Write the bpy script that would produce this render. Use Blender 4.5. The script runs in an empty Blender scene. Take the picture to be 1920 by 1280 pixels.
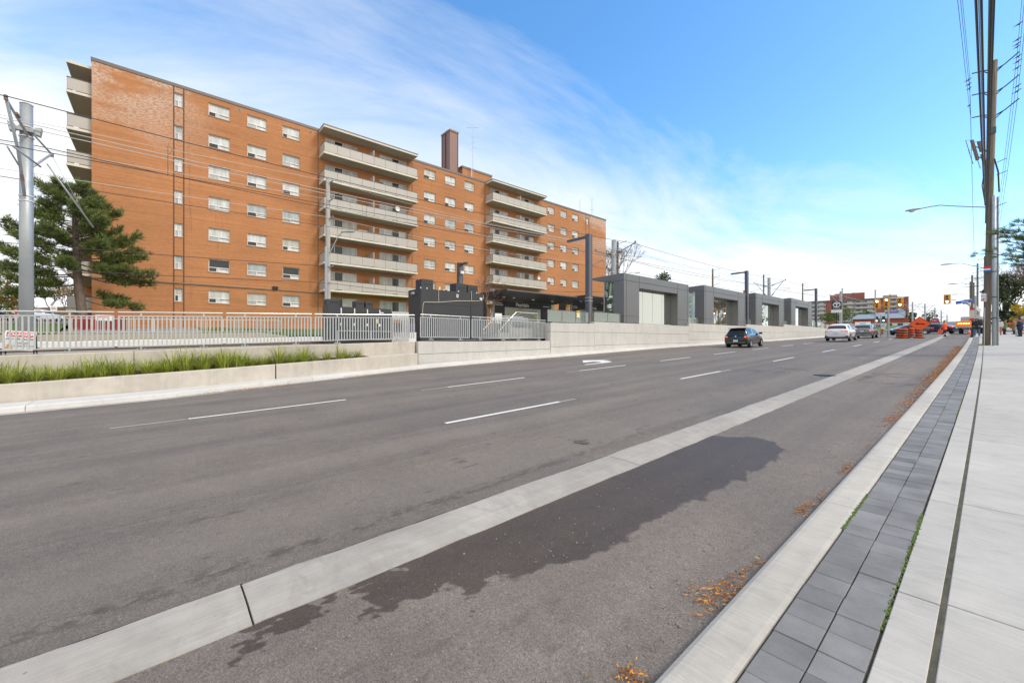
import bpy, bmesh, math, random
from mathutils import Vector, Matrix, Quaternion
R = math.radians
rnd = random.Random(7)
SC = bpy.context.scene
COL = SC.collection

# ------------------------------------------------------------------ camera
YAW = R(49.45)
cam_d = bpy.data.cameras.new("camera"); cam = bpy.data.objects.new("camera", cam_d)
COL.objects.link(cam); SC.camera = cam
cam.location = (0, 0, 1.7); cam.rotation_euler = (R(90), 0, YAW)
cam_d.sensor_width = 36.0; cam_d.lens = 770.0 / 1920.0 * 36.0
cam_d.clip_start = 0.05; cam_d.clip_end = 3000

# ------------------------------------------------------------------ world and sun
SUN_EL, SUN_AZ = R(44), R(62)      # azimuth measured from +Y towards +X
w = bpy.data.worlds.new("World"); SC.world = w; w.use_nodes = True
def build_world():
    nt = w.node_tree; nt.nodes.clear(); N = nt.nodes.new; L = nt.links.new
    out = N("ShaderNodeOutputWorld"); bg = N("ShaderNodeBackground"); bg.inputs[1].default_value = 0.15
    sky = N("ShaderNodeTexSky"); sky.sky_type = 'NISHITA'; sky.sun_disc = False
    sky.sun_elevation = SUN_EL; sky.sun_rotation = SUN_AZ
    sky.air_density = 1.0; sky.dust_density = 0.6; sky.ozone_density = 3.0; sky.altitude = 200
    hs = N("ShaderNodeHueSaturation"); hs.inputs['Hue'].default_value = 0.496
    hs.inputs['Saturation'].default_value = 1.2; hs.inputs['Value'].default_value = 1.50
    L(sky.outputs[0], hs.inputs['Color'])
    tc = N("ShaderNodeTexCoord")
    sep = N("ShaderNodeSeparateXYZ"); L(tc.outputs['Generated'], sep.inputs[0])
    def math_(op, a, b=None, clamp=False):
        m = N("ShaderNodeMath"); m.operation = op; m.use_clamp = clamp
        for i, v in enumerate((a, b)):
            if v is None: continue
            if isinstance(v, (int, float)): m.inputs[i].default_value = v
            else: L(v, m.inputs[i])
        return m.outputs[0]
    zc = math_('ADD', math_('MAXIMUM', sep.outputs[2], 0.0), 0.16)
    ux = math_('DIVIDE', sep.outputs[0], zc); uy = math_('DIVIDE', sep.outputs[1], zc)
    comb = N("ShaderNodeCombineXYZ"); L(ux, comb.inputs[0]); L(uy, comb.inputs[1])
    mr = N("ShaderNodeMapping"); L(comb.outputs[0], mr.inputs[0]); mr.inputs['Rotation'].default_value = (0, 0, R(-70))
    mp = N("ShaderNodeMapping"); L(mr.outputs[0], mp.inputs[0]); mp.inputs['Scale'].default_value = (0.34, 1.0, 1)
    n1 = N("ShaderNodeTexNoise"); L(mp.outputs[0], n1.inputs['Vector'])
    n1.inputs['Scale'].default_value = 1.15; n1.inputs['Detail'].default_value = 12; n1.inputs['Roughness'].default_value = 0.62
    n1.inputs['Distortion'].default_value = 0.9
    n2 = N("ShaderNodeTexNoise"); L(comb.outputs[0], n2.inputs['Vector'])
    n2.inputs['Scale'].default_value = 0.62; n2.inputs['Detail'].default_value = 5
    # cirrus deck: lies on one side of a great circle that runs down towards the far end of the street
    dk = math_('ADD', math_('ADD', math_('MULTIPLY', sep.outputs[0], -0.559), math_('MULTIPLY', sep.outputs[1], 0.114)), math_('MULTIPLY', sep.outputs[2], -0.821))
    low = math_('SUBTRACT', 1.0, math_('MULTIPLY', sep.outputs[2], 2.6), True)
    s = math_('ADD', math_('MULTIPLY', n1.outputs[0], 2.05), math_('MULTIPLY', n2.outputs[0], 0.55))
    s = math_('ADD', s, math_('MULTIPLY', math_('SUBTRACT', math_('MINIMUM', dk, 0.30), 0.08), 1.75)); s = math_('ADD', s, math_('MULTIPLY', low, 0.50))
    # unseen bright overcast added behind the viewer and overhead for neutral fill light
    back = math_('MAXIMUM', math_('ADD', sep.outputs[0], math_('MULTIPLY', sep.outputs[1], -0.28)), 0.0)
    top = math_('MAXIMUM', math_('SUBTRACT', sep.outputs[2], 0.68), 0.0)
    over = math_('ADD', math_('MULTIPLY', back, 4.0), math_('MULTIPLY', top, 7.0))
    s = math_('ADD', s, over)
    ramp = N("ShaderNodeValToRGB"); L(math_('MULTIPLY', s, 0.5), ramp.inputs[0])
    ramp.color_ramp.elements[0].position = 0.54; ramp.color_ramp.elements[0].color = (0, 0, 0, 1)
    ramp.color_ramp.elements[1].position = 0.87; ramp.color_ramp.elements[1].color = (1, 1, 1, 1)
    e = ramp.color_ramp.elements.new(0.655); e.color = (.30, .30, .30, 1)
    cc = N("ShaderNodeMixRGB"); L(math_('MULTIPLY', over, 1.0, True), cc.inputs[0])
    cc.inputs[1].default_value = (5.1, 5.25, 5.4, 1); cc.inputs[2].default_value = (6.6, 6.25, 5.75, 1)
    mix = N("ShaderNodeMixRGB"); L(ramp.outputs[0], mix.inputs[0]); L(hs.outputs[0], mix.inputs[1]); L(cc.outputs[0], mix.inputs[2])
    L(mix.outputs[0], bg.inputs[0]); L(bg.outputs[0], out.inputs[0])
build_world()
sd = bpy.data.lights.new("sun", 'SUN'); sun = bpy.data.objects.new("sun", sd); COL.objects.link(sun)
sd.energy = 1.5; sd.angle = R(15); sd.color = (1.0, 0.93, 0.83)
sun.rotation_euler = (R(90) - SUN_EL, 0, math.pi - SUN_AZ); sun.location = (20, 20, 60)
SC.view_settings.view_transform = 'Standard'; SC.view_settings.look = 'None'
SC.view_settings.exposure = 0.50; SC.view_settings.gamma = 1.0; SC.view_settings.use_curve_mapping = False

# ------------------------------------------------------------------ materials
MATS = {}
class NB:
    def __init__(s, name):
        s.m = bpy.data.materials.new(name); s.m.use_nodes = True; s.nt = s.m.node_tree
        s.p = s.nt.nodes["Principled BSDF"]; s.out = s.nt.nodes["Material Output"]
    def n(s, t, **k):
        o = s.nt.nodes.new(t)
        for a, b in k.items(): setattr(o, a, b)
        return o
    def l(s, a, b): s.nt.links.new(a, b)
    def set(s, sock, v):
        if isinstance(v, (int, float, tuple, list)): sock.default_value = v
        else: s.l(v, sock)
    def math(s, op, a, b=None, clamp=False):
        m = s.n("ShaderNodeMath", operation=op, use_clamp=clamp); s.set(m.inputs[0], a)
        if b is not None: s.set(m.inputs[1], b)
        return m.outputs[0]
    def pos(s):
        return s.n("ShaderNodeNewGeometry").outputs['Position']
    def obj(s):
        return s.n("ShaderNodeTexCoord").outputs['Object']
    def map(s, vec, scale=(1, 1, 1), rot=(0, 0, 0), loc=(0, 0, 0)):
        m = s.n("ShaderNodeMapping"); s.l(vec, m.inputs[0]); m.inputs['Scale'].default_value = scale
        m.inputs['Rotation'].default_value = rot; m.inputs['Location'].default_value = loc
        return m.outputs[0]
    def noise(s, vec, scale, detail=4, rough=.55, dist=0):
        t = s.n("ShaderNodeTexNoise"); s.l(vec, t.inputs['Vector']); t.inputs['Scale'].default_value = scale
        t.inputs['Detail'].default_value = detail; t.inputs['Roughness'].default_value = rough; t.inputs['Distortion'].default_value = dist
        return t.outputs[0]
    def ramp(s, fac, stops):
        r = s.n("ShaderNodeValToRGB"); s.l(fac, r.inputs[0]); e = r.color_ramp.elements
        while len(e) < len(stops): e.new(.5)
        for i, (p, c) in enumerate(stops):
            e[i].position = p; e[i].color = (c, c, c, 1) if isinstance(c, (int, float)) else tuple(c) + (1,)
        return r.outputs[0]
    def mix(s, fac, a, b, blend='MIX'):
        m = s.n("ShaderNodeMixRGB", blend_type=blend); s.set(m.inputs[0], fac)
        for i, v in ((1, a), (2, b)):
            s.set(m.inputs[i], tuple(v) + (1,) if isinstance(v, tuple) and len(v) == 3 else v)
        return m.outputs[0]
    def bump(s, h, strength=.3, dist=.01):
        b = s.n("ShaderNodeBump"); s.l(h, b.inputs['Height']); b.inputs['Strength'].default_value = strength
        b.inputs['Distance'].default_value = dist; s.l(b.outputs[0], s.p.inputs['Normal'])
    def done(s, col=None, rough=.7, metal=0, spec=None):
        if col is not None: s.set(s.p.inputs['Base Color'], tuple(col) + (1,) if isinstance(col, tuple) and len(col) == 3 else col)
        s.set(s.p.inputs['Roughness'], rough); s.set(s.p.inputs['Metallic'], metal)
        if spec is not None: s.p.inputs['Specular IOR Level'].default_value = spec
        return s.m

def M(name, col, rough=.6, metal=0, var=.12, scale=4, bump=0, bscale=60, coat=0, emit=0):
    """a plain surface with uneven wear in its own colour"""
    if name in MATS: return MATS[name]
    b = NB(name); o = b.pos()
    n = b.noise(o, scale, 5, .6); n2 = b.noise(o, scale * 9, 3, .6)
    f = b.math('ADD', b.math('MULTIPLY', n, .7), b.math('MULTIPLY', n2, .3))
    lo = tuple(c * (1 - var) for c in col); hi = tuple(min(1, c * (1 + var)) for c in col)
    c = b.ramp(f, [(.3, lo), (.7, hi)])
    if bump: b.bump(b.noise(o, bscale, 4, .6), bump, .01)
    if coat: b.p.inputs['Coat Weight'].default_value = coat; b.p.inputs['Coat Roughness'].default_value = .05
    if emit:
        b.p.inputs['Emission Color'].default_value = tuple(col) + (1,); b.p.inputs['Emission Strength'].default_value = emit
    MATS[name] = b.done(c, rough, metal)
    return MATS[name]

def mk_asphalt(name, base, seep=False, wet=False):
    b = NB(name); o = b.pos()
    fine = b.noise(o, 110, 3, .7); grit = b.noise(o, 360, 2, .6); mid = b.noise(o, 1.1, 5, .6); coarse = b.noise(o, 60, 3, .75); patch = b.noise(o, 11, 4, .7)
    streak = b.noise(b.map(o, (1.6, .07, 1)), 1.0, 4, .6)
    blotch = b.noise(b.map(o, (1, .45, 1)), .35, 4, .55)
    f = b.math('ADD', b.math('MULTIPLY', fine, .55), b.math('MULTIPLY', grit, .45))
    c = b.ramp(f, [(.34, tuple(x * .42 for x in base)), (.5, base), (.60, tuple(x * 1.38 for x in base)), (.70, tuple(x * 2.3 for x in base))])
    c = b.mix(1.0, c, b.ramp(coarse, [(.32, .76), (.5, 1.0), (.68, 1.26)]), 'MULTIPLY')
    c = b.mix(1.0, c, b.ramp(patch, [(.3, .88), (.7, 1.10)]), 'MULTIPLY')
    c = b.mix(1.0, c, b.ramp(mid, [(.3, .87), (.7, 1.1)]), 'MULTIPLY')
    c = b.mix(1.0, c, b.ramp(streak, [(.3, (.80, .81, .83)), (.7, (1.17, 1.15, 1.12))]), 'MULTIPLY')
    c = b.mix(1.0, c, b.ramp(blotch, [(.32, (.93, .93, .95)), (.68, (1.08, 1.06, 1.04))]), 'MULTIPLY')
    if seep:   # paving-lane seams and a long sealed crack
        sx_ = b.n("ShaderNodeSeparateXYZ"); b.l(o, sx_.inputs[0]); wv = b.math('MULTIPLY', b.math('SUBTRACT', b.noise(b.map(o, (1, .35, 1)), 1.0, 4, .6), .5), .10)
        for x0, wd, st in ((-5.15, .016, .40), (-8.35, .014, .35), (-11.6, .016, .3)):
            dd = b.math('ABSOLUTE', b.math('ADD', b.math('ADD', sx_.outputs[0], -x0), wv)); mk = b.math('SUBTRACT', 1.0, b.math('DIVIDE', dd, wd), True)
            c = b.mix(b.math('MULTIPLY', mk, st), c, tuple(x * .4 for x in base))
        for x0 in (-4.2, -5.8, -7.5, -9.3, -11.5, -13.0):   # wheel paths, polished paler
            dd = b.math('DIVIDE', b.math('ADD', b.math('ADD', sx_.outputs[0], -x0), b.math('MULTIPLY', wv, 2.0)), .38); mk = b.math('SUBTRACT', 1.0, b.math('MULTIPLY', dd, dd), True)
            c = b.mix(b.math('MULTIPLY', mk, .16), c, tuple(x * 1.5 for x in base))
    # small dark drips, stretched along the lane
    d = b.noise(b.map(o, (7.0, 2.2, 1)), 1.0, 3, .6); d2 = b.noise(o, .5, 2, .5)
    dm = b.ramp(b.math('ADD', d, b.math('MULTIPLY', d2, .22)), [(.765, 0.0), (.81, 1.0)])
    c = b.mix(b.math('MULTIPLY', dm, .6 if seep else .3), c, tuple(x * .45 for x in base))
    # pale tyre scuffs
    sc = b.noise(b.map(o, (2.4, .22, 1), (0, 0, R(9))), 1.0, 6, .65)
    c = b.mix(b.math('MULTIPLY', b.ramp(sc, [(.66, 0.0), (.8, 1.0)]), .22), c, tuple(x * 1.7 for x in base))
    rough = b.ramp(mid, [(.3, .78), (.7, .92)])
    if seep:   # dark seep line beside the concrete gutter, broken up
        sp = b.n("ShaderNodeSeparateXYZ"); b.l(o, sp.inputs[0])
        wob = b.math('MULTIPLY', b.math('SUBTRACT', b.noise(b.map(o, (1, .5, 1)), 1.2, 3), .5), .24)
        dist = b.math('ABSOLUTE', b.math('ADD', b.math('ADD', sp.outputs[0], 3.66), wob))
        band = b.math('SUBTRACT', 1.0, b.math('DIVIDE', dist, .13), True)
        nn = b.noise(b.map(o, (9, 4.5, 1)), 1.4, 4, .65); gap = b.noise(b.map(o, (1, 1, 1)), 1.1, 2)
        m = b.math('MULTIPLY', band, b.ramp(b.math('ADD', nn, b.math('MULTIPLY', gap, .3)), [(.6, 0.0), (.72, 1.0)]))
        near = b.math('SUBTRACT', 1.0, b.math('DIVIDE', sp.outputs[1], 14.0), True)
        c = b.mix(b.math('MULTIPLY', b.math('MULTIPLY', m, near), .85), c, tuple(x * .38 for x in base))
    if wet:    # damp stain: extent comes from the mesh, its edge breaks up grain by grain
        at = b.n("ShaderNodeAttribute", attribute_name="damp"); fr = b.math('ADD', at.outputs['Fac'], b.math('ADD', b.math('MULTIPLY', b.math('SUBTRACT', coarse, .5), .9), b.math('MULTIPLY', b.math('SUBTRACT', patch, .5), .7)))
        wm = b.ramp(fr, [(.36, 0.0), (.66, 1.0)])
        c = b.mix(1.0, c, b.mix(wm, (1, 1, 1), (.40, .36, .33)), 'MULTIPLY'); rough = b.mix(wm, rough, (.60, .60, .60))
    b.bump(b.math('ADD', fine, b.math('MULTIPLY', grit, .7)), .55, .006)
    return b.done(c, rough)
ASPH = mk_asphalt("asphalt", (.165, .146, .129), True)
ASPH_L = mk_asphalt("bike_lane_asphalt", (.176, .153, .134), wet=True)

def mk_concrete(name, base, stain=.15, lines=None, rough=.85, drips=False, speck=.06, grime=0):
    b = NB(name); o = b.pos()
    big = b.noise(o, .7, 5, .6); mid = b.noise(o, 5, 4, .6); fine = b.noise(o, 160, 3, .7)
    c = b.ramp(big, [(.3, tuple(x * (1 - stain) for x in base)), (.7, tuple(min(1, x * (1 + stain * .6)) for x in base))])
    c = b.mix(1.0, c, b.ramp(mid, [(.3, 1 - stain * .6), (.7, 1 + stain * .4)]), 'MULTIPLY')
    c = b.mix(1.0, c, b.ramp(fine, [(.3, 1 - speck), (.7, 1 + speck)]), 'MULTIPLY')
    c = b.mix(1.0, c, b.ramp(b.n('ShaderNodeNewGeometry').outputs['Random Per Island'], [(0, .95), (1, 1.04)]), 'MULTIPLY')
    if lines:      # broom finish
        l = b.noise(b.map(o, lines), 1.0, 3, .6)
        c = b.mix(1.0, c, b.ramp(l, [(.35, .93), (.65, 1.05)]), 'MULTIPLY')
        b.bump(b.math('ADD', l, b.math('MULTIPLY', fine, .5)), .35, .004)
    else:
        b.bump(b.math('ADD', mid, b.math('MULTIPLY', fine, .4)), .2, .006)
    if drips:      # rain-streaked cast faces: long vertical smears
        d = b.noise(b.map(o, (2.2, 2.2, .22)), 1.0, 5, .65)
        c = b.mix(1.0, c, b.ramp(d, [(.30, 1 - .16 * drips), (.5, .98), (.7, 1.03)]), 'MULTIPLY')
    sm = b.noise(b.map(o, (1, 2.2, 1), (0, 0, .4)), 1.7, 6, .7, 1.0)
    c = b.mix(b.math('MULTIPLY', b.ramp(sm, [(.55, 0.0), (.74, 1.0)]), .36), c, tuple(x * .5 for x in base))
    if grime:      # shoe and tyre smudges, gum and grit
        g1 = b.noise(b.map(o, (3.2, 8.5, 1), (0, 0, .25)), 1.0, 5, .65, .8); g2 = b.noise(o, .55, 3, .6)
        gm = b.ramp(b.math('ADD', b.math('MULTIPLY', g1, .62), b.math('MULTIPLY', g2, .5)), [(.60, 0.0), (.74, 1.0)])
        c = b.mix(b.math('MULTIPLY', gm, grime), c, tuple(x * .45 for x in base))
        vo = b.n("ShaderNodeTexVoronoi"); b.l(o, vo.inputs['Vector']); vo.inputs['Scale'].default_value = 5.5
        spk = b.math('MULTIPLY', b.ramp(vo.outputs['Distance'], [(.035, 1.0), (.06, 0.0)]), b.ramp(b.noise(o, 3.0, 2), [(.5, 0.0), (.55, 1.0)]))
        c = b.mix(b.math('MULTIPLY', spk, .6), c, tuple(x * .3 for x in base))
    return b.done(c, rough)
CONC_W = mk_concrete("wall_concrete", (.55, .54, .515), .07, drips=.5)
CONC_P = mk_concrete("planter_concrete", (.54, .50, .44), .12, drips=True)
CONC_K = mk_concrete("kerb_concrete", (.49, .46, .405), .14, (3, 90, 3), grime=.30)
CONC_M = mk_concrete("median_kerb_concrete", (.60, .595, .575), .08)
CONC_G = mk_concrete("gutter_concrete", (.40, .372, .332), .18, (70, 2, 3), grime=.28)
CONC_S = mk_concrete("sidewalk_concrete", (.475, .455, .418), .10, (2, 120, 3), grime=.34)
CONC_T = mk_concrete("track_concrete", (.50, .48, .44), .15)
def mk_paver():
    b = NB("charcoal_paver"); o = b.pos()
    fine = b.noise(o, 220, 3, .7); mid = b.noise(o, 3.1, 4, .6)
    rc = b.n("ShaderNodeNewGeometry").outputs['Random Per Island']
    c = b.ramp(mid, [(.3, (.150, .148, .146)), (.7, (.235, .232, .228))])
    c = b.mix(1.0, c, b.ramp(rc, [(0, .78), (1, 1.18)]), 'MULTIPLY')
    c = b.mix(1.0, c, b.ramp(fine, [(.3, .85), (.7, 1.18)]), 'MULTIPLY')
    sm = b.noise(o, 7, 5, .7, 1.2)
    c = b.mix(b.math('MULTIPLY', b.ramp(sm, [(.56, 0.0), (.7, 1.0)]), .22), c, (.27, .27, .275))
    b.bump(fine, .3, .003)
    return b.done(c, .8)
PAVER = mk_paver()
PAINT = M("white_road_paint", (.78, .78, .75), .6, var=.1, scale=14)
DIRT = M("joint_dirt", (.085, .080, .055), .95, var=.5, scale=9, bump=.6)
MOSS = M("moss", (.10, .15, .03), .95, var=.5, scale=30, bump=.6)

def mk_brick():
    b = NB("orange_brick"); o = b.pos()
    sp = b.n("ShaderNodeSeparateXYZ"); b.l(o, sp.inputs[0])
    cb = b.n("ShaderNodeCombineXYZ"); b.l(b.math('ADD', sp.outputs[0], sp.outputs[1]), cb.inputs[0]); b.l(sp.outputs[2], cb.inputs[1])
    t = b.n("ShaderNodeTexBrick"); b.l(cb.outputs[0], t.inputs['Vector']); t.inputs['Scale'].default_value = 1.0
    t.inputs['Brick Width'].default_value = .22; t.inputs['Row Height'].default_value = .075; t.inputs['Mortar Size'].default_value = .007
    t.inputs['Color1'].default_value = (.50, .214, .084, 1); t.inputs['Color2'].default_value = (.44, .180, .068, 1)
    t.inputs['Mortar'].default_value = (.41, .225, .125, 1); t.inputs['Mortar Smooth'].default_value = .3
    row = b.noise(b.map(o, (.15, .15, 7.0)), 1.0, 4, .65)
    c = b.mix(1.0, t.outputs[0], b.ramp(row, [(.3, .84), (.7, 1.12)]), 'MULTIPLY')
    big = b.noise(o, .16, 5, .6)
    c = b.mix(1.0, c, b.ramp(big, [(.3, .88), (.7, 1.10)]), 'MULTIPLY')
    # white salt bloom: bands near the parapet, speckled brick by brick
    band = b.noise(b.map(o, (.10, .10, .34), loc=(3, 1.4, 1.5)), 1.0, 4, .6, .4)
    hi = b.math('MULTIPLY', b.math('SUBTRACT', sp.outputs[2], 15.5), .13, True)
    em = b.math('MULTIPLY', b.ramp(b.math('ADD', band, b.math('MULTIPLY', b.noise(o, 1.2, 4), .12)), [(.475, 0.0), (.56, 1.0)]), hi)
    # the bloom hugs the two ends of the block
    yy = b.math('MULTIPLY', b.math('SUBTRACT', b.math('ABSOLUTE', b.math('SUBTRACT', sp.outputs[1], 28.3)), 24.0), .22, True)
    em = b.math('MULTIPLY', em, yy)
    cell = b.ramp(b.noise(b.map(o, (4.0, 4.0, 12)), 1.0, 1), [(.42, .15), (.56, 1.0)])
    c = b.mix(b.math('MULTIPLY', b.math('MULTIPLY', em, cell), .95), c, (.60, .49, .42))
    # dark runs under some sills
    dr = b.noise(b.map(o, (1.7, 1.7, .10)), 1.0, 3, .55)
    c = b.mix(b.math('MULTIPLY', b.ramp(dr, [(.66, 0.0), (.78, 1.0)]), .4), c, (.17, .09, .06))
    b.bump(t.outputs[1], -.15, .01)
    return b.done(c, .88)
BRICK = mk_brick()
STEEL = M("galvanised_steel", (.40, .425, .44), .5, .55, .10, 3)
STEEL_F = M("fence_grey_paint", (.47, .50, .51), .45, .25, .06, 3)
RAILM = M("stainless_rail", (.62, .62, .60), .3, .8, .05)
DARK = M("charcoal_cladding", (.050, .052, .058), .42, .3, .10, 1.5)
CLAD = M("grey_metal_cladding", (.165, .166, .170), .40, .22, .06, .8)
CLAD_D = M("dark_metal_cladding", (.075, .08, .09), .32, .6, .08, .8)
POSTM = M("slate_post_paint", (.10, .105, .125), .35, .5, .08, 2)
BLACK = M("black_matt", (.018, .018, .02), .6)
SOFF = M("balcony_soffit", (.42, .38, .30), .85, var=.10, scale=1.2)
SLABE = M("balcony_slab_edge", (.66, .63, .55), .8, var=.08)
BPANEL = M("balcony_panel", (.46, .435, .40), .5, var=.05, scale=1.0)
BRAIL = M("balcony_rail", (.10, .09, .08), .5)
FLASH = M("parapet_flashing", (.16, .14, .135), .5, .3, .08)
WHITE = M("white_frame", (.74, .75, .74), .5, var=.05)
WHITE2 = M("white_plastic", (.80, .80, .78), .4, var=.04)
BROWNST = M("dark_brown_strip", (.13, .055, .03), .7)
CHIM = M("chimney_cladding", (.245, .145, .118), .55, .1, .06, 2)
WOODP = None
def mk_wood(name, base, vs=(9, 9, .5)):
    b = NB(name); o = b.pos()
    n = b.noise(b.map(o, vs), 1.5, 6, .65, .3)
    c = b.ramp(n, [(.28, tuple(x * .5 for x in base)), (.55, base), (.75, tuple(x * 1.35 for x in base))])
    b.bump(n, .5, .02)
    return b.done(c, .9)
WOODP = mk_wood("weathered_pole_wood", (.20, .165, .125))
FENCEW = mk_wood("cedar_fence_wood", (.30, .19, .10))
BARK = mk_wood("pine_bark", (.17, .125, .10), (6, 6, 1.6))
BARKG = mk_wood("grey_bark", (.16, .135, .12), (6, 6, 1.5))
def mk_leaf(name, a, b_, rough=.6, tl=.25):
    b = NB(name); rc = b.n("ShaderNodeNewGeometry").outputs['Random Per Island']; o = b.pos()
    c = b.ramp(b.math('ADD', b.math('MULTIPLY', rc, .6), b.math('MULTIPLY', b.noise(o, 1.1, 3), .4)), [(.15, a), (.75, b_)])
    m = b.done(c, rough)
    if tl:
        tr = b.n("ShaderNodeBsdfTranslucent"); b.l(c, tr.inputs[0]); mx = b.n("ShaderNodeMixShader"); mx.inputs[0].default_value = tl
        b.l(b.p.outputs[0], mx.inputs[1]); b.l(tr.outputs[0], mx.inputs[2]); b.l(mx.outputs[0], b.out.inputs[0])
    return m
PINE = mk_leaf("pine_needles", (.060, .095, .026), (.235, .285, .080))
PINE_R = mk_leaf("long_pine_needles", (.06, .10, .03), (.21, .28, .085))
LEAFG = mk_leaf("green_leaves", (.045, .085, .015), (.15, .21, .04))
LEAFO = mk_leaf("autumn_leaves", (.16, .12, .02), (.30, .20, .05))
LEAFY = mk_leaf("yellow_leaves", (.34, .25, .01), (.60, .44, .03))
LEAFYG = mk_leaf("yellow_green_leaves", (.20, .19, .01), (.42, .36, .03))
LEAFB = mk_leaf("brown_leaves", (.16, .09, .05), (.30, .19, .12))
LEAFD = mk_leaf("dark_evergreen", (.028, .045, .02), (.09, .125, .05))
GRASSB = mk_leaf("ornamental_grass_blades", (.10, .165, .012), (.46, .50, .075))
def mk_litter():
    b = NB("orange_litter"); rc = b.n("ShaderNodeNewGeometry").outputs['Random Per Island']
    return b.done(b.ramp(rc, [(.0, (.08, .045, .025)), (.22, (.22, .075, .02)), (.5, (.52, .17, .02)), (.8, (.66, .27, .035)), (1.0, (.55, .40, .12))]), .8)
LITTER = mk_litter()
def mk_lawn():
    b = NB("lawn"); o = b.pos()
    c = b.ramp(b.noise(o, 8, 5, .7), [(.3, (.05, .10, .012)), (.7, (.12, .19, .03))])
    b.bump(b.noise(o, 40, 4, .7), .8, .05)
    return b.done(c, .95)
LAWN = mk_lawn()
SOIL = M("planter_soil", (.085, .055, .03), .95, var=.5, scale=12, bump=.8)
GRAV = M("ground_grey", (.26, .25, .235), .9, var=.15, scale=1)
def mk_glass(name, tint, refl=.35, rough=.02, white=0):
    b = NB(name); tr = b.n("ShaderNodeBsdfTransparent"); tr.inputs[0].default_value = tuple(tint) + (1,)
    gl = b.n("ShaderNodeBsdfGlossy"); gl.inputs['Roughness'].default_value = rough; gl.inputs[0].default_value = (.9, .95, .93, 1)
    fr = b.n("ShaderNodeFresnel"); fr.inputs[0].default_value = 1.5
    f = b.math('ADD', b.math('MULTIPLY', fr.outputs[0], .9), refl, True)
    mx = b.n("ShaderNodeMixShader"); b.l(f, mx.inputs[0]); b.l(tr.outputs[0], mx.inputs[1]); b.l(gl.outputs[0], mx.inputs[2])
    last = mx.outputs[0]
    if white:
        df = b.n("ShaderNodeBsdfDiffuse"); df.inputs[0].default_value = (.62, .68, .64, 1)
        m2 = b.n("ShaderNodeMixShader"); b.set(m2.inputs[0], white); b.l(last, m2.inputs[1]); b.l(df.outputs[0], m2.inputs[2]); last = m2.outputs[0]
    b.l(last, b.out.inputs[0]); return b.m
GLASS_S = mk_glass("shelter_glass", (.84, .90, .88), .52, .01, .04)
GLASS_B = mk_glass("balustrade_glass", (.60, .78, .74), .12, .03, .20)
def mk_window(name, col, refl=.5):
    b = NB(name); o = b.pos()
    sp = b.n("ShaderNodeSeparateXYZ"); b.l(o, sp.inputs[0])
    n = b.noise(b.map(o, (1.1, 3.2, .5)), 1.0, 2)
    c = b.mix(1.0, tuple(col), b.ramp(n, [(.3, .72), (.7, 1.15)]), 'MULTIPLY')
    b.p.inputs['Coat Weight'].default_value = refl; b.p.inputs['Coat Roughness'].default_value = .03
    return b.done(c, .35)
BLIND = mk_window("blinds_behind_glass", (.62, .64, .64))
BLIND2 = mk_window("curtain_behind_glass", (.50, .49, .45))
BLIND3 = mk_window("grey_blind_behind_glass", (.40, .44, .46))
DGLASS = M("dark_window_glass", (.035, .042, .045), .06, 0, .2, 1.0)
CARGL = M("car_glass", (.012, .014, .018), .04, 0, .1, 1.0)
TYRE = M("tyre_rubber", (.018, .018, .018), .85)
RIMM = M("alloy_rim", (.50, .51, .53), .3, .85, .05)
CHROME = M("chrome", (.6, .6, .6), .15, 1)
PLATE = M("licence_plate", (.70, .72, .76), .5)
REDL = M("tail_lamp_red", (.55, .02, .015), .2, 0, .1, 5, emit=.25)
REDLIT = M("tail_lamp_lit", (1.0, .12, .05), .3, emit=2.2)
ORANGE = M("barrel_orange", (.66, .095, .018), .5, var=.08)
SORANGE = M("sign_orange", (.90, .11, .01), .45, var=.04)
SIGYEL = M("signal_yellow", (.78, .36, .015), .45, var=.06)
SIGWHT = M("sign_white", (.78, .78, .77), .45, var=.04)
SIGRED = M("sign_red", (.62, .03, .035), .45, var=.04)
SIGBLUE = M("sign_blue", (.02, .10, .42), .45, var=.04)
SIGBLK = M("sign_black", (.02, .02, .022), .45)
WIREM = M("cable_black", (.045, .042, .045), .6)
WIREG = M("cable_grey", (.55, .55, .54), .45, .3)
REDBRK = M("distant_red_brick", (.33, .11, .075), .9, var=.08, scale=.5)
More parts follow.
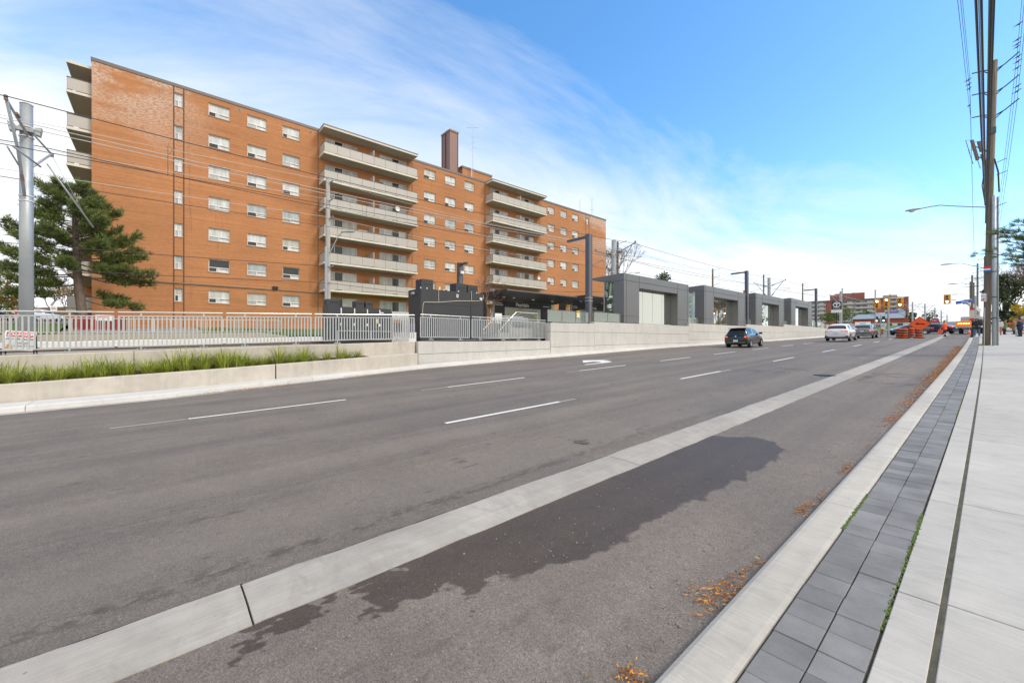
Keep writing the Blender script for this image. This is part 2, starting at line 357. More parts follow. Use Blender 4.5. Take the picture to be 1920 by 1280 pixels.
# ------------------------------------------------------------------ geometry helpers
def frame_from(d):
    d = Vector(d).normalized(); up = Vector((0, 0, 1)) if abs(d.z) < .95 else Vector((1, 0, 0))
    x = d.cross(up).normalized(); return x, x.cross(d).normalized()
class MB:
    """collects faces; build() links them as one mesh object"""
    def __init__(s): s.v = []; s.f = []; s.mi = []; s.mats = []; s.cur = 0
    def m(s, mat):
        if mat not in s.mats: s.mats.append(mat)
        s.cur = s.mats.index(mat); return s
    def add(s, vs, fs):
        o = len(s.v); s.v += [tuple(p) for p in vs]
        for f in fs: s.f.append(tuple(i + o for i in f)); s.mi.append(s.cur)
        return s
    def box(s, x0, x1, y0, y1, z0, z1):
        v = [(x, y, z) for z in (z0, z1) for y in (y0, y1) for x in (x0, x1)]
        return s.add(v, [(0, 2, 3, 1), (4, 5, 7, 6), (0, 1, 5, 4), (2, 6, 7, 3), (0, 4, 6, 2), (1, 3, 7, 5)])
    def bbox(s, x0, x1, y0, y1, z0, z1, b=.01):
        """box with chamfered vertical and top edges"""
        ring = lambda i, z: [(x0 + i, y0 + b, z), (x0 + b, y0 + i, z), (x1 - b, y0 + i, z), (x1 - i, y0 + b, z), (x1 - i, y1 - b, z), (x1 - b, y1 - i, z), (x0 + b, y1 - i, z), (x0 + i, y1 - b, z)]
        v = ring(0, z0) + ring(0, z1 - b) + [((p[0] - (x0 + x1) / 2) * (1 - 2 * b / max(x1 - x0, 1e-6)) + (x0 + x1) / 2, (p[1] - (y0 + y1) / 2) * (1 - 2 * b / max(y1 - y0, 1e-6)) + (y0 + y1) / 2, z1) for p in ring(0, z1)]
        f = [(k * 8 + i, k * 8 + (i + 1) % 8, k * 8 + 8 + (i + 1) % 8, k * 8 + 8 + i) for k in (0, 1) for i in range(8)]
        f += [tuple(range(16, 24)), tuple(range(7, -1, -1))]
        return s.add(v, f)
    def quad(s, a, b, c, d): return s.add([a, b, c, d], [(0, 1, 2, 3)])
    def bar(s, p, q, wx, wz, up=(0, 0, 1)):
        p, q = Vector(p), Vector(q); d = (q - p).normalized(); up = Vector(up)
        if abs(d.dot(up)) > .98: up = Vector((0, 1, 0))
        x = d.cross(up).normalized() * wx / 2; z = x.cross(d).normalized() * wz / 2
        v = [e + a * x + b * z for e in (p, q) for a, b in ((-1, -1), (1, -1), (1, 1), (-1, 1))]
        return s.add(v, [(0, 1, 2, 3), (7, 6, 5, 4), (0, 4, 5, 1), (1, 5, 6, 2), (2, 6, 7, 3), (3, 7, 4, 0)])
    def tube(s, pts, r, n=8, caps=True):
        pts = [Vector(p) for p in pts]; k = len(pts)
        rs = r if isinstance(r, (list, tuple)) else [r] * k
        v = []; x0 = None
        for i, p in enumerate(pts):
            d = (pts[min(i + 1, k - 1)] - pts[max(i - 1, 0)])
            if d.length < 1e-9: d = Vector((0, 0, 1))
            d.normalize()
            if x0 is None: x, y = frame_from(d)
            else:
                x = (x0 - d * x0.dot(d)); x = x.normalized() if x.length > 1e-6 else frame_from(d)[0]; y = d.cross(x)
            x0 = x
            if i == 0: y = d.cross(x)
            for j in range(n):
                a = 2 * math.pi * j / n; v.append(p + (x * math.cos(a) + y * math.sin(a)) * rs[i])
        f = [(i * n + j, i * n + (j + 1) % n, (i + 1) * n + (j + 1) % n, (i + 1) * n + j) for i in range(k - 1) for j in range(n)]
        if caps: f += [tuple(range(n - 1, -1, -1)), tuple((k - 1) * n + j for j in range(n))]
        return s.add(v, f)
    def lathe(s, prof, c=(0, 0, 0), n=16, axis='z'):
        v = []
        for r, h in prof:
            for j in range(n):
                a = 2 * math.pi * j / n; p = (r * math.cos(a), r * math.sin(a), h)
                if axis == 'x': p = (h, p[0], p[1])
                if axis == 'y': p = (p[0], h, p[1])
                v.append((p[0] + c[0], p[1] + c[1], p[2] + c[2]))
        k = len(prof)
        f = [(i * n + j, i * n + (j + 1) % n, (i + 1) * n + (j + 1) % n, (i + 1) * n + j) for i in range(k - 1) for j in range(n)]
        f += [tuple(range(n - 1, -1, -1)), tuple((k - 1) * n + j for j in range(n))]
        return s.add(v, f)
    def prism(s, poly, a, b, axis='y'):
        """polygon given in the two other axes, extruded from a to b"""
        def P(p, t): return {'x': (t, p[0], p[1]), 'y': (p[0], t, p[1]), 'z': (p[0], p[1], t)}[axis]
        n = len(poly); v = [P(p, a) for p in poly] + [P(p, b) for p in poly]
        return s.add(v, [tuple(range(n - 1, -1, -1)), tuple(range(n, 2 * n))] + [(i, (i + 1) % n, n + (i + 1) % n, n + i) for i in range(n)])
    def loft(s, rings, closed=True, caps=True):
        n = len(rings[0]); v = [p for r in rings for p in r]; k = len(rings); m = n if closed else n - 1
        f = [(i * n + j, i * n + (j + 1) % n, (i + 1) * n + (j + 1) % n, (i + 1) * n + j) for i in range(k - 1) for j in range(m)]
        if caps: f += [tuple(range(n - 1, -1, -1)), tuple((k - 1) * n + j for j in range(n))]
        return s.add(v, f)
    def build(s, name, mat=None, parent=None, smooth=False, fix=True):
        me = bpy.data.meshes.new(name)
        for mm in (s.mats or [mat]): me.materials.append(mm)
        vs = s.v
        if parent is not None:
            inv = ROOTM[parent.name].inverted(); vs = [inv @ Vector(p) for p in vs]
            org = None
        else:
            zs = min(p[2] for p in vs)
            org = Vector((sum(p[0] for p in vs) / len(vs), sum(p[1] for p in vs) / len(vs), zs))
            vs = [Vector(p) - org for p in vs]
        me.from_pydata(vs, [], s.f)
        if s.mats: me.polygons.foreach_set("material_index", s.mi)
        if fix:
            bm = bmesh.new(); bm.from_mesh(me); bmesh.ops.recalc_face_normals(bm, faces=bm.faces); bm.to_mesh(me); bm.free()
        if smooth: me.polygons.foreach_set("use_smooth", [True] * len(me.polygons))
        me.update()
        o = bpy.data.objects.new(name, me); COL.objects.link(o)
        if parent is not None: o.parent = parent; ROOTM[o.name] = ROOTM[parent.name]
        else: o.location = org; ROOTM[o.name] = Matrix.Translation(org)
        return o
ROOTM = {}
def tag(o, label=None, cat=None, group=None, kind=None):
    if label: o["label"] = label
    if cat: o["category"] = cat
    if group: o["group"] = group
    if kind: o["kind"] = kind
    return o
def thing(name, label, cat, loc=(0, 0, 0), rz=0, group=None):
    o = bpy.data.objects.new(name, None); COL.objects.link(o); o.empty_display_size = .2
    o.location = loc; o.rotation_euler = (0, 0, rz)
    ROOTM[o.name] = Matrix.Translation(Vector(loc)) @ Matrix.Rotation(rz, 4, 'Z')
    return tag(o, label, cat, group)
def loc_thing(name, label, cat, loc, rz=0, group=None):
    """thing whose parts are modelled round the origin and then stand at loc"""
    o = thing(name, label, cat, (0, 0, 0), 0, group); o.location = loc; o.rotation_euler = (0, 0, rz)
    return o
def copy_thing(root, loc, rz=None, label=None):
    def cp(o, par):
        c = o.copy(); COL.objects.link(c)
        if par is not None: c.parent = par
        for ch in o.children: cp(ch, c)
        return c
    c = cp(root, None); c.location = loc
    if rz is not None: c.rotation_euler = (0, 0, rz)
    if label: c["label"] = label
    return c
def struct(mb, name, mat=None, kind="structure", smooth=False, fix=True):
    o = mb.build(name, mat, None, smooth, fix); o["kind"] = kind; return o
_bf = None
def text(body, size, mat, parent, at, right, up, name="lettering", bold=0, align='CENTER', squeeze=1.0):
    """flat lettering: at = centre, right / up = directions (in the thing's own frame for things modelled at the origin)"""
    cu = bpy.data.curves.new(name, 'FONT'); cu.body = body; cu.size = size; cu.align_x = align; cu.align_y = 'CENTER'
    cu.extrude = .001; cu.offset = bold; cu.materials.append(mat)
    o = bpy.data.objects.new(name, cu); COL.objects.link(o)
    r, u = Vector(right).normalized(), Vector(up).normalized(); n = r.cross(u)
    M_ = Matrix((r, u, n)).transposed().to_4x4(); M_.translation = Vector(at)
    bpy.context.view_layer.update(); me = bpy.data.meshes.new_from_object(o.evaluated_get(bpy.context.evaluated_depsgraph_get()))
    bpy.data.objects.remove(o); o = bpy.data.objects.new(name, me); COL.objects.link(o)
    if parent is not None: o.parent = parent; M_ = ROOTM[parent.name].inverted() @ M_
    o.matrix_local = M_ @ Matrix.Diagonal((squeeze, 1, 1, 1))
    return o

# ------------------------------------------------------------------ terrain profile
G = .0333; XS = -3.37
def CS(y):
    if y < 28: return .020
    if y < 52: return .02 - .018 * (y - 28) / 24
    if y < 80: return .002 - .010 * (y - 52) / 28
    return -.008 + .008 * min(1, (y - 80) / 20)
def prof(y):
    if y < -40: return G * -40
    if y < 90: return G * y
    if y < 210: return G * 90 + .047 * (y - 90)
    return G * 90 + .047 * 120 + .012 * (y - 210)
def bend(y): return -.00012 * max(0, y) ** 2 if y < 90 else -.972 - .02 * (y - 90)
def zr(x, y, off=0): return prof(y) + (CS(y) * (XS - x) if x < XS else 0) + off
def north(y): return 2.85 + (.022 * (y - 10) if y > 10 else (.012 * (y - 10) if y < 0 else 0)) if y < 120 else 2.85 + 2.42 + .03 * (y - 120)
def zg(x, y):
    """natural ground beside the street"""
    a = prof(y)
    if x > -17: return a - .25
    n = north(y)
    base = max(a, .0) + .9 if y < 60 else a + .5
    if x > -27: return base - .5
    if x > -44:
        t = (-27 - x) / 17; t = t * t * (3 - 2 * t)
        lo = 1.75 + .028 * max(-10, y)
        return lo + (n - lo) * t
    return n + (min(2.6, max(0, -52 - x) * .052) if y < 30 else 0)
def sheet(xs, ys, zf, bendf=None):
    mb = MB(); v = [(x + (bendf(y) if bendf else 0), y, zf(x, y)) for y in ys for x in xs]; n = len(xs)
    mb.add(v, [(j * n + i, j * n + i + 1, (j + 1) * n + i + 1, (j + 1) * n + i) for j in range(len(ys) - 1) for i in range(n - 1)])
    return mb
def frange(a, b, s):
    n = max(1, int(round((b - a) / s))); return [a + (b - a) * i / n for i in range(n + 1)]
YS = frange(-30, 0, 3) + frange(1, 90, 1.5) + frange(94, 210, 6) + frange(230, 330, 20)

# natural ground: one sheet out to the horizon
gx = [-900, -500, -300, -200, -140, -100, -80, -70, -60, -52, -48, -44, -41, -38, -35, -32, -29, -27, -26.9, -20, -17.2, -16.9, -10, 0, 3, 10, 40, 120, 300, 700]
gy = [-300, -120, -60, -40, -25, -15, -8, -4, 0, 5, 10, 20, 30, 45, 60, 75, 90, 105, 120, 150, 180, 210, 260, 330, 500, 900]
def zground(x, y):
    z = zg(x, min(y, 330)) if x < -17 else prof(min(y, 330)) - .30
    if y > 330: z -= (y - 330) * .02
    return z
struct(sheet(gx, gy, zground), "ground", GRAV, smooth=True, fix=False)
# grass slope between the far carriageway and the apartment block
struct(sheet([-44.9, -43, -41, -39, -37, -35, -33, -31, -29.4], frange(2.2, 75, 2), lambda x, y: zg(x, y) + .05), "lawn", LAWN, smooth=True, fix=False)
struct(sheet([-58, -54, -50, -46, -42, -38, -35], frange(-26, -4.6, 1.6), lambda x, y: zg(x, y) + .05 + (.25 if -46 < x < -36 else 0)), "lawn", LAWN, smooth=True, fix=False)
struct(sheet([-120, -100, -90, -80, -74, -68, -62, -58.2], frange(-70, 12, 4), lambda x, y: zg(x, y) + .12), "parking_lot", ASPH_L, smooth=True, fix=False)

# ------------------------------------------------------------------ roadway
def kerb_x(y):      # face of the median kerb (left edge of the roadway)
    pts = [(-60, -14.05), (-.2, -14.05), (2.5, -14.65), (5.5, -15.35), (8.4, -15.95), (12, -16.1), (40, -16.15), (60, -15.6), (76, -14.9), (400, -14.9)]
    for (a, xa), (b, xb) in zip(pts, pts[1:]):
        if y <= b: return xa + (xb - xa) * (y - a) / (b - a)
    return pts[-1][1]
mb = MB(); rows = []
fr = [0, .06, .2, .4, .6, .8, .94, 1]
for y in YS:
    xl, xr = kerb_x(y) - .25, XS + bend(y)
    rows.append([(xl + (xr - xl) * t, y, zr(xl + (xr - xl) * t - bend(y), y)) for t in fr])
mb.loft(rows, closed=False, caps=False)
struct(mb, "road", ASPH, smooth=True, fix=False)
# intersection: asphalt apron across the street
struct(sheet(frange(-60, -15, 5), frange(80, 104, 4), lambda x, y: zr(-15, y) + .02 * (-15 - x) + .03), "cross_street", ASPH, smooth=True, fix=False)
# far carriageway beyond the tracks
struct(sheet([-29.2, -28, -26.6], frange(-40, 80, 4), lambda x, y: zg(-28, y) + .12), "far_carriageway", ASPH, smooth=True, fix=False)
# bike lane at the near side
from mathutils import noise as mnoise
WP = [(-3.0, 6.1), (-2.9, 6.6), (-2.55, 6.75), (-2.36, 6.9), (-2.1, 6.78), (-1.87, 6.5), (-1.79, 5.8), (-1.82, 5.1), (-1.88, 4.4), (-1.95, 3.65), (-1.98, 2.94), (-2.0, 2.43), (-2.12, 1.97), (-2.24, 1.5), (-2.4, 1.14), (-2.6, .78), (-2.78, .42), (-2.95, .30), (-3.0, 1.5), (-3.0, 2.4), (-3.0, 4)]
def damp(x, y):
    best = 9; ins = False
    for (ax, ay), (bx, by) in zip(WP, WP[1:] + WP[:1]):
        dx, dy = bx - ax, by - ay; u = max(0, min(1, ((x - ax) * dx + (y - ay) * dy) / (dx * dx + dy * dy))); best = min(best, math.hypot(x - ax - dx * u, y - ay - dy * u))
        if (ay > y) != (by > y) and x < ax + (y - ay) * dx / dy: ins = not ins
    sd = best if ins else -best
    tail = max(0, min(1, (2.1 - y) / 1.5)); am = .10 + .30 * tail
    n = mnoise.fractal(Vector((x * 3.2, y * 2.4, .3)), .55, 2.2, 7) * am * .8 + mnoise.fractal(Vector((x * 15, y * 11, 2.3)), .8, 2.1, 3) * (.035 + .10 * tail)
    return max(0, min(1, .5 + (sd * (1 - .45 * tail) + n - .015 * tail) / .10))
def bike_lane():
    mb = MB(); vals = []
    def add(xs, ys, f):
        n = len(xs); mb.add([(x + bend(y), y, prof(y)) for y in ys for x in xs], [(j * n + i, j * n + i + 1, (j + 1) * n + i + 1, (j + 1) * n + i) for j in range(len(ys) - 1) for i in range(n - 1)])
        vals.extend(f(x, y) if f else 0.0 for y in ys for x in xs)
    xs = [-2.86, -2.4, -1.8, -1.2, -1.02]
    add(xs, frange(-30, .1, 3), None); add(frange(-2.86, -1.02, .0255), frange(.1, 7.3, .03), damp); add(xs, frange(7.3, 90, 1.5) + frange(94, 210, 6) + frange(230, 330, 20), None)
    o = struct(mb, "bike_lane", ASPH_L, smooth=True, fix=False)
    a = o.data.attributes.new("damp", 'FLOAT', 'POINT'); a.data.foreach_set("value", vals)
bike_lane()
# concrete gutter strip between road and bike lane: slabs about 6.1 m long with open joints
mb = MB(); cuts = [-30, -24, -18, -12, -5.6, .42, 4.55, 10.6, 16.0, 17.4, 23.5, 29.6, 35.7, 41.8, 48, 54, 62, 75, 90, 110, 140]
rj = random.Random(3)
for a, b in zip(cuts, cuts[1:]):
    ys = frange(a + .006, b - .006, .35 if a < 12 else 1.5); rows = []
    for y in ys:
        j = rj.uniform(-.012, .012) if y < 14 else 0
        sk = .05 * 0
        z = prof(y); x0, x1 = XS + bend(y), -2.855 + bend(y)
        rows.append([(x0 + j, y, z - .03), (x0 + j, y, z + .012), (x0 + .10, y, z + .018), (x1 - .20, y, z + .017), (x1 - .15, y, z + .012), (x1 + rj.uniform(-.01, .01) * (y < 14), y, z + .006), (x1, y, z - .03)])
    mb.loft(rows, closed=False, caps=True)
struct(mb, "gutter_strip", CONC_G)
# crack line along its road edge
mb = MB(); y = -3.0
while y < 16:
    l = rj.uniform(.1, .5); x = XS + bend(y) - .004
    w_ = rj.uniform(.004, .013)
    mb.quad((x - w_, y, prof(y) + .004), (x + .004, y, prof(y) + .0135), (x + .004, y + l, prof(y + l) + .0135), (x - w_ * rj.uniform(.5, 1), y + l, prof(y + l) + .004)); y += l + rj.uniform(0, .12)
struct(mb, "edge_crack", DIRT, fix=False)
# kerb with rounded nose, cut into bays
KH = .085
mb = MB(); ys0 = -30
for a, b in zip([-30, -20, -12, -6, 0, 4.62, 10.9, 17, 23, 29, 35, 41, 47, 53], [-20, -12, -6, 0, 4.62, 10.9, 17, 23, 29, 35, 41, 47, 53, 60]):
    rows = []
    for y in frange(a + .003, b - .003, 1.0):
        z = prof(y); o = bend(y)
        rows.append([(x + o, y, z + h) for x, h in ((-1.045, -.03), (-1.04, .02), (-1.015, KH - .022), (-.985, KH - .004), (-.95, KH), (-.80, KH), (-.77, KH - .006), (-.765, -.03))])
    mb.loft(rows, closed=False, caps=True)
struct(mb, "kerb", CONC_K)
# dirt bed that shows in the joints, pavers above it
struct(sheet([-.775, -.36], frange(-30, 62, 1.5), lambda x, y: prof(y) + KH - .022, bend), "joint_bed", DIRT, fix=False)
mb = MB(); rp = random.Random(11); y = -2.0
while y < 62:
    pit = .195 if y < 26 else .585
    for (x0, x1) in ((-.757, -.570), (-.565, -.383)):
        dx, dz = rp.uniform(-.002, .002), rp.uniform(-.0035, .0015); o = bend(y)
        t1, t2 = rp.uniform(-.0015, .0015), rp.uniform(-.0015, .0015)
        a, b = y + rp.uniform(.000, .002), y + pit - rp.uniform(.0005, .003)
        P = lambda x, yy, i=0: (x + o + dx, yy, prof(yy) + KH + dz - i + t1 * (x - x0) / .18 + t2 * (yy - a) / .2)
        c = .003
        v = [P(x0, a, .03), P(x1, a, .03), P(x1, b, .03), P(x0, b, .03), P(x0, a, c), P(x1, a, c), P(x1, b, c), P(x0, b, c), P(x0 + c, a + c), P(x1 - c, a + c), P(x1 - c, b - c), P(x0 + c, b - c)]
        mb.add(v, [(i, (i + 1) % 4, 4 + (i + 1) % 4, 4 + i) for i in range(4)] + [(4 + i, 4 + (i + 1) % 4, 8 + (i + 1) % 4, 8 + i) for i in range(4)] + [(8, 9, 10, 11)])
    y += pit
struct(mb, "paver_strip", PAVER, fix=False)
# concrete edging strip and sidewalk bays
struct(sheet([-.37, 4.6], frange(-30, 62, 1.5), lambda x, y: prof(y) + KH - .03, bend), "joint_bed", DIRT, fix=False)
def slab_rows(x0, x1, cuts, name, mat, c=.004, gap=.006):
    mb = MB()
    for a, b in zip(cuts, cuts[1:]):
        rows = []
        for y in [a + gap, a + gap + c] + frange(a + .3, b - .3, 1.0) + [b - gap - c, b - gap]:
            z = prof(y) + KH; o = bend(y); e = c if (y < a + gap + .0001 or y > b - gap - .0001) else 0
            rows.append([(x0 + o, y, z - .05), (x0 + o, y, z - c - e), (x0 + c + o, y, z - e), (x1 - c + o, y, z - e), (x1 + o, y, z - c - e), (x1 + o, y, z - .05)])
        mb.loft(rows, closed=False, caps=True)
    return struct(mb, name, mat)
slab_rows(-.368, -.192, [-30, -20, -10, -4, .3, 3.38, 5.33, 8.2, 11.3, 14.4, 17.5, 20.6, 23.7, 26.8, 30, 33, 36, 39, 42, 46, 50, 56, 62], "edging_strip", CONC_S)
cc = [-30, -20, -10, -4, .3, 3.42, 5.40, 8.4, 11.5, 14.6, 17.7, 20.8, 23.9, 27, 30, 33, 36, 39, 42, 46, 50, 56, 62]
slab_rows(-.165, 1.75, cc, "sidewalk", CONC_S); slab_rows(1.758, 4.6, cc, "sidewalk", CONC_S)
mb = MB(); rows = []
for y in frange(-30, 60, .12 if True else 1):
    z = prof(y) + KH - .006; o = bend(y); w1, w2 = rj.uniform(-.006, .006), rj.uniform(-.006, .006)
    rows.append([(-.193 + o + w1 * .5 - .003, y, z + .0), (-.176 + o, y, z + rj.uniform(-.002, .004)), (-.162 + o + w2 * .5 + .003, y, z)])
mb.loft(rows, closed=False, caps=False)
struct(mb, "expansion_joint", DIRT, fix=False)
# corner pad and verge on the right, far end
struct(sheet([-.75, 0, 2, 5, 12, 30], frange(62.2, 120, 4), lambda x, y: prof(y) + .06, bend), "corner_pavement", CONC_S, fix=False)
struct(sheet([4.62, 6, 9, 14, 40], frange(-30, 62, 4), lambda x, y: prof(y) + .05), "verge", LAWN, smooth=True, fix=False)
mb = MB(); mb.prism([(-1.3, 61.3), (-.42, 61.3), (-.42, 62.15), (-1.3, 62.15)], prof(61.7) + .06, prof(61.7) + .088, 'z'); struct(mb, "tactile_plate", M("tan_tactile", (.42, .27, .09), .7))
# median kerb with a sloped top, bays, running along the planters and the station wall
def kx(y): return kerb_x(y)
mb = MB(); kc = [-30, -20, -10, -5, -2.3, 3.9, 9.5, 15.6, 21.7, 27.8, 34, 40, 46, 52, 58, 64, 70, 78]
kw = .85
for a, b in zip(kc, kc[1:]):
    rows = []
    for y in frange(a + .006, b - .006, .8):
        x = kx(y); z = zr(x, y); wd = kw if y < 4 else (kw - (y - 4) / 4.5 * .35 if y < 8.5 else .5)
        rows.append([(x + .03, y, z - .04), (x, y, z + .10), (x - .03, y, z + .125), (x - wd, y, z + .15), (x - wd - .05, y, z - .04)])
    mb.loft(rows, closed=False, caps=True)
struct(mb, "median_kerb", CONC_M)
# narrow concrete gutter beside the median kerb
rows = []
for y in frange(-30, 78, 1.2):
    x = kx(y); rows.append([(x + .02, y, zr(x, y, .004)), (x + .34, y, zr(x + .34, y, .006))])
mb = MB(); mb.loft(rows, closed=False, caps=False); struct(mb, "median_gutter", CONC_G, fix=False)

# ------------------------------------------------------------------ painted markings (sheets 4 mm up)
def dash(xc, y0, y1, w_=.11, name="lane_dash"):
    rows = []
    for y in frange(y0, y1, .5):
        x = xc + bend(y); rows.append([(x - w_ / 2, y, zr(x - bend(y), y, .0045)), (x + w_ / 2, y, zr(x - bend(y), y, .0045))])
    mb = MB(); mb.loft(rows, closed=False, caps=False); return struct(mb, name, PAINT, fix=False)
FADED = mk_asphalt("worn_paint", (.36, .355, .34))
for k in range(9): dash(-6.53, 3.98 + 8.8 * k, 7.05 + 8.8 * k)
for k in range(-1, 12):
    dash(-10.42, .42 + 6.0 * k, 3.49 + 6.0 * k)
mbf = MB()
for (x, a, b) in ((-10.42, -.7, .40), (-10.42, 5.55, 6.4), (-10.42, 11.6, 12.4), (-6.53, 7.07, 7.6), (-6.53, 15.9, 16.6)):
    mbf.quad((x - .05, a, zr(x, a, .004)), (x + .05, a, zr(x, a, .004)), (x + .05, b, zr(x, b, .004)), (x - .05, b, zr(x, b, .004)))
struct(mbf, "worn_dash", FADED, fix=False)
# left-turn arrow in the outer lane
def flat(poly, name, mat, off=.0045):
    mb = MB(); mb.add([(x, y, zr(x, y, off)) for x, y in poly], [tuple(range(len(poly)))]); return struct(mb, name, mat, fix=False)
flat([(-11.98, 14.5), (-11.82, 14.5), (-11.80, 16.1), (-11.95, 16.6), (-12.25, 16.75), (-12.62, 16.75), (-12.62, 17.35), (-13.45, 16.2), (-12.62, 15.25), (-12.62, 16.05), (-12.25, 16.05), (-12.02, 15.9)], "turn_arrow", PAINT)
# stop bar and crosswalk lines at the intersection
for y in (63.4, 74.6, 77.8):
    mb = MB(); mb.loft([[(x, y, zr(x, y, .0045)), (x, y + (.5 if y < 70 else .25), zr(x, y + .3, .0045))] for x in frange(-14.4, -4.2, 1.2)], closed=False, caps=False)
    if y > 70: struct(mb, "crosswalk_line", PAINT, fix=False)
mb = MB()
for (x, y, w_, l) in ((-2.6, 16.6, 1.0, .5), (-2.0, 17.6, 1.4, .35), (-1.8, 15.6, .8, .2), (-2.3, 18.6, 1.2, .25), (-5.5, 16.9, 1.2, .2), (-5.0, 18.4, 1.0, .25)):
    for k in range(14):
        a, b = x + rj.uniform(-w_, w_) * .6, y + rj.gauss(0, l); s_ = rj.uniform(.15, .6)
        a = min(a, -1.35) if x > -3 else a
        if x > -3: a = max(a, -2.6)
        z = .0045 + .0002 * k
        mb.add([(a - s_ * .4, b, zr(a, b, z)), (a, b - .03 - .03 * rj.random(), zr(a, b, z)), (a + s_ * .4, b + .01, zr(a, b, z)), (a + s_ * .1, b + .04, zr(a, b + .04, z))], [(0, 1, 2, 3)])
struct(mb, "pale_dust_smears", mk_asphalt("dust_smear", (.25, .24, .23)), fix=False)
# catch basin grate let into the strip
ROOTZ = prof(16.9)
t = thing("catch_basin_grate", "round dark iron drain grate at the road edge of the concrete strip", "drain grate", (-3.62, 16.9, ROOTZ))
mb = MB(); mb.lathe([(.33, -.02), (.33, .016), (.29, .018), (.29, .010), (.0, .010)], (-3.62, 16.9, ROOTZ), 24); mb.build("rim", M("cast_iron", (.035, .035, .036), .6, .5), t)
mb = MB()
for k in range(-3, 4):
    h = math.sqrt(max(0, .28 ** 2 - (k * .08) ** 2)); mb.box(-3.62 + k * .08 - .02, -3.62 + k * .08 + .02, 16.9 - h, 16.9 + h, ROOTZ + .008, ROOTZ + .0165)
mb.build("grate_bars", M("cast_iron", (.035, .035, .036)), t)
# an old oil spot on the road
def splat(x, y, rx, ry, seed, z=.0042, n=40):
    r = random.Random(seed); return [(x + rx * math.cos(i * 6.2832 / n) * r.uniform(.7, 1.15), y + ry * math.sin(i * 6.2832 / n) * r.uniform(.6, 1.2), zr(x, y) + z) for i in range(n)]
mb = MB(); mb.add(splat(-4.04, 4.84, .13, .10, 2), [tuple(range(40))])
for k in range(8): mb.add(splat(-4.04 + rj.gauss(0, .14), 4.84 + rj.gauss(0, .12), .022, .018, 10 + k, .0044, 12), [tuple(range(12))])
struct(mb, "oil_spot", mk_asphalt("oil_stained_asphalt", (.098, .092, .085)), fix=False)

# ------------------------------------------------------------------ the brick apartment block
BX = -45.0; BY0, BY1 = -4.03, 60.65; ZR = 23.55; ZB = 2.2
FL = [22.28 - 2.76 * k for k in range(7)]          # window centres
bt = thing("apartment_building", "seven-storey orange brick apartment block with stacked grey balconies behind the tracks", "apartment building", (BX, 28.3, 2.8))
rb = random.Random(21)
holes = []       # y0 y1 z0 z1 kind
def mir(y): return BY0 + BY1 - y
for zc in FL:
    for y0, y1 in ((3.22, 4.78), (6.13, 7.69), (9.05, 10.57)): holes.append((y0, y1, zc - .60, zc + .53, 'w'))
    holes.append((.89, 1.44, zc - .62, zc + .52, 's'))
    for y0, y1 in ((24.39, 26.0), (27.36, 28.95), (30.3, 31.86)): holes.append((y0, y1, zc - .60, zc + .53, 'w'))
    for y0, y1 in ((45.83, 47.39), (48.75, 50.28), (51.58, 53.15)): holes.append((y0, y1, zc - .60, zc + .53, 'w'))
    holes.append((55.14, 55.8, zc - .62, zc + .52, 's'))
    fz = zc - 1.55        # balcony floor level
    for y0, y1 in ((13.0, 16.3), (18.8, 22.1), (34.5, 37.8), (39.4, 42.9)): holes.append((y0, y1, fz + .05, fz + 2.12, 'd'))
def holed_wall(mb, x, y0, y1, z0, z1, holes, depth):
    ys = sorted({y0, y1} | {h[0] for h in holes} | {h[1] for h in holes}); zs = sorted({z0, z1} | {round(h[2], 4) for h in holes} | {round(h[3], 4) for h in holes})
    hs = [(h[0], h[1], round(h[2], 4), round(h[3], 4)) for h in holes]
    # horizontal bands: merge cells along y inside each z band to keep the mesh light
    for za, zb in zip(zs, zs[1:]):
        zm = (za + zb) / 2; row = sorted([h for h in hs if h[2] < zm < h[3]]); y = y0
        for h in row:
            if h[0] > y + 1e-6: mb.quad((x, y, za), (x, h[0], za), (x, h[0], zb), (x, y, zb))
            y = h[1]
        if y < y1 - 1e-6: mb.quad((x, y, za), (x, y1, za), (x, y1, zb), (x, y, zb))
    for a, b, c, d in hs:
        q = x - depth
        mb.quad((x, a, c), (x, b, c), (q, b, c), (q, a, c)); mb.quad((x, a, d), (q, a, d), (q, b, d), (x, b, d))
        mb.quad((x, a, c), (q, a, c), (q, a, d), (x, a, d)); mb.quad((x, b, c), (x, b, d), (q, b, d), (q, b, c))
mb = MB(); holed_wall(mb, BX, BY0, BY1, ZB, ZR - .25, holes, .19)
X2 = BX - 16
mb.quad((BX, BY0, ZB), (BX, BY0, ZR - .25), (X2, BY0, ZR - .25), (X2, BY0, ZB)); mb.quad((BX, BY1, ZB), (X2, BY1, ZB), (X2, BY1, ZR - .25), (BX, BY1, ZR - .25))
mb.quad((X2, BY0, ZB), (X2, BY0, ZR - .25), (X2, BY1, ZR - .25), (X2, BY1, ZB))
mb.box(-60.9, -54.8, -5.75, BY0 - .002, ZB, ZR - 1.2)        # rear return seen past the corner
mb.build("wall", BRICK, bt, fix=False)
mb = MB(); mb.box(BX - 16.0, BX + .05, BY0 - .05, BY1 + .05, ZR - .25, ZR); mb.build("parapet_flashing", FLASH, bt)
BL = [BLIND, BLIND, BLIND, BLIND2, BLIND3, BLIND3]
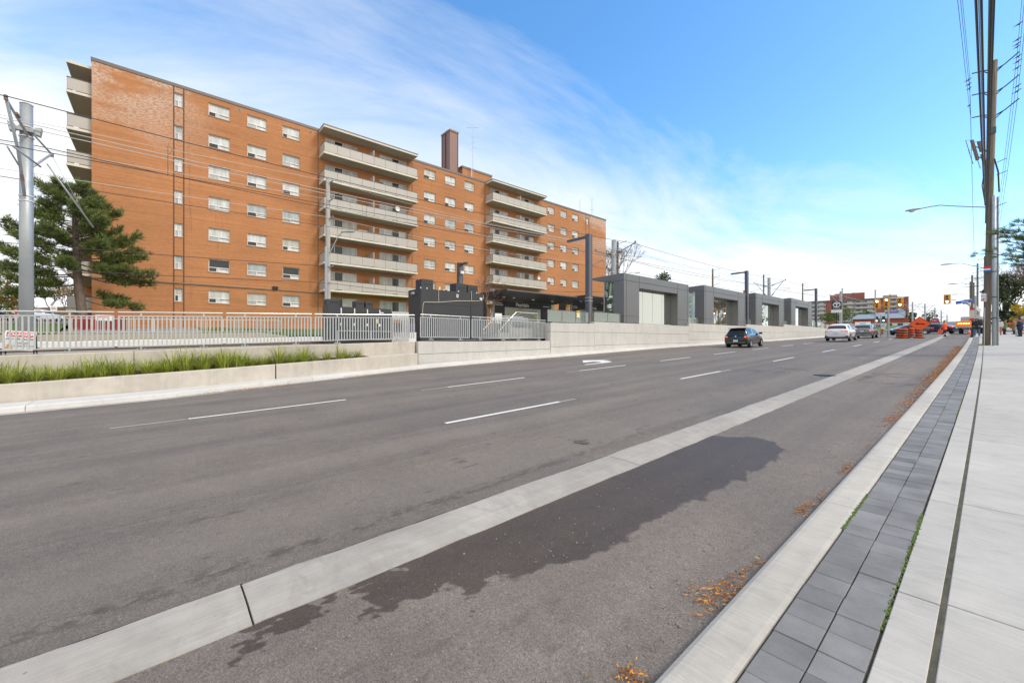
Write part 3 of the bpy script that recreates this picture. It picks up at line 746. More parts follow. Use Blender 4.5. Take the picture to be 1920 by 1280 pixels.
def window(y0, y1, z0, z1, kind):
    x = BX - .13; fr = .055
    mb = MB()
    mb.box(x - .05, x + .02, y0 + .003, y1 - .003, z0 + .003, z0 + fr); mb.box(x - .05, x + .02, y0 + .003, y1 - .003, z1 - fr, z1 - .003)
    mb.box(x - .05, x + .02, y0 + .003, y0 + fr, z0 + fr, z1 - fr); mb.box(x - .05, x + .02, y1 - fr, y1 - .003, z0 + fr, z1 - fr)
    zt = z0 + (z1 - z0) * (.36 if kind == 'w' else .48); ym = y0 + (y1 - y0) * .48
    mb.box(x - .045, x + .015, y0 + fr, y1 - fr, zt - .03, zt + .03); mb.box(x - .045, x + .018, ym - .028, ym + .028, z0 + fr, zt - .03)
    w_ = mb.build("window", WHITE, bt)
    up = rb.choice(BL if z0 > 12 else BL + [BLIND2, BLIND3, DGLASS]); g = MB().m(up)
    g.quad((x - .02, y0 + fr, zt + .03), (x - .02, y1 - fr, zt + .03), (x - .02, y1 - fr, z1 - fr), (x - .02, y0 + fr, z1 - fr))
    lo = DGLASS if rb.random() < .62 else BLIND3
    g.m(lo); yl = ym - .03 if lo is DGLASS else ym - .03
    if kind == 'w' and rb.random() < .5: yl = y0 + (ym - y0) * rb.uniform(.55, .95)
    g.quad((x - .021, y0 + fr, z0 + fr), (x - .021, yl, z0 + fr), (x - .021, yl, zt - .03), (x - .021, y0 + fr, zt - .03))
    g.m(BLIND); g.quad((x - .021, yl, z0 + fr), (x - .021, y1 - fr, z0 + fr), (x - .021, y1 - fr, zt - .03), (x - .021, yl, zt - .03))
    if kind == 'w':   # slider's second rail
        g.m(BLACK); g.box(x - .019, x - .012, ym + .03, y1 - fr, z0 + (zt - z0) * .70, z0 + (zt - z0) * .70 + .035)
    g.build("glass_pane", None, w_, fix=False)
    s_ = MB(); s_.box(BX - .09, BX + .045, y0 - .06, y1 + .06, z0 - .055, z0 - .002); s_.build("sill", M("sill_stone", (.40, .30, .24), .8), w_)
def balcony_door(y0, y1, z0, z1, flip):
    x = BX - .10; fr = .05; a = y0 + (y1 - y0) * (.28 if not flip else .46); b = y0 + (y1 - y0) * (.54 if not flip else .72)
    mb = MB()
    mb.box(x - .05, x + .02, y0 + .003, y1 - .003, z1 - fr, z1 - .003); mb.box(x - .05, x + .02, y0 + .003, y1 - .003, z0 + .003, z0 + fr)
    for q in (y0 + .03, a, b, y1 - .03): mb.box(x - .05, x + .02, q - .03, q + .03, z0 + fr, z1 - fr)
    d = mb.build("balcony_door", WHITE, bt); g = MB()
    for (p, q, mt) in ((y0 + .06, a - .03, rb.choice(BL + [DGLASS])), (a + .03, b - .03, DGLASS), (b + .03, y1 - .06, rb.choice(BL))):
        g.m(mt); g.quad((x - .02, p, z0 + fr), (x - .02, q, z0 + fr), (x - .02, q, z1 - fr), (x - .02, p, z1 - fr))
    g.build("glass_pane", None, d, fix=False)
for h in holes:
    if h[4] == 'd': balcony_door(*h[:4], flip=(h[0] in (18.8, 39.4)))
    else: window(*h)
# interior darkness behind the panes
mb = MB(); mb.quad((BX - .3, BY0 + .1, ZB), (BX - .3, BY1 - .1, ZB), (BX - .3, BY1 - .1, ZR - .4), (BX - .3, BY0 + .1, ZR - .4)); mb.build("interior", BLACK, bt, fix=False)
# stacked balconies
XF = -43.38
def balcony(y0, y1, zt, roof=False, npan=8, bare=False):
    n = "balcony" if not roof else "balcony_roof"
    mb = MB(); th = .19
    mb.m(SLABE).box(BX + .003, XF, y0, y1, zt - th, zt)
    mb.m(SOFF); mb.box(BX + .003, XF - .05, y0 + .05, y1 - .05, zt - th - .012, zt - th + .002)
    b = mb.build(n, None, bt)
    if roof:
        mb = MB(); mb.box(BX + .003, XF + .03, y0 - .03, y1 + .03, zt + .002, zt + .10); mb.build("roof_edge", FLASH, b); return
    ph = .93; q = MB()
    ye = [y0 + .06 + (y1 - y0 - .12) * i / npan for i in range(npan + 1)]
    for a, c in zip(ye, ye[1:]): q.box(XF - .075, XF - .045, a + .012, c - .012, zt + .07, zt + ph)
    for yy in (y0 + .06, y1 - .06): q.box(BX + .06, XF - .09, yy - .015, yy + .015, zt + .07, zt + ph)
    q.build("balcony_panel", BPANEL, b)
    r_ = MB(); r_.box(XF - .09, XF - .03, y0 + .03, y1 - .03, zt + ph + .015, zt + ph + .06)
    for yy in (y0 + .06, y1 - .06): r_.box(BX + .02, XF - .09, yy - .025, yy + .025, zt + ph + .015, zt + ph + .06)
    for yy in ye: r_.box(XF - .10, XF - .08, yy - .02, yy + .02, zt, zt + ph + .015)
    r_.build("railing", BRAIL, b)
    ym = (y0 + y1) / 2; d = MB(); d.box(BX + .004, XF - .12, ym - .04, ym + .04, zt + .002, zt + 1.62); d.build("divider", BPANEL, b)
    # odds and ends on some balconies
for y0, y1 in ((12.38, 22.72), (33.72, 44.0)):
    for k in range(6): balcony(y0, y1, FL[k] - 1.55)
    balcony(y0, y1, 23.36, roof=True)
# end balconies past the left corner
for k in range(-1, 7):
    zt = (FL[k] - 1.55) if k >= 0 else 22.95
    if k == 6: zt = FL[6] - 1.55
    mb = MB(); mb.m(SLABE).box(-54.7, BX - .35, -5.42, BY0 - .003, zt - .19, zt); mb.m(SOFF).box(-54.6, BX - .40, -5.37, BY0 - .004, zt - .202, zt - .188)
    b = mb.build("balcony" if k >= 0 else "balcony_roof", None, bt)
    if k >= 0:
        q = MB(); q.box(BX - .42, BX - .39, -5.36, BY0 - .02, zt + .07, zt + .93); q.box(-54.6, BX - .43, -5.38, -5.35, zt + .07, zt + .93); q.build("balcony_panel", BPANEL, b)
        q = MB(); q.box(BX - .44, BX - .37, -5.39, BY0 - .02, zt + .95, zt + 1.0); q.box(-54.6, BX - .44, -5.40, -5.34, zt + .95, zt + 1.0)
        for yy in (-5.38, -4.7): q.box(BX - .445, BX - .425, yy, yy + .03, zt, zt + .95)
        q.build("railing", BRAIL, b)
# brown strips down the stair windows, expansion joints, conduit, lamp, vents
for y in (.80, 1.46, 55.0, 55.86): mb = MB(); mb.box(BX - .02, BX + .012, y, y + .09, ZB + .4, ZR - .27); mb.build("stair_window_strip", BROWNST, bt)
mb = MB()
for y in (12.28, 22.80, 33.62, 44.10): mb.box(BX - .02, BX + .03, y - .03, y + .03, ZB, ZR - .27)
mb.build("expansion_joint_strip", M("joint_strip", (.14, .10, .08)), bt)
mb = MB(); mb.tube([(BX + .05, BY0, 6.66), (BX + .05, 12.2, 6.72)], .035, 6); mb.tube([(BX + .05, BY0, 6.58), (BX + .05, 12.2, 6.64)], .02, 6)
mb.build("conduit", M("conduit_grey", (.30, .22, .17)), bt)
mb = MB(); mb.bbox(BX, BX + .22, 8.18, 8.62, 6.74, 7.0, .03); mb.build("wall_lamp", BLACK, bt)
mb = MB()
for y in (5.35, 11.4, 23.5, 27.0, 32.9):
    for k in range(3): mb.box(BX - .03, BX + .006, y + k * .12, y + k * .12 + .075, 22.86, 23.02)
mb.build("wall_vent", BLACK, bt); mb = MB()
for y in (5.35, 11.4, 23.5, 27.0, 32.9):
    for k in range(4): mb.box(BX - .03, BX + .008, y - .04 + k * .12, y + k * .12, 22.82, 23.06)
mb.build("vent_frame", M("vent_stone", (.48, .42, .36)), bt)
# chimney and roof house
mb = MB(); mb.box(-54.5, -52.2, 32.55, 33.98, ZR - .05, 32.9); mb.m(BROWNST) if 0 else None
ch = mb.build("chimney", CHIM, bt)
mb = MB(); mb.box(-54.6, -52.1, 32.45, 34.08, 32.9, 33.15); mb.build("chimney_cap", M("cap_brown", (.28, .19, .15)), ch)
mb = MB(); mb.box(-53.45, -53.3, 32.44, 32.55, ZR, 32.85); mb.box(-54.52, -54.35, 32.5, 32.549, ZR, 32.85); mb.box(-52.19, -52.15, 33.9, 34.0, ZR, 32.85); mb.build("flue_pipe", BROWNST, ch)
mb = MB(); mb.tube([(-53.2, 32.9, 33.1), (-53.2, 32.9, 33.8)], .07); mb.tube([(-53.5, 32.6, 33.1), (-53.5, 32.6, 34.0)], .03); mb.tube([(-53.9, 33.4, 33.1), (-53.9, 33.4, 33.9)], .05); mb.build("chimney_pot", WHITE, ch)
mb = MB(); mb.box(-60, -53.0, 35.3, 41.0, ZR - .05, 28.45); rh = mb.build("roof_house", BRICK, bt)
mb = MB(); mb.box(-60.1, -52.93, 35.2, 41.08, 28.45, 28.75); mb.build("roof_house_edge", FLASH, rh)
def antenna(x, y, z0, z1, label, cross=()):
    t = thing("roof_antenna", label, "antenna", (x, y, z0), 0, "antennas on the apartment roof")
    mb = MB(); mb.tube([(x, y, z0), (x, y, z1)], [.05, .025], 6); mb.build("mast", STEEL, t)
    mb = MB()
    for z, l in cross: mb.bar((x - l * .4, y - l / 2, z), (x + l * .4, y + l / 2, z), .03, .03)
    if cross: mb.build("crossbar", STEEL, t)
    return t
t = antenna(-52.5, 36.9, 23.5, 35.2, "tall thin lattice antenna beside the roof house", ((34.9, 1.5), (33.4, .6), (32.6, .5), (31.7, .5)))
mb = MB()
for i in range(14):
    z = 26 + i * .42; mb.bar((-52.5, 36.9, z), (-52.5, 36.62, z), .03, .03)
mb.tube([(-52.5, 36.62, 25.8), (-52.5, 36.62, 32)], .04, 6); mb.build("ladder_rungs", WHITE2, t)
antenna(-46.5, 55.3, 23.5, 26.4, "short stubby roof antenna with a thick grey lower sleeve", ((24.2, .2),))
antenna(-46.5, 58.6, 23.5, 27.4, "thin roof antenna with a white panel near the far roof corner", ((25.2, .7),))
antenna(-47, -2.1, 23.5, 24.5, "single tiny rod on the roof above the left corner")

# a few belongings on the balconies
def pot(y, k, label, col=None):
    z = FL[k] - 1.55; t = thing("potted_plant", label, "potted plant", (-43.75, y, z), 0, None); mb = MB(); mb.lathe([(.12, 0), (.17, .3), (.15, .3)], (-43.75, y, z), 10); mb.build("pot", M("clay_pot", (.30, .12, .06), .8), t)
    r = random.Random(int(y * 10)); mb = MB()
    for i in range(90): 
        p = Vector((-43.75 + r.gauss(0, .14), y + r.gauss(0, .2), z + .55 + abs(r.gauss(0, .38)))); u = Vector((r.gauss(0, 1), r.gauss(0, 1), r.gauss(0, 1))).normalized() * .09; v = Vector((r.gauss(0, 1), r.gauss(0, 1), r.gauss(0, 1))).normalized() * .05; mb.quad(p - u, p - v, p + u, p + v)
    mb.build("leaves", LEAFG, t, fix=False)
pot(14.0, 3, "leafy potted plant on the left balcony stack, fourth balcony down"); pot(21.6, 3, "leafy potted plant near the right end of the fourth balcony down, left stack"); pot(40.6, 2, "leafy potted plant on the right balcony stack, third balcony down")
def gear(x0, x1, y0, y1, k, h, mat, name, label, cat):
    z = FL[k] - 1.55; mb = MB(); mb.bbox(x0, x1, y0, y1, z + .003, z + h, .03); return tag(mb.build(name, mat), label, cat)
gear(-44.4, -43.6, 15.9, 16.9, 3, 1.08, M("cloth_white", (.7, .7, .7), .9), "folded_bedding", "white bedding laid over the balcony rail, left stack fourth down", "bedding")
gear(-44.2, -43.7, 18.2, 18.7, 1, 1.25, M("chair_dark", (.05, .05, .055), .6), "folded_chair", "dark folded chair beside the divider, second balcony down on the left stack", "chair")
gear(-44.6, -43.9, 13.1, 13.5, 4, 1.15, M("cabinet_brown", (.14, .09, .06), .7), "balcony_cabinet", "brown cabinet at the left end of the fifth balcony, left stack", "cabinet")
gear(-44.5, -43.8, 43.1, 43.7, 0, 1.3, M("cover_grey", (.16, .16, .17), .8), "covered_furniture", "grey covered furniture at the right end of the top balcony, right stack", "furniture")
for y, k, lab in ((20.2, 2, "white satellite dish on the third balcony rail, left stack"), (42.3, 4, "white satellite dish on the fifth balcony rail, right stack")):
    z = FL[k] - .45; t = thing("satellite_dish", lab, "satellite dish", (-43.4, y, z - .2)); mb = MB(); mb.lathe([(0, .10), (.14, .07), (.26, 0), (.27, .01), (.15, .09), (0, .12)], (0, 0, 0), 16, 'x'); mb.v = [(-43.3 - a_, y + b_, z + .25 + c_) for a_, b_, c_ in mb.v]; mb.build("dish", WHITE2, t); mb = MB(); mb.tube([(-43.45, y, z - .15), (-43.4, y, z + .2)], .02, 6); mb.build("arm", STEEL, t)
# ------------------------------------------------------------------ planters and walls of the guideway
def ribbon_wall(name, label, cat, pts, th, z0f, z1f, mat, seams=(), group=None, cham=.02):
    """vertical cast wall following (x,y) points of its street face, thickness th away from the street"""
    mb = MB(); rows = []
    for x, y in pts:
        a, b = z0f(y), z1f(y); rows.append([(x, y, a), (x, y, b - cham), (x - cham, y, b), (x - th + cham, y, b), (x - th, y, b - cham), (x - th, y, a)])
    mb.loft(rows, closed=False, caps=True)
    t = tag(mb.build(name, mat), label, cat, group)
    return t
lowx = [(-14.95, -30), (-14.95, -.3), (-15.05, 1.2), (-15.35, 3.0), (-15.75, 5.4), (-16.25, 8.55)]
lz0 = lambda y: zr(-15, y) + .0
lz1 = lambda y: .70 + (y + 2.8) * .043
def sub(pts, ya, yb):
    out = []
    def at(y):
        for (x0, y0), (x1, y1) in zip(pts, pts[1:]):
            if y0 <= y <= y1: return x0 + (x1 - x0) * (y - y0) / (y1 - y0)
    ys = [ya] + [p[1] for p in pts if ya < p[1] < yb] + [yb]
    return [(at(y), y) for y in ys]
ribbon_wall("planter_wall", "long low concrete planter edge in front of the left end of the ornamental grass", "planter wall", sub(lowx, -30, 2.86), .28, lz0, lz1, CONC_P, group="low planter edge walls")
ribbon_wall("planter_wall", "short low concrete planter edge ending at the station wall", "planter wall", sub(lowx, 2.90, 8.5), .28, lz0, lz1, CONC_P, group="low planter edge walls")
upx = [(-16.8, -30), (-16.8, 8.72)]
uz1 = lambda y: 1.40 + (y + 1) * .031
for a, b, lab in ((-30, -.62, "upper cast concrete wall segment below the fence at the left edge"), (-.6, 5.3, "upper cast concrete wall segment behind the middle of the grass"), (5.32, 8.66, "upper cast concrete wall segment next to the taller station wall")):
    ribbon_wall("guideway_wall", lab, "concrete wall", sub(upx, a, b), .35, lambda y: .2, uz1, CONC_P, group="upper guideway walls")
# soil in the planter
rows = []
for y in frange(-30, 8.3, 1.0):
    x0 = [p for p in sub(lowx, max(-29.9, y - .01), y + .0001)][-1][0]
    rows.append([(x0 - .27, y, lz1(y) - .07), ((x0 - 16.8) / 2 - .1, y, lz1(y) - .01 + rnd.uniform(-.02, .03)), (-16.79, y, lz1(y) + .03)])
mb = MB(); mb.loft(rows, closed=False, caps=False); struct(mb, "planter_soil", SOIL, smooth=True, fix=False)
rows = []
for y in frange(6.35, 8.5, .25):
    x0 = sub(lowx, y - .01, y)[-1][0]; rows.append([(x0 - .285, y, lz1(y) - .3), (x0 - .285, y, lz1(y) + .012), (-16.788, y, lz1(y) + .03), (-16.788, y, lz1(y) - .3)])
mb = MB(); mb.loft(rows, closed=False, caps=True); tag(mb.build("planter_cap", CONC_P), "flat concrete cap closing the narrow right end of the planter", "planter cap")
# taller station retaining wall: stepped precast segments, horizontal joints as real grooves
def station_wall(y0, y1, zt0, zt1, label, joints=True, x=-16.62, low=None):
    mb = MB().m(CONC_W); zb = lambda y: zr(-16.2, y) - .1
    def course(a0, a1, b0, b1):   # course between heights a (bottom) and b (top) at both ends
        c = .016
        rows = []
        for y, a, b in ((y0 + .004, a0, b0), (y0 + .004 + c, a0, b0), (y1 - .004 - c, a1, b1), (y1 - .004, a1, b1)):
            e = c if (abs(y - y0) < .006 or abs(y - y1) < .006) else 0
            rows.append([(x - e, y, a), (x - e, y, b - c), (x - c - e, y, b), (x - .45, y, b), (x - .45, y, a)])
        mb.loft(rows, closed=False, caps=True)
    zs0 = [zb(y0)]; zs1 = [zb(y1)]
    for h in low or (): zs0.append(h[0]); zs1.append(h[1])
    zs0.append(zt0); zs1.append(zt1)
    for a0, a1, b0, b1 in zip(zs0, zs1, zs0[1:], zs1[1:]): course(a0 + .008, a1 + .008, b0 - .008, b1 - .008)
    mb.m(BLACK).box(x - .42, x - .03, y0 + .04, y1 - .04, max(zb(y0), zb(y1)) + .02, min(zt0, zt1) - .05)
    return tag(mb.build("retaining_wall", None), label, "retaining wall", "station retaining wall segments")
SWS = [(8.72, 17.14, 1.70, 1.74, "pale concrete retaining wall below the dense grey railing and dark kiosk", [(1.13, 1.27)]),
       (17.16, 21.2, 2.79, 2.85, "tall retaining wall piece under the glass balustrade, first step up", [(1.38, 1.43), (2.27, 2.27)]),
       (21.2, 33.85, 2.97, 3.0, "retaining wall segment carrying the nearest grey shelter", [(1.45, 1.6), (2.29, 2.30)]),
       (33.85, 46.4, 3.24, 3.27, "retaining wall segment under the second shelter, behind the black hatchback", [(1.85, 1.9), (2.55, 2.55)]),
       (46.4, 58.3, 3.49, 3.50, "retaining wall segment under the third shelter", [(2.75, 2.75)]),
       (58.3, 71.5, 3.80, 3.78, "retaining wall segment under the farthest shelter", [(2.95, 2.95)]),
       (71.5, 82, 3.78, 3.62, "last retaining wall segment, beyond the shelters", [(3.05, 3.0)])]
for y0, y1, a, b, lab, lw in SWS:
    station_wall(y0, y1, a, b, lab, low=lw)
# platform decks, guideway slab and the far platform
def platform_z(y):
    for y0, y1, a, b, *_ in SWS:
        if y0 <= y <= y1: return a + (b - a) * (y - y0) / (y1 - y0)
    return 3.6
mb = MB()
for y0, y1, a, b, *_ in SWS[1:]: mb.add([(-17.05, y0, a - .02), (-17.05, y1, b - .02), (-19.9, y1, b - .02), (-19.9, y0, a - .02), (-19.9, y0, a - 1), (-19.9, y1, b - 1)], [(0, 1, 2, 3), (3, 2, 5, 4)])
struct(mb, "platform", CONC_T, fix=False)
gz = lambda y: 1.34 + .028 * (y + 3.5)
struct(sheet([-25.9, -24.4, -22.4, -21.2, -19.8, -18.4, -17.14], frange(-60, 260, 8), lambda x, y: gz(y) if y < 80 else prof(y) + .02), "guideway_slab", CONC_T, fix=False)
for xa in (-19.0, -20.2, -22.5, -23.7):
    mb = MB(); rows = [[(xa - .03, y, (gz(y) if y < 80 else prof(y)) + .01), (xa - .03, y, (gz(y) if y < 80 else prof(y)) + .10), (xa + .03, y, (gz(y) if y < 80 else prof(y)) + .10), (xa + .03, y, (gz(y) if y < 80 else prof(y)) + .01)] for y in frange(-60, 150, 6)]
    mb.loft(rows, closed=False); o = mb.build("track_rail", M("rail_steel", (.16, .12, .10), .5, .6)); o["kind"] = "structure"
# low plinth behind the fence (pale, slightly uneven coping)
mb = MB(); rows = []
for y in frange(-30, 7.0, .55):
    z = gz(y) + .33 + rnd.uniform(-.02, .02); rows.append([(-24.2, y, gz(y) - .1), (-24.2, y, z - .02), (-24.25, y, z), (-24.6, y, z + .02), (-24.62, y, gz(y) - .1)])
mb.loft(rows, closed=False, caps=True); tag(mb.build("track_plinth", M("pale_coping", (.66, .655, .64), .9)), "low pale concrete coping on the far side of the tracks behind the fence", "coping")
# far ramp wall with its own railing
mb = MB(); mb.prism([(-30, 1.0), (5.6, 1.0), (5.6, 2.0), (4.2, 2.2), (-1, 2.06), (-8, 1.92), (-30, 1.6)], -26.6, -26.3, 'x'); tag(mb.build("ramp_wall", M("tan_ramp_concrete", (.40, .36, .29), .9)), "tan concrete ramp wall beyond the tracks with grass tufts at its foot", "ramp wall")
mb = MB()
for y0, y1, a, b, *_ in SWS[1:6]: mb.box(-30.5, -25.95, y0, y1, gz(y0) - .3, a - .35)
struct(mb, "far_platform", CONC_T)

# ------------------------------------------------------------------ ornamental grass in the planter
def clump_mesh(seed, n=150, h=.55):
    r = random.Random(seed); mb = MB()
    for i in range(n):
        a = r.uniform(0, 6.283); lean = r.uniform(.1, 1.35); L_ = h * r.uniform(.45, 1.2); w0 = r.uniform(.0035, .0075)
        bx, by = math.cos(a) * r.uniform(0, .16), math.sin(a) * r.uniform(0, .16); a += r.gauss(0, .5); t = Vector((-math.sin(a), math.cos(a), 0)); pts = []
        for s_ in (0, .35, .7, 1.0):
            out = lean * L_ * (s_ ** 1.7) * .8; z = L_ * (s_ - .42 * lean * s_ ** 2.4); pts.append(Vector((bx + math.cos(a) * out, by + math.sin(a) * out, z)))
        ws = (w0, w0 * 1.1, w0 * .75, .0012); v = []
        for p, w_ in zip(pts, ws): v += [p - t * w_, p + t * w_]
        mb.add(v, [(0, 1, 3, 2), (2, 3, 5, 4), (4, 5, 7, 6)])
    return mb
GM = []
for s_ in range(4):
    o = clump_mesh(s_ + 40, 130, .46 + .07 * s_).build("grass_clump", GRASSB, fix=False); GM.append(o)
first = [True] * 4; rg_ = random.Random(5)
def place_clump(x, y, z, sc, lab, grp):
    i = rg_.randrange(4); src = GM[i]
    o = src if first[i] else src.copy()
    if not first[i]: COL.objects.link(o)
    first[i] = False
    o.location = (x, y, z); o.scale = (sc, sc, sc * rg_.uniform(.85, 1.1)); o.rotation_euler = (0, 0, rg_.uniform(0, 6.28))
    tag(o, lab, "grass clump", grp)
for row, (dx, ph) in enumerate(((.45, 0), (.95, .22), (1.38, .1))):
    y = -5.4 + ph
    while y < 6.3:
        x0 = [p for p in sub(lowx, y - .01, y)][-1][0]
        x = x0 - dx - rg_.uniform(0, .12)
        if x > -16.62 and not (row == 2 and y > 3.2): place_clump(x, y, lz1(y) - .05, rg_.uniform(.75, 1.3) * (1.0 if y < 2 else .88 if y < 4.4 else .72), "arching clump of green ornamental grass in the concrete planter", "ornamental grass clumps in the planter")
        y += rg_.uniform(.30, .52)
for k in range(9):
    place_clump(-25.2, -1.6 + k * 1.05 + rg_.uniform(-.12, .12), gz(-1 + k) + .02, .8, "small grass tuft at the foot of the tan ramp wall", "grass tufts by the ramp wall")

# ------------------------------------------------------------------ galvanised fence panels
def fence_panel(y0, y1, z0, slope, label, x=-17.0, h=.92, pitch=.112, group="grey fence panels along the tracks", rail=True, mat=None, pw=.036):
    mat = mat or STEEL_F; Z = lambda y: z0 + slope * (y - y0)
    t = thing("fence_panel", label, "fence panel", (x, (y0 + y1) / 2, Z((y0 + y1) / 2) - .12), 0, group)
    mb = MB(); mb.bar((x, y0, Z(y0) + h), (x, y1, Z(y1) + h), .05, .035); mb.bar((x, y0, Z(y0)), (x, y1, Z(y1)), .05, .03)
    n = max(2, int(round((y1 - y0) / pitch)))
    for i in range(n + 1):
        y = y0 + .02 + (y1 - y0 - .04) * i / n; w_ = pw + (.014 if i in (0, n) else 0)
        mb.box(x - .021, x + .021, y - w_ / 2, y + w_ / 2, Z(y) + .016, Z(y) + h - .018)
    mb.build("railing", mat, t)
    if rail:
        mb = MB(); mb.tube([(x + .02, y0, Z(y0) + h + .115), (x + .02, y1, Z(y1) + h + .115)], .024, 10)
        for f in (.2, .8):
            y = y0 + (y1 - y0) * f; mb.box(x - .012, x + .012, y - .02, y + .02, Z(y) + h + .018, Z(y) + h + .10)
        mb.build("handrail", RAILM, t)
    for f in (.2, .8):
        y = y0 + (y1 - y0) * f; mb = MB(); mb.box(x - .03, x + .03, y - .02, y + .02, Z(y) - .10, Z(y) - .016); mb.box(x - .07, x + .07, y - .12, y + .12, Z(y) - .125, Z(y) - .10)
        for s_ in (-1, 1): mb.tube([(x + .03, y + s_ * .085, Z(y) - .10), (x + .03, y + s_ * .085, Z(y) - .065)], .018, 6)
        mb.build("foot_bracket", STEEL, t)
    return t
for y0, y1, lab in ((-5.6, -1.05, "grey picket fence panel at the left edge, in front of the thick catenary pole"), (-.97, 1.60, "grey picket fence panel right of the danger sign"),
                    (1.70, 4.40, "grey picket fence panel in front of the green lawn slope"), (4.52, 8.72, "grey picket fence panel in front of the row of dark cabinets"),
                    (9.02, 11.74, "grey picket fence panel in front of the left part of the big dark kiosk"), (11.88, 14.4, "grey picket fence panel at the right end of the big dark kiosk"), (14.46, 17.1, "dense grey picket fence panel ending at the glass balustrade wall")):
    z0 = 1.535 + .033 * (y0 + 1.05) if y0 < 9 else 1.90; sl = .033 if y0 < 9 else -.004
    fence_panel(y0, y1, z0, sl, lab)
fence_panel(14.2, 17.0, 2.0, .02, "second railing of the platform stair standing behind the dense fence", x=-18.4, group=None, pitch=.12)
for k in range(7):
    y0 = -14 + k * 2.75
    fence_panel(y0, y0 + 2.7, 2.04 + .022 * (y0 + 6), .022, "slim railing panel on top of the tan ramp wall beyond the tracks", x=-26.45, h=.62, pitch=.15, group="railing panels on the ramp wall", rail=False, mat=RAILM, pw=.022)

# ------------------------------------------------------------------ danger sign board leaning by the catenary pole
x, y = -17.75, -3.06
t = thing("danger_sign", "white A-frame DANGER board with red header standing behind the left fence", "warning sign", (x, y, 1.4))
mb = MB(); rz_ = R(-8)
def dpt(a, b, o=0):      # a along the board, b up the (leaning, tilted) board
    c, s_ = math.cos(R(-3)), math.sin(R(-3)); a, b = a * c - b * s_, a * s_ + b * c
    return Vector((x + .15 - b * .26 + o, y + .05 + a * .70, 1.45 + b * .82))
def dquad(mb, a0, a1, b0, b1, o): mb.quad(dpt(a0, b0, o), dpt(a1, b0, o), dpt(a1, b1, o), dpt(a0, b1, o))
v = [dpt(a, b, o) for o in (-.02, 0) for a, b in ((-.46, 0), (.42, 0), (.42, .66), (-.40, .66))]
mb.add(v, [(3, 2, 1, 0), (4, 5, 6, 7), (0, 1, 5, 4), (1, 2, 6, 5), (2, 3, 7, 6), (3, 0, 4, 7)]); mb.build("sign_board", SIGWHT, t)
mb = MB(); dquad(mb, -.36, .34, .46, .62, .006); mb.build("sign_header", SIGRED, t, fix=False)
up_ = (dpt(0, 1) - dpt(0, 0)); rt_ = (dpt(1, 0) - dpt(0, 0))
text("DANGER", .112, SIGWHT, t, dpt(.04, .54, .012), rt_, up_, bold=.004)
mb = MB(); mb.add([dpt(-.34, .485, .012), dpt(-.24, .485, .012), dpt(-.29, .59, .012)], [(0, 1, 2)]); mb.build("header_triangle", SIGWHT, t, fix=False)
text("STAY OFF TRACKS", .060, SIGBLK, t, dpt(0, .385, .012), rt_, up_, bold=.001)
text("ENERGIZED\nBY\nOVERHEAD CABLES", .044, SIGBLK, t, dpt(.12, .20, .012), rt_, up_)
mb = MB(); mb.add([dpt(-.36, .06, .012), dpt(-.14, .06, .012), dpt(-.25, .27, .012)], [(0, 1, 2)]); mb.build("hazard_triangle", SIGYEL, t, fix=False)
mb = MB(); mb.add([dpt(-.25, .20, .016), dpt(-.28, .14, .016), dpt(-.25, .145, .016), dpt(-.265, .08, .016), dpt(-.225, .155, .016), dpt(-.25, .15, .016)], [(0, 1, 2, 5), (2, 3, 4, 5)]); mb.build("lightning_bolt", SIGBLK, t, fix=False)
mb = MB(); mb.bar(dpt(.41, .05), dpt(.41, 0) + Vector((0, 0, -.2)), .03, .03); mb.bar(dpt(-.44, .05), dpt(-.44, 0) + Vector((0, 0, -.2)), .03, .03)
mb.bar(dpt(.4, .64, -.02), dpt(.4, 0, -.02) + Vector((-.42, 0, -.15)), .03, .03); mb.bar(dpt(-.4, .64, -.02), dpt(-.44, 0, -.02) + Vector((-.42, 0, -.15)), .03, .03); mb.build("stand", SIGBLK, t)

# ------------------------------------------------------------------ cabinets and kiosk
def ac_unit(x0, x1, y0, y1, z0, z1, label):
    t = thing("cooling_unit", label, "cooling unit", ((x0 + x1) / 2, (y0 + y1) / 2, z0), 0, "dark cooling units on the cabinet roofs")
    mb = MB(); mb.bbox(x0, x1, y0, y1, z0, z1, .02); mb.build("housing", DARK, t)
    mb = MB()
    for f in (.38, .72):
        y = y0 + (y1 - y0) * f; mb.box(x1 - .004, x1 + .006, y - .07, y + .07, z0 + (z1 - z0) * .5, z0 + (z1 - z0) * .5 + .06)
    mb.build("vent_slot", BLACK, t)
    mb = MB()
    for k in range(5): mb.box(x0 + .1 + (x1 - x0 - .2) * k / 5, x0 + .1 + (x1 - x0 - .2) * (k + .6) / 5, y0 - .006, y0 + .004, z0 + .06, z1 - .06)
    mb.build("side_grille", M("blue_grille", (.03, .05, .085), .4), t)
t = thing("equipment_cabinet", "row of dark charcoal electrical cabinets with white handles behind the fence", "electrical cabinet", (-18.5, 6.75, 1.6))
mb = MB(); mb.box(-18.82, -18.2, 5.32, 8.18, 1.62, 3.2); mb.build("housing", DARK, t)
mb = MB()
for k in range(5): mb.box(-18.202, -18.18, 5.34 + k * .57, 5.34 + k * .57 + .55, 1.75, 2.86); mb.box(-18.202, -18.185, 5.34 + k * .57, 5.34 + k * .57 + .55, 2.9, 3.18)
mb.build("cabinet_door", DARK, t)
mb = MB()
for k in range(1, 5): mb.box(-18.185, -18.15, 5.30 + k * .57, 5.34 + k * .57, 2.9, 3.14); mb.box(-18.182, -18.14, 5.28 + k * .57, 5.34 + k * .57, 2.38, 2.5)
mb.box(-18.18, -18.1, 7.62, 7.75, 2.98, 3.03); mb.build("door_handle", WHITE2, t)
mb = MB()
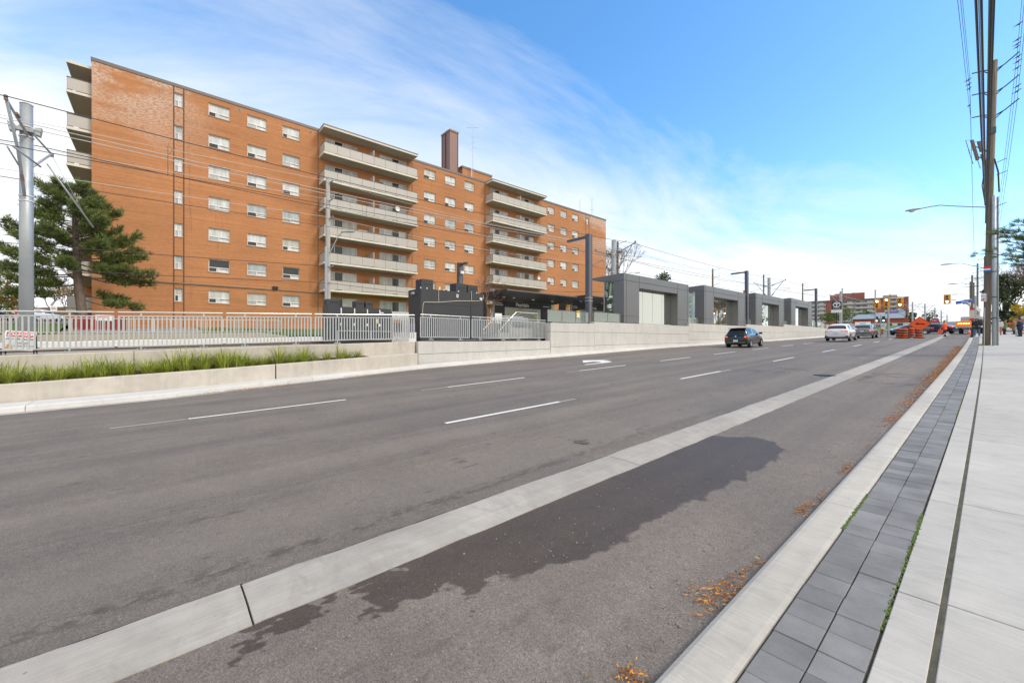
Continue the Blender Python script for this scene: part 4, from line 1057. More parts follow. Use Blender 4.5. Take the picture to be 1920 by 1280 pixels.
for a, b in ((5.7, 7.12), (7.18, 8.1)):
    for z in (1.78, 2.16): mb.bar((-18.08, a, z), (-18.08, b, z), .03, .03)
    for q in (a, b): mb.bar((-18.08, q, 1.78), (-18.08, q, 2.16), .03, .03)
mb.build("guard_bar", STEEL_F, t)
mb = MB(); mb.box(-18.178, -18.17, 7.42, 7.56, 2.52, 2.72); mb.build("warning_sticker", M("sticker_yellow", (.75, .55, .15)), t)
ac_unit(-18.75, -18.25, 5.33, 5.86, 3.2, 3.5, "left cooling box on the row of electrical cabinets")
ac_unit(-18.75, -18.25, 6.55, 6.93, 3.2, 3.5, "middle cooling box on the row of electrical cabinets")
ac_unit(-18.75, -18.25, 6.98, 7.33, 3.2, 3.5, "right cooling box on the row of electrical cabinets, touching its neighbour")
t = thing("slotted_screen", "pale grey perforated panel with a row of dark slots beside the kiosk", "screen panel", (-18.2, 8.6, 1.6))
mb = MB(); mb.box(-18.24, -18.2, 8.2, 9.05, 2.72, 3.1); mb.build("panel", M("pale_panel", (.48, .48, .46), .6), t); mb = MB(); mb.box(-18.24, -18.2, 8.2, 9.05, 1.6, 1.95); mb.build("panel", M("pale_panel", (.48, .48, .46), .6), t)
mb = MB()
for k in range(7): mb.box(-18.24, -18.2, 8.2 + k * .136, 8.25 + k * .136, 1.95, 2.72)
mb.build("bars", M("pale_panel", (.48, .48, .46)), t)
mb = MB().m(WHITE); mb.box(-18.9, -18.5, 8.22, 9.6, 1.6, 2.15); mb.m(M("violet_grey", (.12, .10, .18))).box(-18.9, -18.6, 8.22, 9.6, 2.15, 2.6); mb.build("inner_box", WHITE, t)
t = thing("equipment_kiosk", "large dark charcoal equipment kiosk with a cable conduit and roof vents behind the fence", "kiosk", (-19.25, 11.8, 1.6))
mb = MB(); mb.box(-19.9, -18.6, 9.87, 13.78, 1.6, 4.36); mb.build("housing", DARK, t)
mb = MB(); mb.box(-18.602, -18.585, 9.89, 12.9, 3.62, 4.35); mb.box(-18.602, -18.585, 9.89, 12.9, 1.62, 3.6); mb.box(-18.602, -18.585, 12.93, 13.76, 1.62, 3.7); mb.box(-18.602, -18.585, 12.93, 13.76, 3.72, 4.35); mb.build("wall_panel", DARK, t)
mb = MB(); mb.tube([(-18.56, 9.98, 1.9), (-18.56, 9.98, 3.3), (-18.56, 10.02, 3.62), (-18.56, 10.1, 3.68), (-18.56, 10.9, 3.72), (-18.56, 12.0, 3.86), (-18.56, 13.2, 3.93), (-18.56, 13.62, 3.95), (-18.56, 13.74, 4.1), (-18.56, 13.76, 4.3)], .016, 6)
mb.tube([(-18.56, 10.9, 3.72), (-18.56, 10.9, 4.45)], .014, 6); mb.tube([(-18.56, 12.95, 3.93), (-18.56, 12.95, 4.45)], .014, 6); mb.build("conduit", M("cream_conduit", (.55, .52, .42)), t)
mb = MB(); mb.bbox(-18.6, -18.48, 13.5, 13.62, 4.0, 4.14, .02); mb.tube([(-18.55, 10.95, 4.36), (-18.55, 10.95, 4.52)], .04); mb.build("camera_dome", WHITE2, t)
mb = MB(); mb.bbox(-19.35, -19.1, 9.72, 9.87, 4.1, 4.22, .03); mb.build("wall_lamp", M("lamp_grey", (.35, .36, .37)), t)
mb = MB(); mb.box(-18.585, -18.578, 12.0, 12.12, 4.05, 4.22); mb.build("number_plate", WHITE2, t); text("8", .15, SIGBLK, t, (-18.574, 12.06, 4.135), (0, 1, 0), (0, 0, 1), name="number")
mb = MB()
for yy in (9.95, 10.3, 11.3, 12.2, 13.4): mb.tube([(-18.7, yy, 4.36), (-18.7, yy, 4.44)], .03, 8)
mb.build("roof_stud", WHITE2, t)
ac_unit(-19.75, -19.1, 10.2, 10.9, 4.36, 4.93, "left cooling box on top of the large dark kiosk")
ac_unit(-19.75, -19.1, 12.3, 13.02, 4.36, 4.9, "middle cooling box on top of the large dark kiosk")
ac_unit(-19.75, -19.1, 13.08, 13.78, 4.36, 4.88, "right cooling box on top of the large dark kiosk")

# ------------------------------------------------------------------ shelters on the near platform
def near_shelter():
    t = loc_thing("platform_shelter", "nearest grey metal clad tram shelter with its pointed roof wing above the glass balustrade", "shelter", (0, 0, 0), 0, "grey clad shelters on the platform edge")
    L_ = 9.45
    mb = MB(); mb.m(CLAD).prism([(0, 3.0), (0, 3.48), (-.3, 3.5), (-2.75, 3.42), (-2.95, 3.34), (-2.6, 3.22), (-.8, 3.0)], 0, L_, 'y'); mb.build("roof_canopy", None, t)
    mb = MB(); mb.box(-.85, 0, 0, 1.92, 0, 2.995); mb.build("front_column", CLAD, t)
    mb = MB(); mb.box(-.85, 0, 7.58, L_, 0, 2.995); mb.build("front_column", CLAD, t)
    mb = MB(); mb.box(-.85, 0, 1.925, 7.575, 2.58, 2.995); mb.build("lintel", CLAD, t)
    mb = MB(); g = .007
    for y in (.28, 1.92, 7.575, 9.25): mb.box(-.01, g, y - .012, y + .012, 0 if y in (.28, 9.25) else 2.58, 3.44)
    for z in (2.99, ): mb.box(-.01, g, 0, L_, z - .012, z + .012)
    for a, b in ((0, 1.92), (7.58, L_)): mb.box(-.01, g, a, b, .47, .485)
    mb.box(-.85, .0, -g, .01, 2.98, 3.0); mb.box(-.85, 0, -g, .01, .47, .485); mb.build("panel_seam", BLACK, t)
    mb = MB(); mb.box(-.62, -.60, 1.93, 7.57, .04, 2.575); mb.build("front_glass", GLASS_S, t)
    mb = MB()
    for y in (3.34, 4.75, 6.16): mb.box(-.60, -.592, y - .006, y + .006, .04, 2.575)
    mb.box(-.66, -.56, 1.93, 7.57, 0, .05); mb.build("glass_joint", M("joint_grey", (.35, .37, .36)), t)
    mb = MB(); mb.box(-1.75, -.86, .10, .12, 0, 2.98); mb.build("side_glass", GLASS_S, t)
    mb = MB(); mb.box(-1.80, -1.74, .08, .14, 0, 3.0); mb.build("mullion", STEEL, t)
    mb = MB(); mb.box(-1.75, -.86, L_ - .12, L_ - .10, 0, 2.98); mb.build("side_glass", GLASS_S, t)
    mb = MB(); mb.box(-1.75, -1.35, 3, 6.4, .42, .47); mb.box(-1.6, -1.5, 3.2, 3.3, 0, .42); mb.box(-1.6, -1.5, 6.1, 6.2, 0, .42); mb.build("bench", WOODP, t)
    mb = MB(); mb.box(-.86, .01, .02, 1.9, -.03, .0); mb.build("footing", DARK, t)
    return t
sh = near_shelter(); SY = [(24.72, 3.03), (37.1, 3.27), (49.45, 3.52), (61.6, 3.80)]
SLAB = ["nearest grey metal clad tram shelter, right of the tall slate lamp post", "second grey shelter, just left of the black hatchback's roof", "third grey shelter, between the lamp post with a yellow tag and the next shelter", "farthest and smallest grey shelter on the near platform"]
for i, (y, z) in enumerate(SY):
    if i == 0: sh.location = (-16.8, y, z); sh["label"] = SLAB[0]
    else: copy_thing(sh, (-16.8, y, z), None, SLAB[i])
# ------------------------------------------------------------------ shelters on the far platform
def far_shelter():
    t = loc_thing("station_shelter", "dark", "shelter", (0, 0, 0), 0, "dark shelters on the far platform")
    L_ = 8.2
    mb = MB(); mb.m(DARK).prism([(0, 3.34), (0, 3.44), (-.1, 3.46), (-3.6, 3.46), (-3.6, 2.9), (-2.6, 2.9)], 0, L_, 'y'); mb.build("roof_canopy", None, t)
    mb = MB(); mb.box(-.02, .015, 0, L_, 3.36, 3.45); mb.build("canopy_edge", CLAD, t)
    mb = MB(); mb.box(-3.6, -2.75, .0, .12, 0, 2.9); mb.build("end_wall", DARK, t)
    mb = MB(); mb.box(-2.75, -2.65, .75, 1.95, 0, 2.85); mb.build("wall_panel", DARK, t)
    mb = MB(); mb.box(-2.75, -2.65, 6.3, 7.7, 0, 2.85); mb.build("wall_panel", DARK, t)
    mb = MB(); mb.box(-2.74, -2.62, 1.95, 6.3, 2.35, 2.85); mb.build("name_fascia", DARK, t)
    mb = MB(); mb.box(-2.70, -2.68, 2.0, 6.25, .1, 2.35); mb.build("artwork_glass", M("artwork_glass", (.42, .44, .34), .08, 0, .35, .5), t)
    mb = MB(); pts = [(-2.668, 2.5 + 2.0 * (1 - math.cos(a)), .35 + 1.65 * math.sin(a)) for a in [i * math.pi / 16 for i in range(13)]]; mb.tube(pts, .05, 6); mb.build("artwork_line", M("artwork_pale", (.70, .70, .56), .4), t)
    mb = MB(); mb.box(-2.6, -2.5, .62, .74, 0, 2.9); mb.box(-2.7, -2.6, 7.75, 7.83, 0, 2.9); mb.build("post", STEEL, t)
    for y in (.9, 2.0, 4.2, 6.6): mb = MB(); mb.bbox(-1.7, -1.55, y, y + .2, 2.99, 3.08, .02); mb.build("downlight", WHITE2, t)
    text("Pearldale", .42, WHITE2, t, (-2.612, 3.95, 2.6), (0, 1, 0), (0, 0, 1), name="station_name", bold=.006)
    mb = MB()
    for z, a in ((2.62, 1.15), (2.48, 1.25)): mb.box(-2.648, -2.64, .8, a + .5, z, z + .05)
    mb.box(-2.648, -2.64, 6.5, 7.4, 2.6, 2.66); mb.build("direction_strip", WHITE2, t)
    mb = MB(); mb.box(-2.0, -1.9, 6.9, 7.15, 2.2, 2.75); mb.build("hanging_sign", M("pale_green_sign", (.62, .66, .52)), t)
    return t
fs = far_shelter(); fs.location = (-24.25, 20.25, 2.28); fs["label"] = "nearest dark station shelter across the tracks, its fascia lettered Pearldale"
for k, (y, z, lab) in enumerate(((29.9, 2.55, "second dark station shelter, partly hidden behind the slate lamp post"), (39.6, 2.8, "third dark station shelter, glimpsed left of the second grey shelter"))): copy_thing(fs, (-24.25, y, z), None, lab)

# ------------------------------------------------------------------ glass balustrades
def balustrade(x0, y0, x1, y1, z, label, h=.72, n=3):
    t = thing("glass_balustrade", label, "balustrade", ((x0 + x1) / 2, (y0 + y1) / 2, z), 0, "glass balustrades on the platform")
    a, b = Vector((x0, y0, z)), Vector((x1, y1, z)); mb = MB(); mb.bar(a + Vector((0, 0, h / 2 + .02)), b + Vector((0, 0, h / 2 + .02)), .016, h - .06); mb.build("glass_pane", GLASS_B, t)
    mb = MB(); mb.bar(a + Vector((0, 0, h)), b + Vector((0, 0, h)), .05, .025)
    for i in range(n + 1):
        p = a.lerp(b, i / n); mb.box(p.x - .02, p.x + .02, p.y - .02, p.y + .02, z, z + h - .01)
    mb.build("balustrade_frame", M("balustrade_rail", (.20, .21, .20), .4, .5), t); return t
balustrade(-17.0, 17.3, -17.0, 21.05, 2.82, "teal glass balustrade on the wall end, left of the slate lamp post", .76)
balustrade(-17.0, 21.62, -17.0, 24.6, 2.98, "pale glass balustrade between the slate lamp post and the nearest shelter", .66, 2)
for y, z, lab in ((34.4, 3.0, "glass balustrade in the gap after the nearest grey shelter"), (46.75, 3.25, "glass balustrade in the gap after the second grey shelter"), (59.1, 3.5, "glass balustrade in the gap after the third grey shelter")): balustrade(-17.2, y, -17.2, y + 2.3, z + .02, lab, .8, 2)
balustrade(-17.2, 71.4, -17.2, 77.5, 3.78, "low glass balustrade at the far end of the platform", .85, 3)
t = thing("notice_plate", "small yellow notice clipped on the teal glass balustrade", "notice", (-16.95, 20.0, 3.2))
mb = MB(); mb.box(-16.97, -16.955, 19.85, 20.15, 3.2, 3.5); mb.build("plate", M("notice_cream", (.72, .68, .35)), t); mb = MB(); mb.box(-16.98, -16.95, 19.85, 20.15, 3.54, 3.63); mb.build("header", SIGYEL, t)
# stair handrails
def handrail(pts, label):
    t = thing("stair_handrail", label, "handrail", pts[0], 0, "bent handrails of the platform stair"); mb = MB(); mb.tube(pts, .028, 8); mb.build("rail_tube", RAILM, t)
    mb = MB()
    for p in (pts[1], pts[-1]): mb.tube([p, (p[0], p[1], p[2] - .9)], .022, 8)
    mb.build("rail_post", RAILM, t)
handrail([(-19.6, 14.2, 2.1), (-19.6, 15.5, 3.25), (-19.6, 17.7, 3.25)], "left bent stair handrail in front of the dark Pearldale shelter")
handrail([(-18.2, 14.3, 2.0), (-18.2, 15.1, 2.75), (-18.2, 15.9, 3.42), (-18.2, 17.6, 3.42), (-18.2, 17.66, 3.36), (-18.2, 17.66, 2.6)], "right bent stair handrail, taller and nearer the fence")
mb = MB(); mb.box(-18.0, -17.4, 14.1, 17.1, 1.72, 1.86); mb.box(-20.2, -18.0, 14.4, 17.1, 1.6, 2.2); mb.box(-20.2, -18.0, 15.2, 17.1, 2.2, 2.5); o = mb.build("platform_stairs", CONC_T); tag(o, "concrete steps up to the platform behind the dense fence", "stairs")
t = thing("sign_stand", "white notice board on legs in front of the dark station shelter", "notice board", (-20.6, 16.0, 2.2)); mb = MB(); mb.box(-20.62, -20.58, 16.2, 16.75, 2.85, 3.5); mb.build("board", WHITE2, t); mb = MB(); mb.box(-20.6, -20.57, 16.3, 16.36, 2.0, 2.85); mb.box(-20.6, -20.57, 16.58, 16.64, 2.0, 2.85); mb.build("leg", WHITE2, t)
# ------------------------------------------------------------------ catenary poles, lamp posts, wires
def catenary_pole(x, y, z0, z1, label, r=.235, arms=True, detail=False, sx=1):
    t = thing("catenary_pole", label, "catenary pole", (x, y, z0), 0, "steel catenary poles along the tracks")
    mb = MB(); mb.tube([(x, y, z0), (x, y, z1)], [r, r * .86], 20 if detail else 10); mb.build("pole", STEEL, t, smooth=detail)
    mb = MB(); mb.lathe([(r * .9, 0), (r * .92, .02), (r * .6, .05), (0, .06)], (x, y, z1 - .01), 16); mb.build("pole_cap", STEEL, t)
    if detail:
        mb = MB(); mb.box(x - .3, x + .3, y - .3, y + .3, z0, z0 + .05)
        for a in (-1, 1):
            for b in (-1, 1): mb.tube([(x + a * .24, y + b * .24, z0 + .05), (x + a * .24, y + b * .24, z0 + .16)], .03, 6)
        mb.build("base_plate", STEEL, t)
    if arms:
        m1, m2 = MB(), MB(); zt = z1
        for s_ in (1, -1):
            ex = x + s_ * 2.05
            m1.tube([(x + s_ * r, y, zt - 1.15), (ex, y + .1, zt - .5)], .045, 6); m1.tube([(x + s_ * r, y, zt - 2.7), (x + s_ * 1.75, y + .08, zt - .66)], .04, 6)
            m1.tube([(x + s_ * 1.05, y, zt - 1.45), (x + s_ * 2.6, y + .2, zt - 1.75)], .025, 6); m1.tube([(x + s_ * 2.55, y + .2, zt - 1.75), (x + s_ * 1.8, y + .15, zt - 1.95)], .018, 6)
            m2.tube([(ex, y + .1, zt - .5), (ex, y + .1, zt - .36)], .07, 8); m2.tube([(x + s_ * (r + .1), y, zt - 1.12), (x + s_ * (r + .42), y, zt - 1.01)], .075, 8); m2.tube([(x + s_ * (r + .12), y, zt - 2.56), (x + s_ * (r + .34), y, zt - 2.3)], .075, 8)
        m1.build("cantilever_arm", STEEL, t); m2.build("insulator", M("insulator_brown", (.20, .13, .10), .4), t)
        for z in (zt - 1.18, zt - 2.72): mb = MB(); mb.lathe([(r * 1.03, -.03), (r * 1.03, .03), (r * .9, .031)], (x, y, z), 14); mb.build("clamp_band", RAILM, t)
    return t
# the near pole carries its arms low towards the near track
x, y = -21.3, -3.46
t = catenary_pole(x, y, 1.34, 9.72, "thick grey steel catenary pole at the left edge, taller than the danger sign", .18, False, True)
m1, m2 = MB(), MB()
m1.tube([(x + .25, y, 6.55), (x + .8, y - .05, 7.9), (x + 1.9, y - .1, 9.1)], .042, 8); m1.tube([(x + .17, y + .05, 8.65), (x + 1.9, y - .1, 9.05)], .038, 8)
m1.tube([(x + 1.0, y, 7.35), (x + 1.75, y - .1, 7.65)], .025, 6); m1.tube([(x + .55, y + .4, 7.55), (x + 1.65, y + .0, 7.72)], .03, 6)
m1.tube([(x - .25, y, 7.6), (x - 1.7, y + .35, 8.75)], .035, 8); m1.tube([(x - .17, y + .0, 9.0), (x - 1.9, y + .35, 8.75)], .03, 8); m1.tube([(x - 1.2, y + .3, 8.2), (x - 2.3, y + 1.4, 6.3)], .028, 8); m1.tube([(x - 1.7, y + .35, 8.7), (x - 2.3, y + 1.3, 6.4)], .008, 5)
m1.build("cantilever_arm", STEEL, t, smooth=True)
for p, q in (((x + .45, y, 7.0), (x + .52, y - .02, 7.2)), ((x + 1.1, y + .02, 8.85), (x + 1.3, y, 8.9)), ((x - 1.75, y + .35, 8.65), (x - 1.75, y + .35, 8.8)), ((x + 1.9, y - .1, 9.0), (x + 1.9, y - .1, 9.15))): m2 = MB(); m2.tube([p, q], .045, 8); m2.build("insulator", M("insulator_brown", (.20, .13, .10)), t)
for z in (8.62, 8.95, 6.45, 6.62): mb = MB(); mb.lathe([(.185, -.012), (.185, .012), (.16, .013)], (x, y, z), 16); mb.build("clamp_band", WHITE2, t)
mb = MB(); mb.prism([(-.5, 8.7), (.5, 8.7), (.5, 8.95), (-.5, 8.95)], x - .08, x + .08, 'x') if 0 else mb.box(x + .06, x + .22, y - .30, y + .30, 8.76, 8.86); mb.prism([(y - .34, 8.68), (y - .22, 8.72), (y - .22, 8.92), (y - .38, 8.96)], x + .02, x + .26, 'x'); mb.prism([(y + .34, 8.68), (y + .22, 8.72), (y + .22, 8.92), (y + .38, 8.96)], x + .02, x + .26, 'x'); mb.build("anchor_bracket", STEEL, t)
catenary_pole(-21.3, 29.84, 2.1, 10.4, "grey steel catenary pole with cantilever arms rising behind the nearest grey shelter")
catenary_pole(-21.3, 67.95, 3.3, 11.0, "grey catenary pole with arms rising above the third grey shelter")
catenary_pole(-21.3, 112, 3.9, 12.5, "grey catenary pole beside the black and white T sign", .26)
for k, (px_x, py_y, zt) in enumerate(((-16, 177, 13.9), (-13.2, 176, 13.1), (-13.5, 214, 13.9), (-13.5, 243, 14.2), (-13.4, 274, 13.9))):
    catenary_pole(px_x, py_y, prof(py_y), zt, ("distant catenary pole left of the orange arrow sign", "distant catenary pole just right above the orange arrow sign", "distant catenary pole with a wide T head, left of the worker", "small distant catenary pole above the red car", "smallest catenary pole at the crest of the road")[k], .22)
def platform_lamp(x, y, z0, z1, arm, label, dx=-1):
    t = thing("platform_lamp", label, "lamp post", (x, y, z0), 0, "slate square lamp posts on the platform")
    mb = MB(); mb.box(x - .14, x + .14, y - .19, y + .19, z0, z1); mb.build("post", POSTM, t)
    mb = MB(); mb.box(x - .145, x + .145, y - .05, y + .05, z0 + .01, z1 - .02); mb.build("channel", CLAD, t)
    mb = MB(); mb.box(x + dx * (arm), x + dx * .14, y - .09, y + .09, z1 - .20, z1 - .06); mb.build("arm", POSTM, t)
    mb = MB(); mb.box(x + dx * (arm - .05), x + dx * .9, y - .06, y + .06, z1 - .225, z1 - .20); mb.build("lamp_panel", M("lamp_grey", (.35, .36, .37)), t)
    mb = MB(); mb.box(x - .24, x + .24, y - .3, y + .3, z0 - .02, z0 + .03); mb.build("base_plate", POSTM, t)
    return t
t = platform_lamp(-17.2, 21.35, 2.86, 8.72, 1.85, "tall slate lamp post at the glass balustrade left of the nearest shelter")
mb = MB()
for z in (4.35, 4.55): mb.box(-17.36, -17.04, 21.13, 21.57, z, z + .025)
mb.build("strap", RAILM, t)
t = platform_lamp(-17.2, 48.02, 3.5, 9.3, 1.6, "slate lamp post with a yellow tag beside the third grey shelter")
mb = MB(); mb.box(-17.45, -17.34, 47.7, 48.3, 6.4, 7.2); mb.build("tag_plate", SIGYEL, t); mb = MB(); mb.box(-17.40, -17.34, 47.75, 48.25, 4.6, 6.2); mb.build("poster", WHITE2, t)
platform_lamp(-17.2, 74.9, 3.75, 9.65, 1.55, "slate lamp post at the far end of the platform by the low balustrade")
t = platform_lamp(-26, 17.1, 2.2, 7.6, .95, "slate lamp post rising behind the dark kiosk with a small white camera", dx=1)
mb = MB(); mb.bbox(-25.85, -25.65, 17.0, 17.25, 6.75, 6.95, .03); mb.build("camera_dome", WHITE2, t)
# utility pole with a cobra lamp on the far side
def cobra(t, base, tip, r=.03, glob=True):
    b, p = Vector(base), Vector(tip); d = p - b; pts = [b, b + d * .35 + Vector((0, 0, d.z * .05 + .06)), b + d * .68 + Vector((0, 0, .16 + .05)), b + d * .84 + Vector((0, 0, .12)), p]
    mb = MB(); mb.tube(pts, r, 8); mb.build("lamp_arm", STEEL, t)
    h = Vector((d.x, d.y, 0)).normalized(); s_ = Vector((-h.y, h.x, 0)); mb = MB(); rings = []
    for u, w_, a, c in ((-.12, .05, -.03, .04), (.1, .10, -.06, .07), (.35, .15, -.05, .10), (.6, .15, -.04, .09), (.78, .07, -.03, .04)):
        o = p + h * u; rings.append([tuple(o + s_ * w_ * math.cos(q) + Vector((0, 0, (c if math.sin(q) > 0 else -a) * math.sin(q)))) for q in [i * math.pi / 4 for i in range(8)]])
    mb.loft(rings); lh = mb.build("lamp_head", M("lamp_head_grey", (.42, .42, .41), .5), t, smooth=True)
    if glob:
        mb = MB(); rings = []
        for z, w_ in ((0, .13), (-.05, .12), (-.10, .08), (-.12, .02)): rings.append([tuple(p + h * (.42 + w_ * 1.3 * math.cos(q)) + s_ * w_ * math.sin(q) + Vector((0, 0, -.04 + z))) for q in [i * math.pi / 4 for i in range(8)]])
        mb.loft(rings); mb.build("lamp_glass", M("lamp_lens", (.55, .58, .58), .2), lh, smooth=True)
t = thing("utility_pole", "weathered utility pole with a cobra lamp standing in front of the apartment balconies", "utility pole", (-29, 8.54, 1.9))
mb = MB(); mb.tube([(-29, 8.54, 1.9), (-29.02, 8.54, 12.65)], [.19, .13], 12); mb.build("pole", M("bleached_pole", (.42, .40, .38), .85, var=.2, scale=2), t)
mb = MB(); mb.tube([(-28.75, 8.34, 1.9), (-28.8, 8.36, 8.0)], .09, 8); mb.build("riser_pipe", STEEL, t)
cobra(t, (-28.85, 8.6, 7.6), (-28.3, 9.3, 9.05), .035, False)
mb = MB()
for z in (12.3, 11.1, 9.9, 6.6): mb.tube([(-28.85, 8.6, z), (-28.6, 8.75, z + .15)], .045, 6)
mb.build("insulator", M("insulator_grey", (.25, .25, .27), .4), t)
for k, (px_x, py_y, zt, lab) in enumerate(((-30, 42.8, 14.0, "brown utility pole just behind the catenary pole at the nearest shelter"), (-30, 69.3, 13.7, "brown utility pole above the second grey shelter"), (-30, 92.6, 15.2, "brown utility pole left of the catenary pole above the third shelter"), (-30, 118.9, 15.9, "brown utility pole above the farthest grey shelter"), (-30, 159.5, 18.1, "thin brown pole rising behind the T sign, taller than its neighbour"), (-27, 193, 19.9, "thin pole left of the pair of signals"), (-25, 209, 19.6, "thin pole right of the pair of signals"), (-24, 217.6, 19.3, "thin pole at the purple billboard"), (-20, 207, 16.3, "thin pole right of the billboard"))):
    t = thing("utility_pole", lab, "utility pole", (px_x, py_y, 3), 0, "thin utility poles along the far side of the street")
    mb = MB(); mb.tube([(px_x, py_y, 2.5 if py_y < 100 else 6), (px_x, py_y, zt)], [.2, .13], 8); mb.build("pole", WOODP, t)
    mb = MB()
    for z in (zt - .3, zt - 1.5, zt - 2.7): mb.bar((px_x, py_y, z), (px_x + 1.1, py_y + .3, z + .25), .06, .06)
    mb.build("line_bracket", STEEL, t)
# overhead wires
def wire(pts, r, mat, label, group, sag=.35, n=8):
    mb = MB(); P = []
    for a, b in zip(pts, pts[1:]):
        a, b = Vector(a), Vector(b)
        for i in range(n): u = i / n; P.append(a.lerp(b, u) + Vector((0, 0, -sag * 4 * u * (1 - u))))
    P.append(Vector(pts[-1])); mb.tube(P, r, 5)
    return tag(mb.build("overhead_wire", mat), label, "wire", group)
S_ = ((-64, -.6), (-34, -.3), (-3.5, 0), (29.9, .75), (68, 1.35), (112, 2.6), (177, 4.0))
def run(x, z, r, mat, lab, sag, dz=None, xs=None): wire([(x if xs is None else xs(y), y, z + (dz or 1) * d) for y, d in S_], r, mat, lab, "overhead tram wires", sag)
sx = lambda base: (lambda y: base if y < 115 else base + 6)
run(-19.35, 9.1, .016, WIREM, "dark messenger wire of the near tram track, topmost across the brick wall", .35, xs=sx(-19.35)); run(-19.55, 7.7, .014, WIREM, "dark contact wire of the near tram track", .03, xs=sx(-19.55))
run(-23.2, 9.0, .016, WIREM, "dark messenger wire of the far tram track", .45, xs=sx(-23.2)); run(-23.0, 7.6, .013, WIREM, "contact wire of the far tram track", .03, xs=sx(-23.0))
for dz, lab in ((0, "pale feeder cable fixed to the catenary poles, upper of a pair"), (.16, "pale feeder cable fixed to the catenary poles, lower of a pair")): run(-21.0, 9.0 - dz, .014, WIREG, lab, .25)
for z, lab in ((12.4, "topmost pale hydro line from the pole with the cobra lamp"), (11.2, "second pale hydro line from the pole with the cobra lamp"), (10.0, "third pale hydro line from the pole with the cobra lamp"), (6.7, "low dark service line crossing the left brick wall"), (5.6, "lowest dark service line crossing behind the pine")):
    wire([(-29, -60, z - .6), (-28.8, 8.6, z), (-29.7, 42.8, z + 1.2), (-29.7, 69, z + 1.0), (-29.7, 92.6, z + 2.2), (-29.7, 119, z + 3)], .012 if z > 9 else .016, WIREG if z > 9 else WIREM, lab, "hydro lines on the far side", .7)
for y, lab in ((.2, "first"), (7.5, "second")):     # droppers between messenger and contact wire
    mb = MB(); mb.tube([(-19.36, y, 8.75), (-19.54, y, 7.72)], .007, 4); mb.tube([(-19.36, y, 8.85), (-19.3, y + .12, 8.6), (-19.36, y + .02, 8.45)], .007, 4); tag(mb.build("dropper_wire", WIREM), lab + " thin vertical dropper wire between the two near tram wires" + (" beside the stair windows" if lab == "first" else " farther right"), "wire", "dropper wires")

# ------------------------------------------------------------------ the tall pole on the near sidewalk
gzp = prof(41) + KH
t = thing("utility_pole", "tall weathered wooden utility pole on the near sidewalk with three pairs of line arms", "utility pole", (-.22, 41.0, gzp))
mb = MB(); mb.tube([(-.24, 41.0, gzp - .1), (-.2, 41.05, 3.5), (-.1, 41.1, 10), (.14, 41.3, 20.0)], [.185, .17, .145, .115], 16); mb.build("pole", WOODP, t, smooth=True)
mb = MB()
for z in (19.45, 18.0, 16.5):
    for s_ in (1, -1):
        rise = .75 if s_ > 0 else -.05
        mb.tube([(.12, 41.3, z - .1), (.12 + s_ * .42, 41.3, z + .1), (.12 + s_ * 1.0, 41.3, z + .2 + rise * .5)], .035, 6); mb.tube([(.05, 41.3, z - .38), (.05 + s_ * .42, 41.3, z + .06)], .03, 6)
mb.build("line_arm", SIGBLK, t)
mb = MB()
for z, xx in ((15.0, -.75), (14.8, -.45), (14.3, -.62), (13.9, -.3)):
    mb.tube([(.0, 41.2, z - 1.0), (xx, 41.1, z - .35)], .03, 6); mb.tube([(xx, 41.1, z - .6), (xx - .12, 41.1, z + .1)], .09, 8); mb.tube([(xx - .12, 41.1, z + .1), (xx - .4, 41.1, z + .2), (xx - .2, 41.1, z - .8)], .02, 5)
mb.build("cutout_switch", M("insulator_brown", (.20, .13, .10)), t)
mb = MB(); mb.box(-.06, .18, 41.0, 41.12, 15.2, 15.6); mb.build("pole_tag", M("tag_green", (.08, .12, .10)), t)
mb = MB(); mb.tube([(.1, 40.95, 13.5), (.26, 40.95, 12.6), (.3, 40.98, 11.3)], .045, 6); mb.build("riser_cable", SIGBLK, t)
mb = MB(); mb.tube([(-.33, 40.70, gzp), (-.31, 40.73, 3.9)], .03, 6); mb.build("ground_molding", M("pale_conduit", (.48, .47, .43)), t)
cobra(t, (-.28, 40.9, 10.45), (-3.3, 40.9, 11.1), .035)
t = thing("steel_pole", "blue grey steel riser pole strapped beside the wooden utility pole", "steel pole", (.22, 40.85, gzp))
mb = MB(); mb.tube([(.09, 40.85, gzp), (.09, 40.85, 11.1)], .10, 14); mb.build("pipe", M("riser_blue_grey", (.42, .47, .50), .5, .3, .12), t, smooth=True)
mb = MB(); mb.tube([(.24, 40.95, gzp), (.24, 40.95, 11.0)], .05, 10); mb.build("side_pipe", M("riser_dark", (.25, .27, .28), .5, .3), t)
mb = MB()
for z in (3.2, 4.55, 6.2, 8.6): mb.lathe([(.115, -.025), (.115, .025), (.10, .026)], (.09, 40.85, z), 12)
for z in (10.4, 8.9, 7.2, 12.4, 13.2): mb.tube([(.2, 40.85, z), (.62, 40.8, z + .12)], .02, 5)
mb.build("strap", SIGBLK, t)
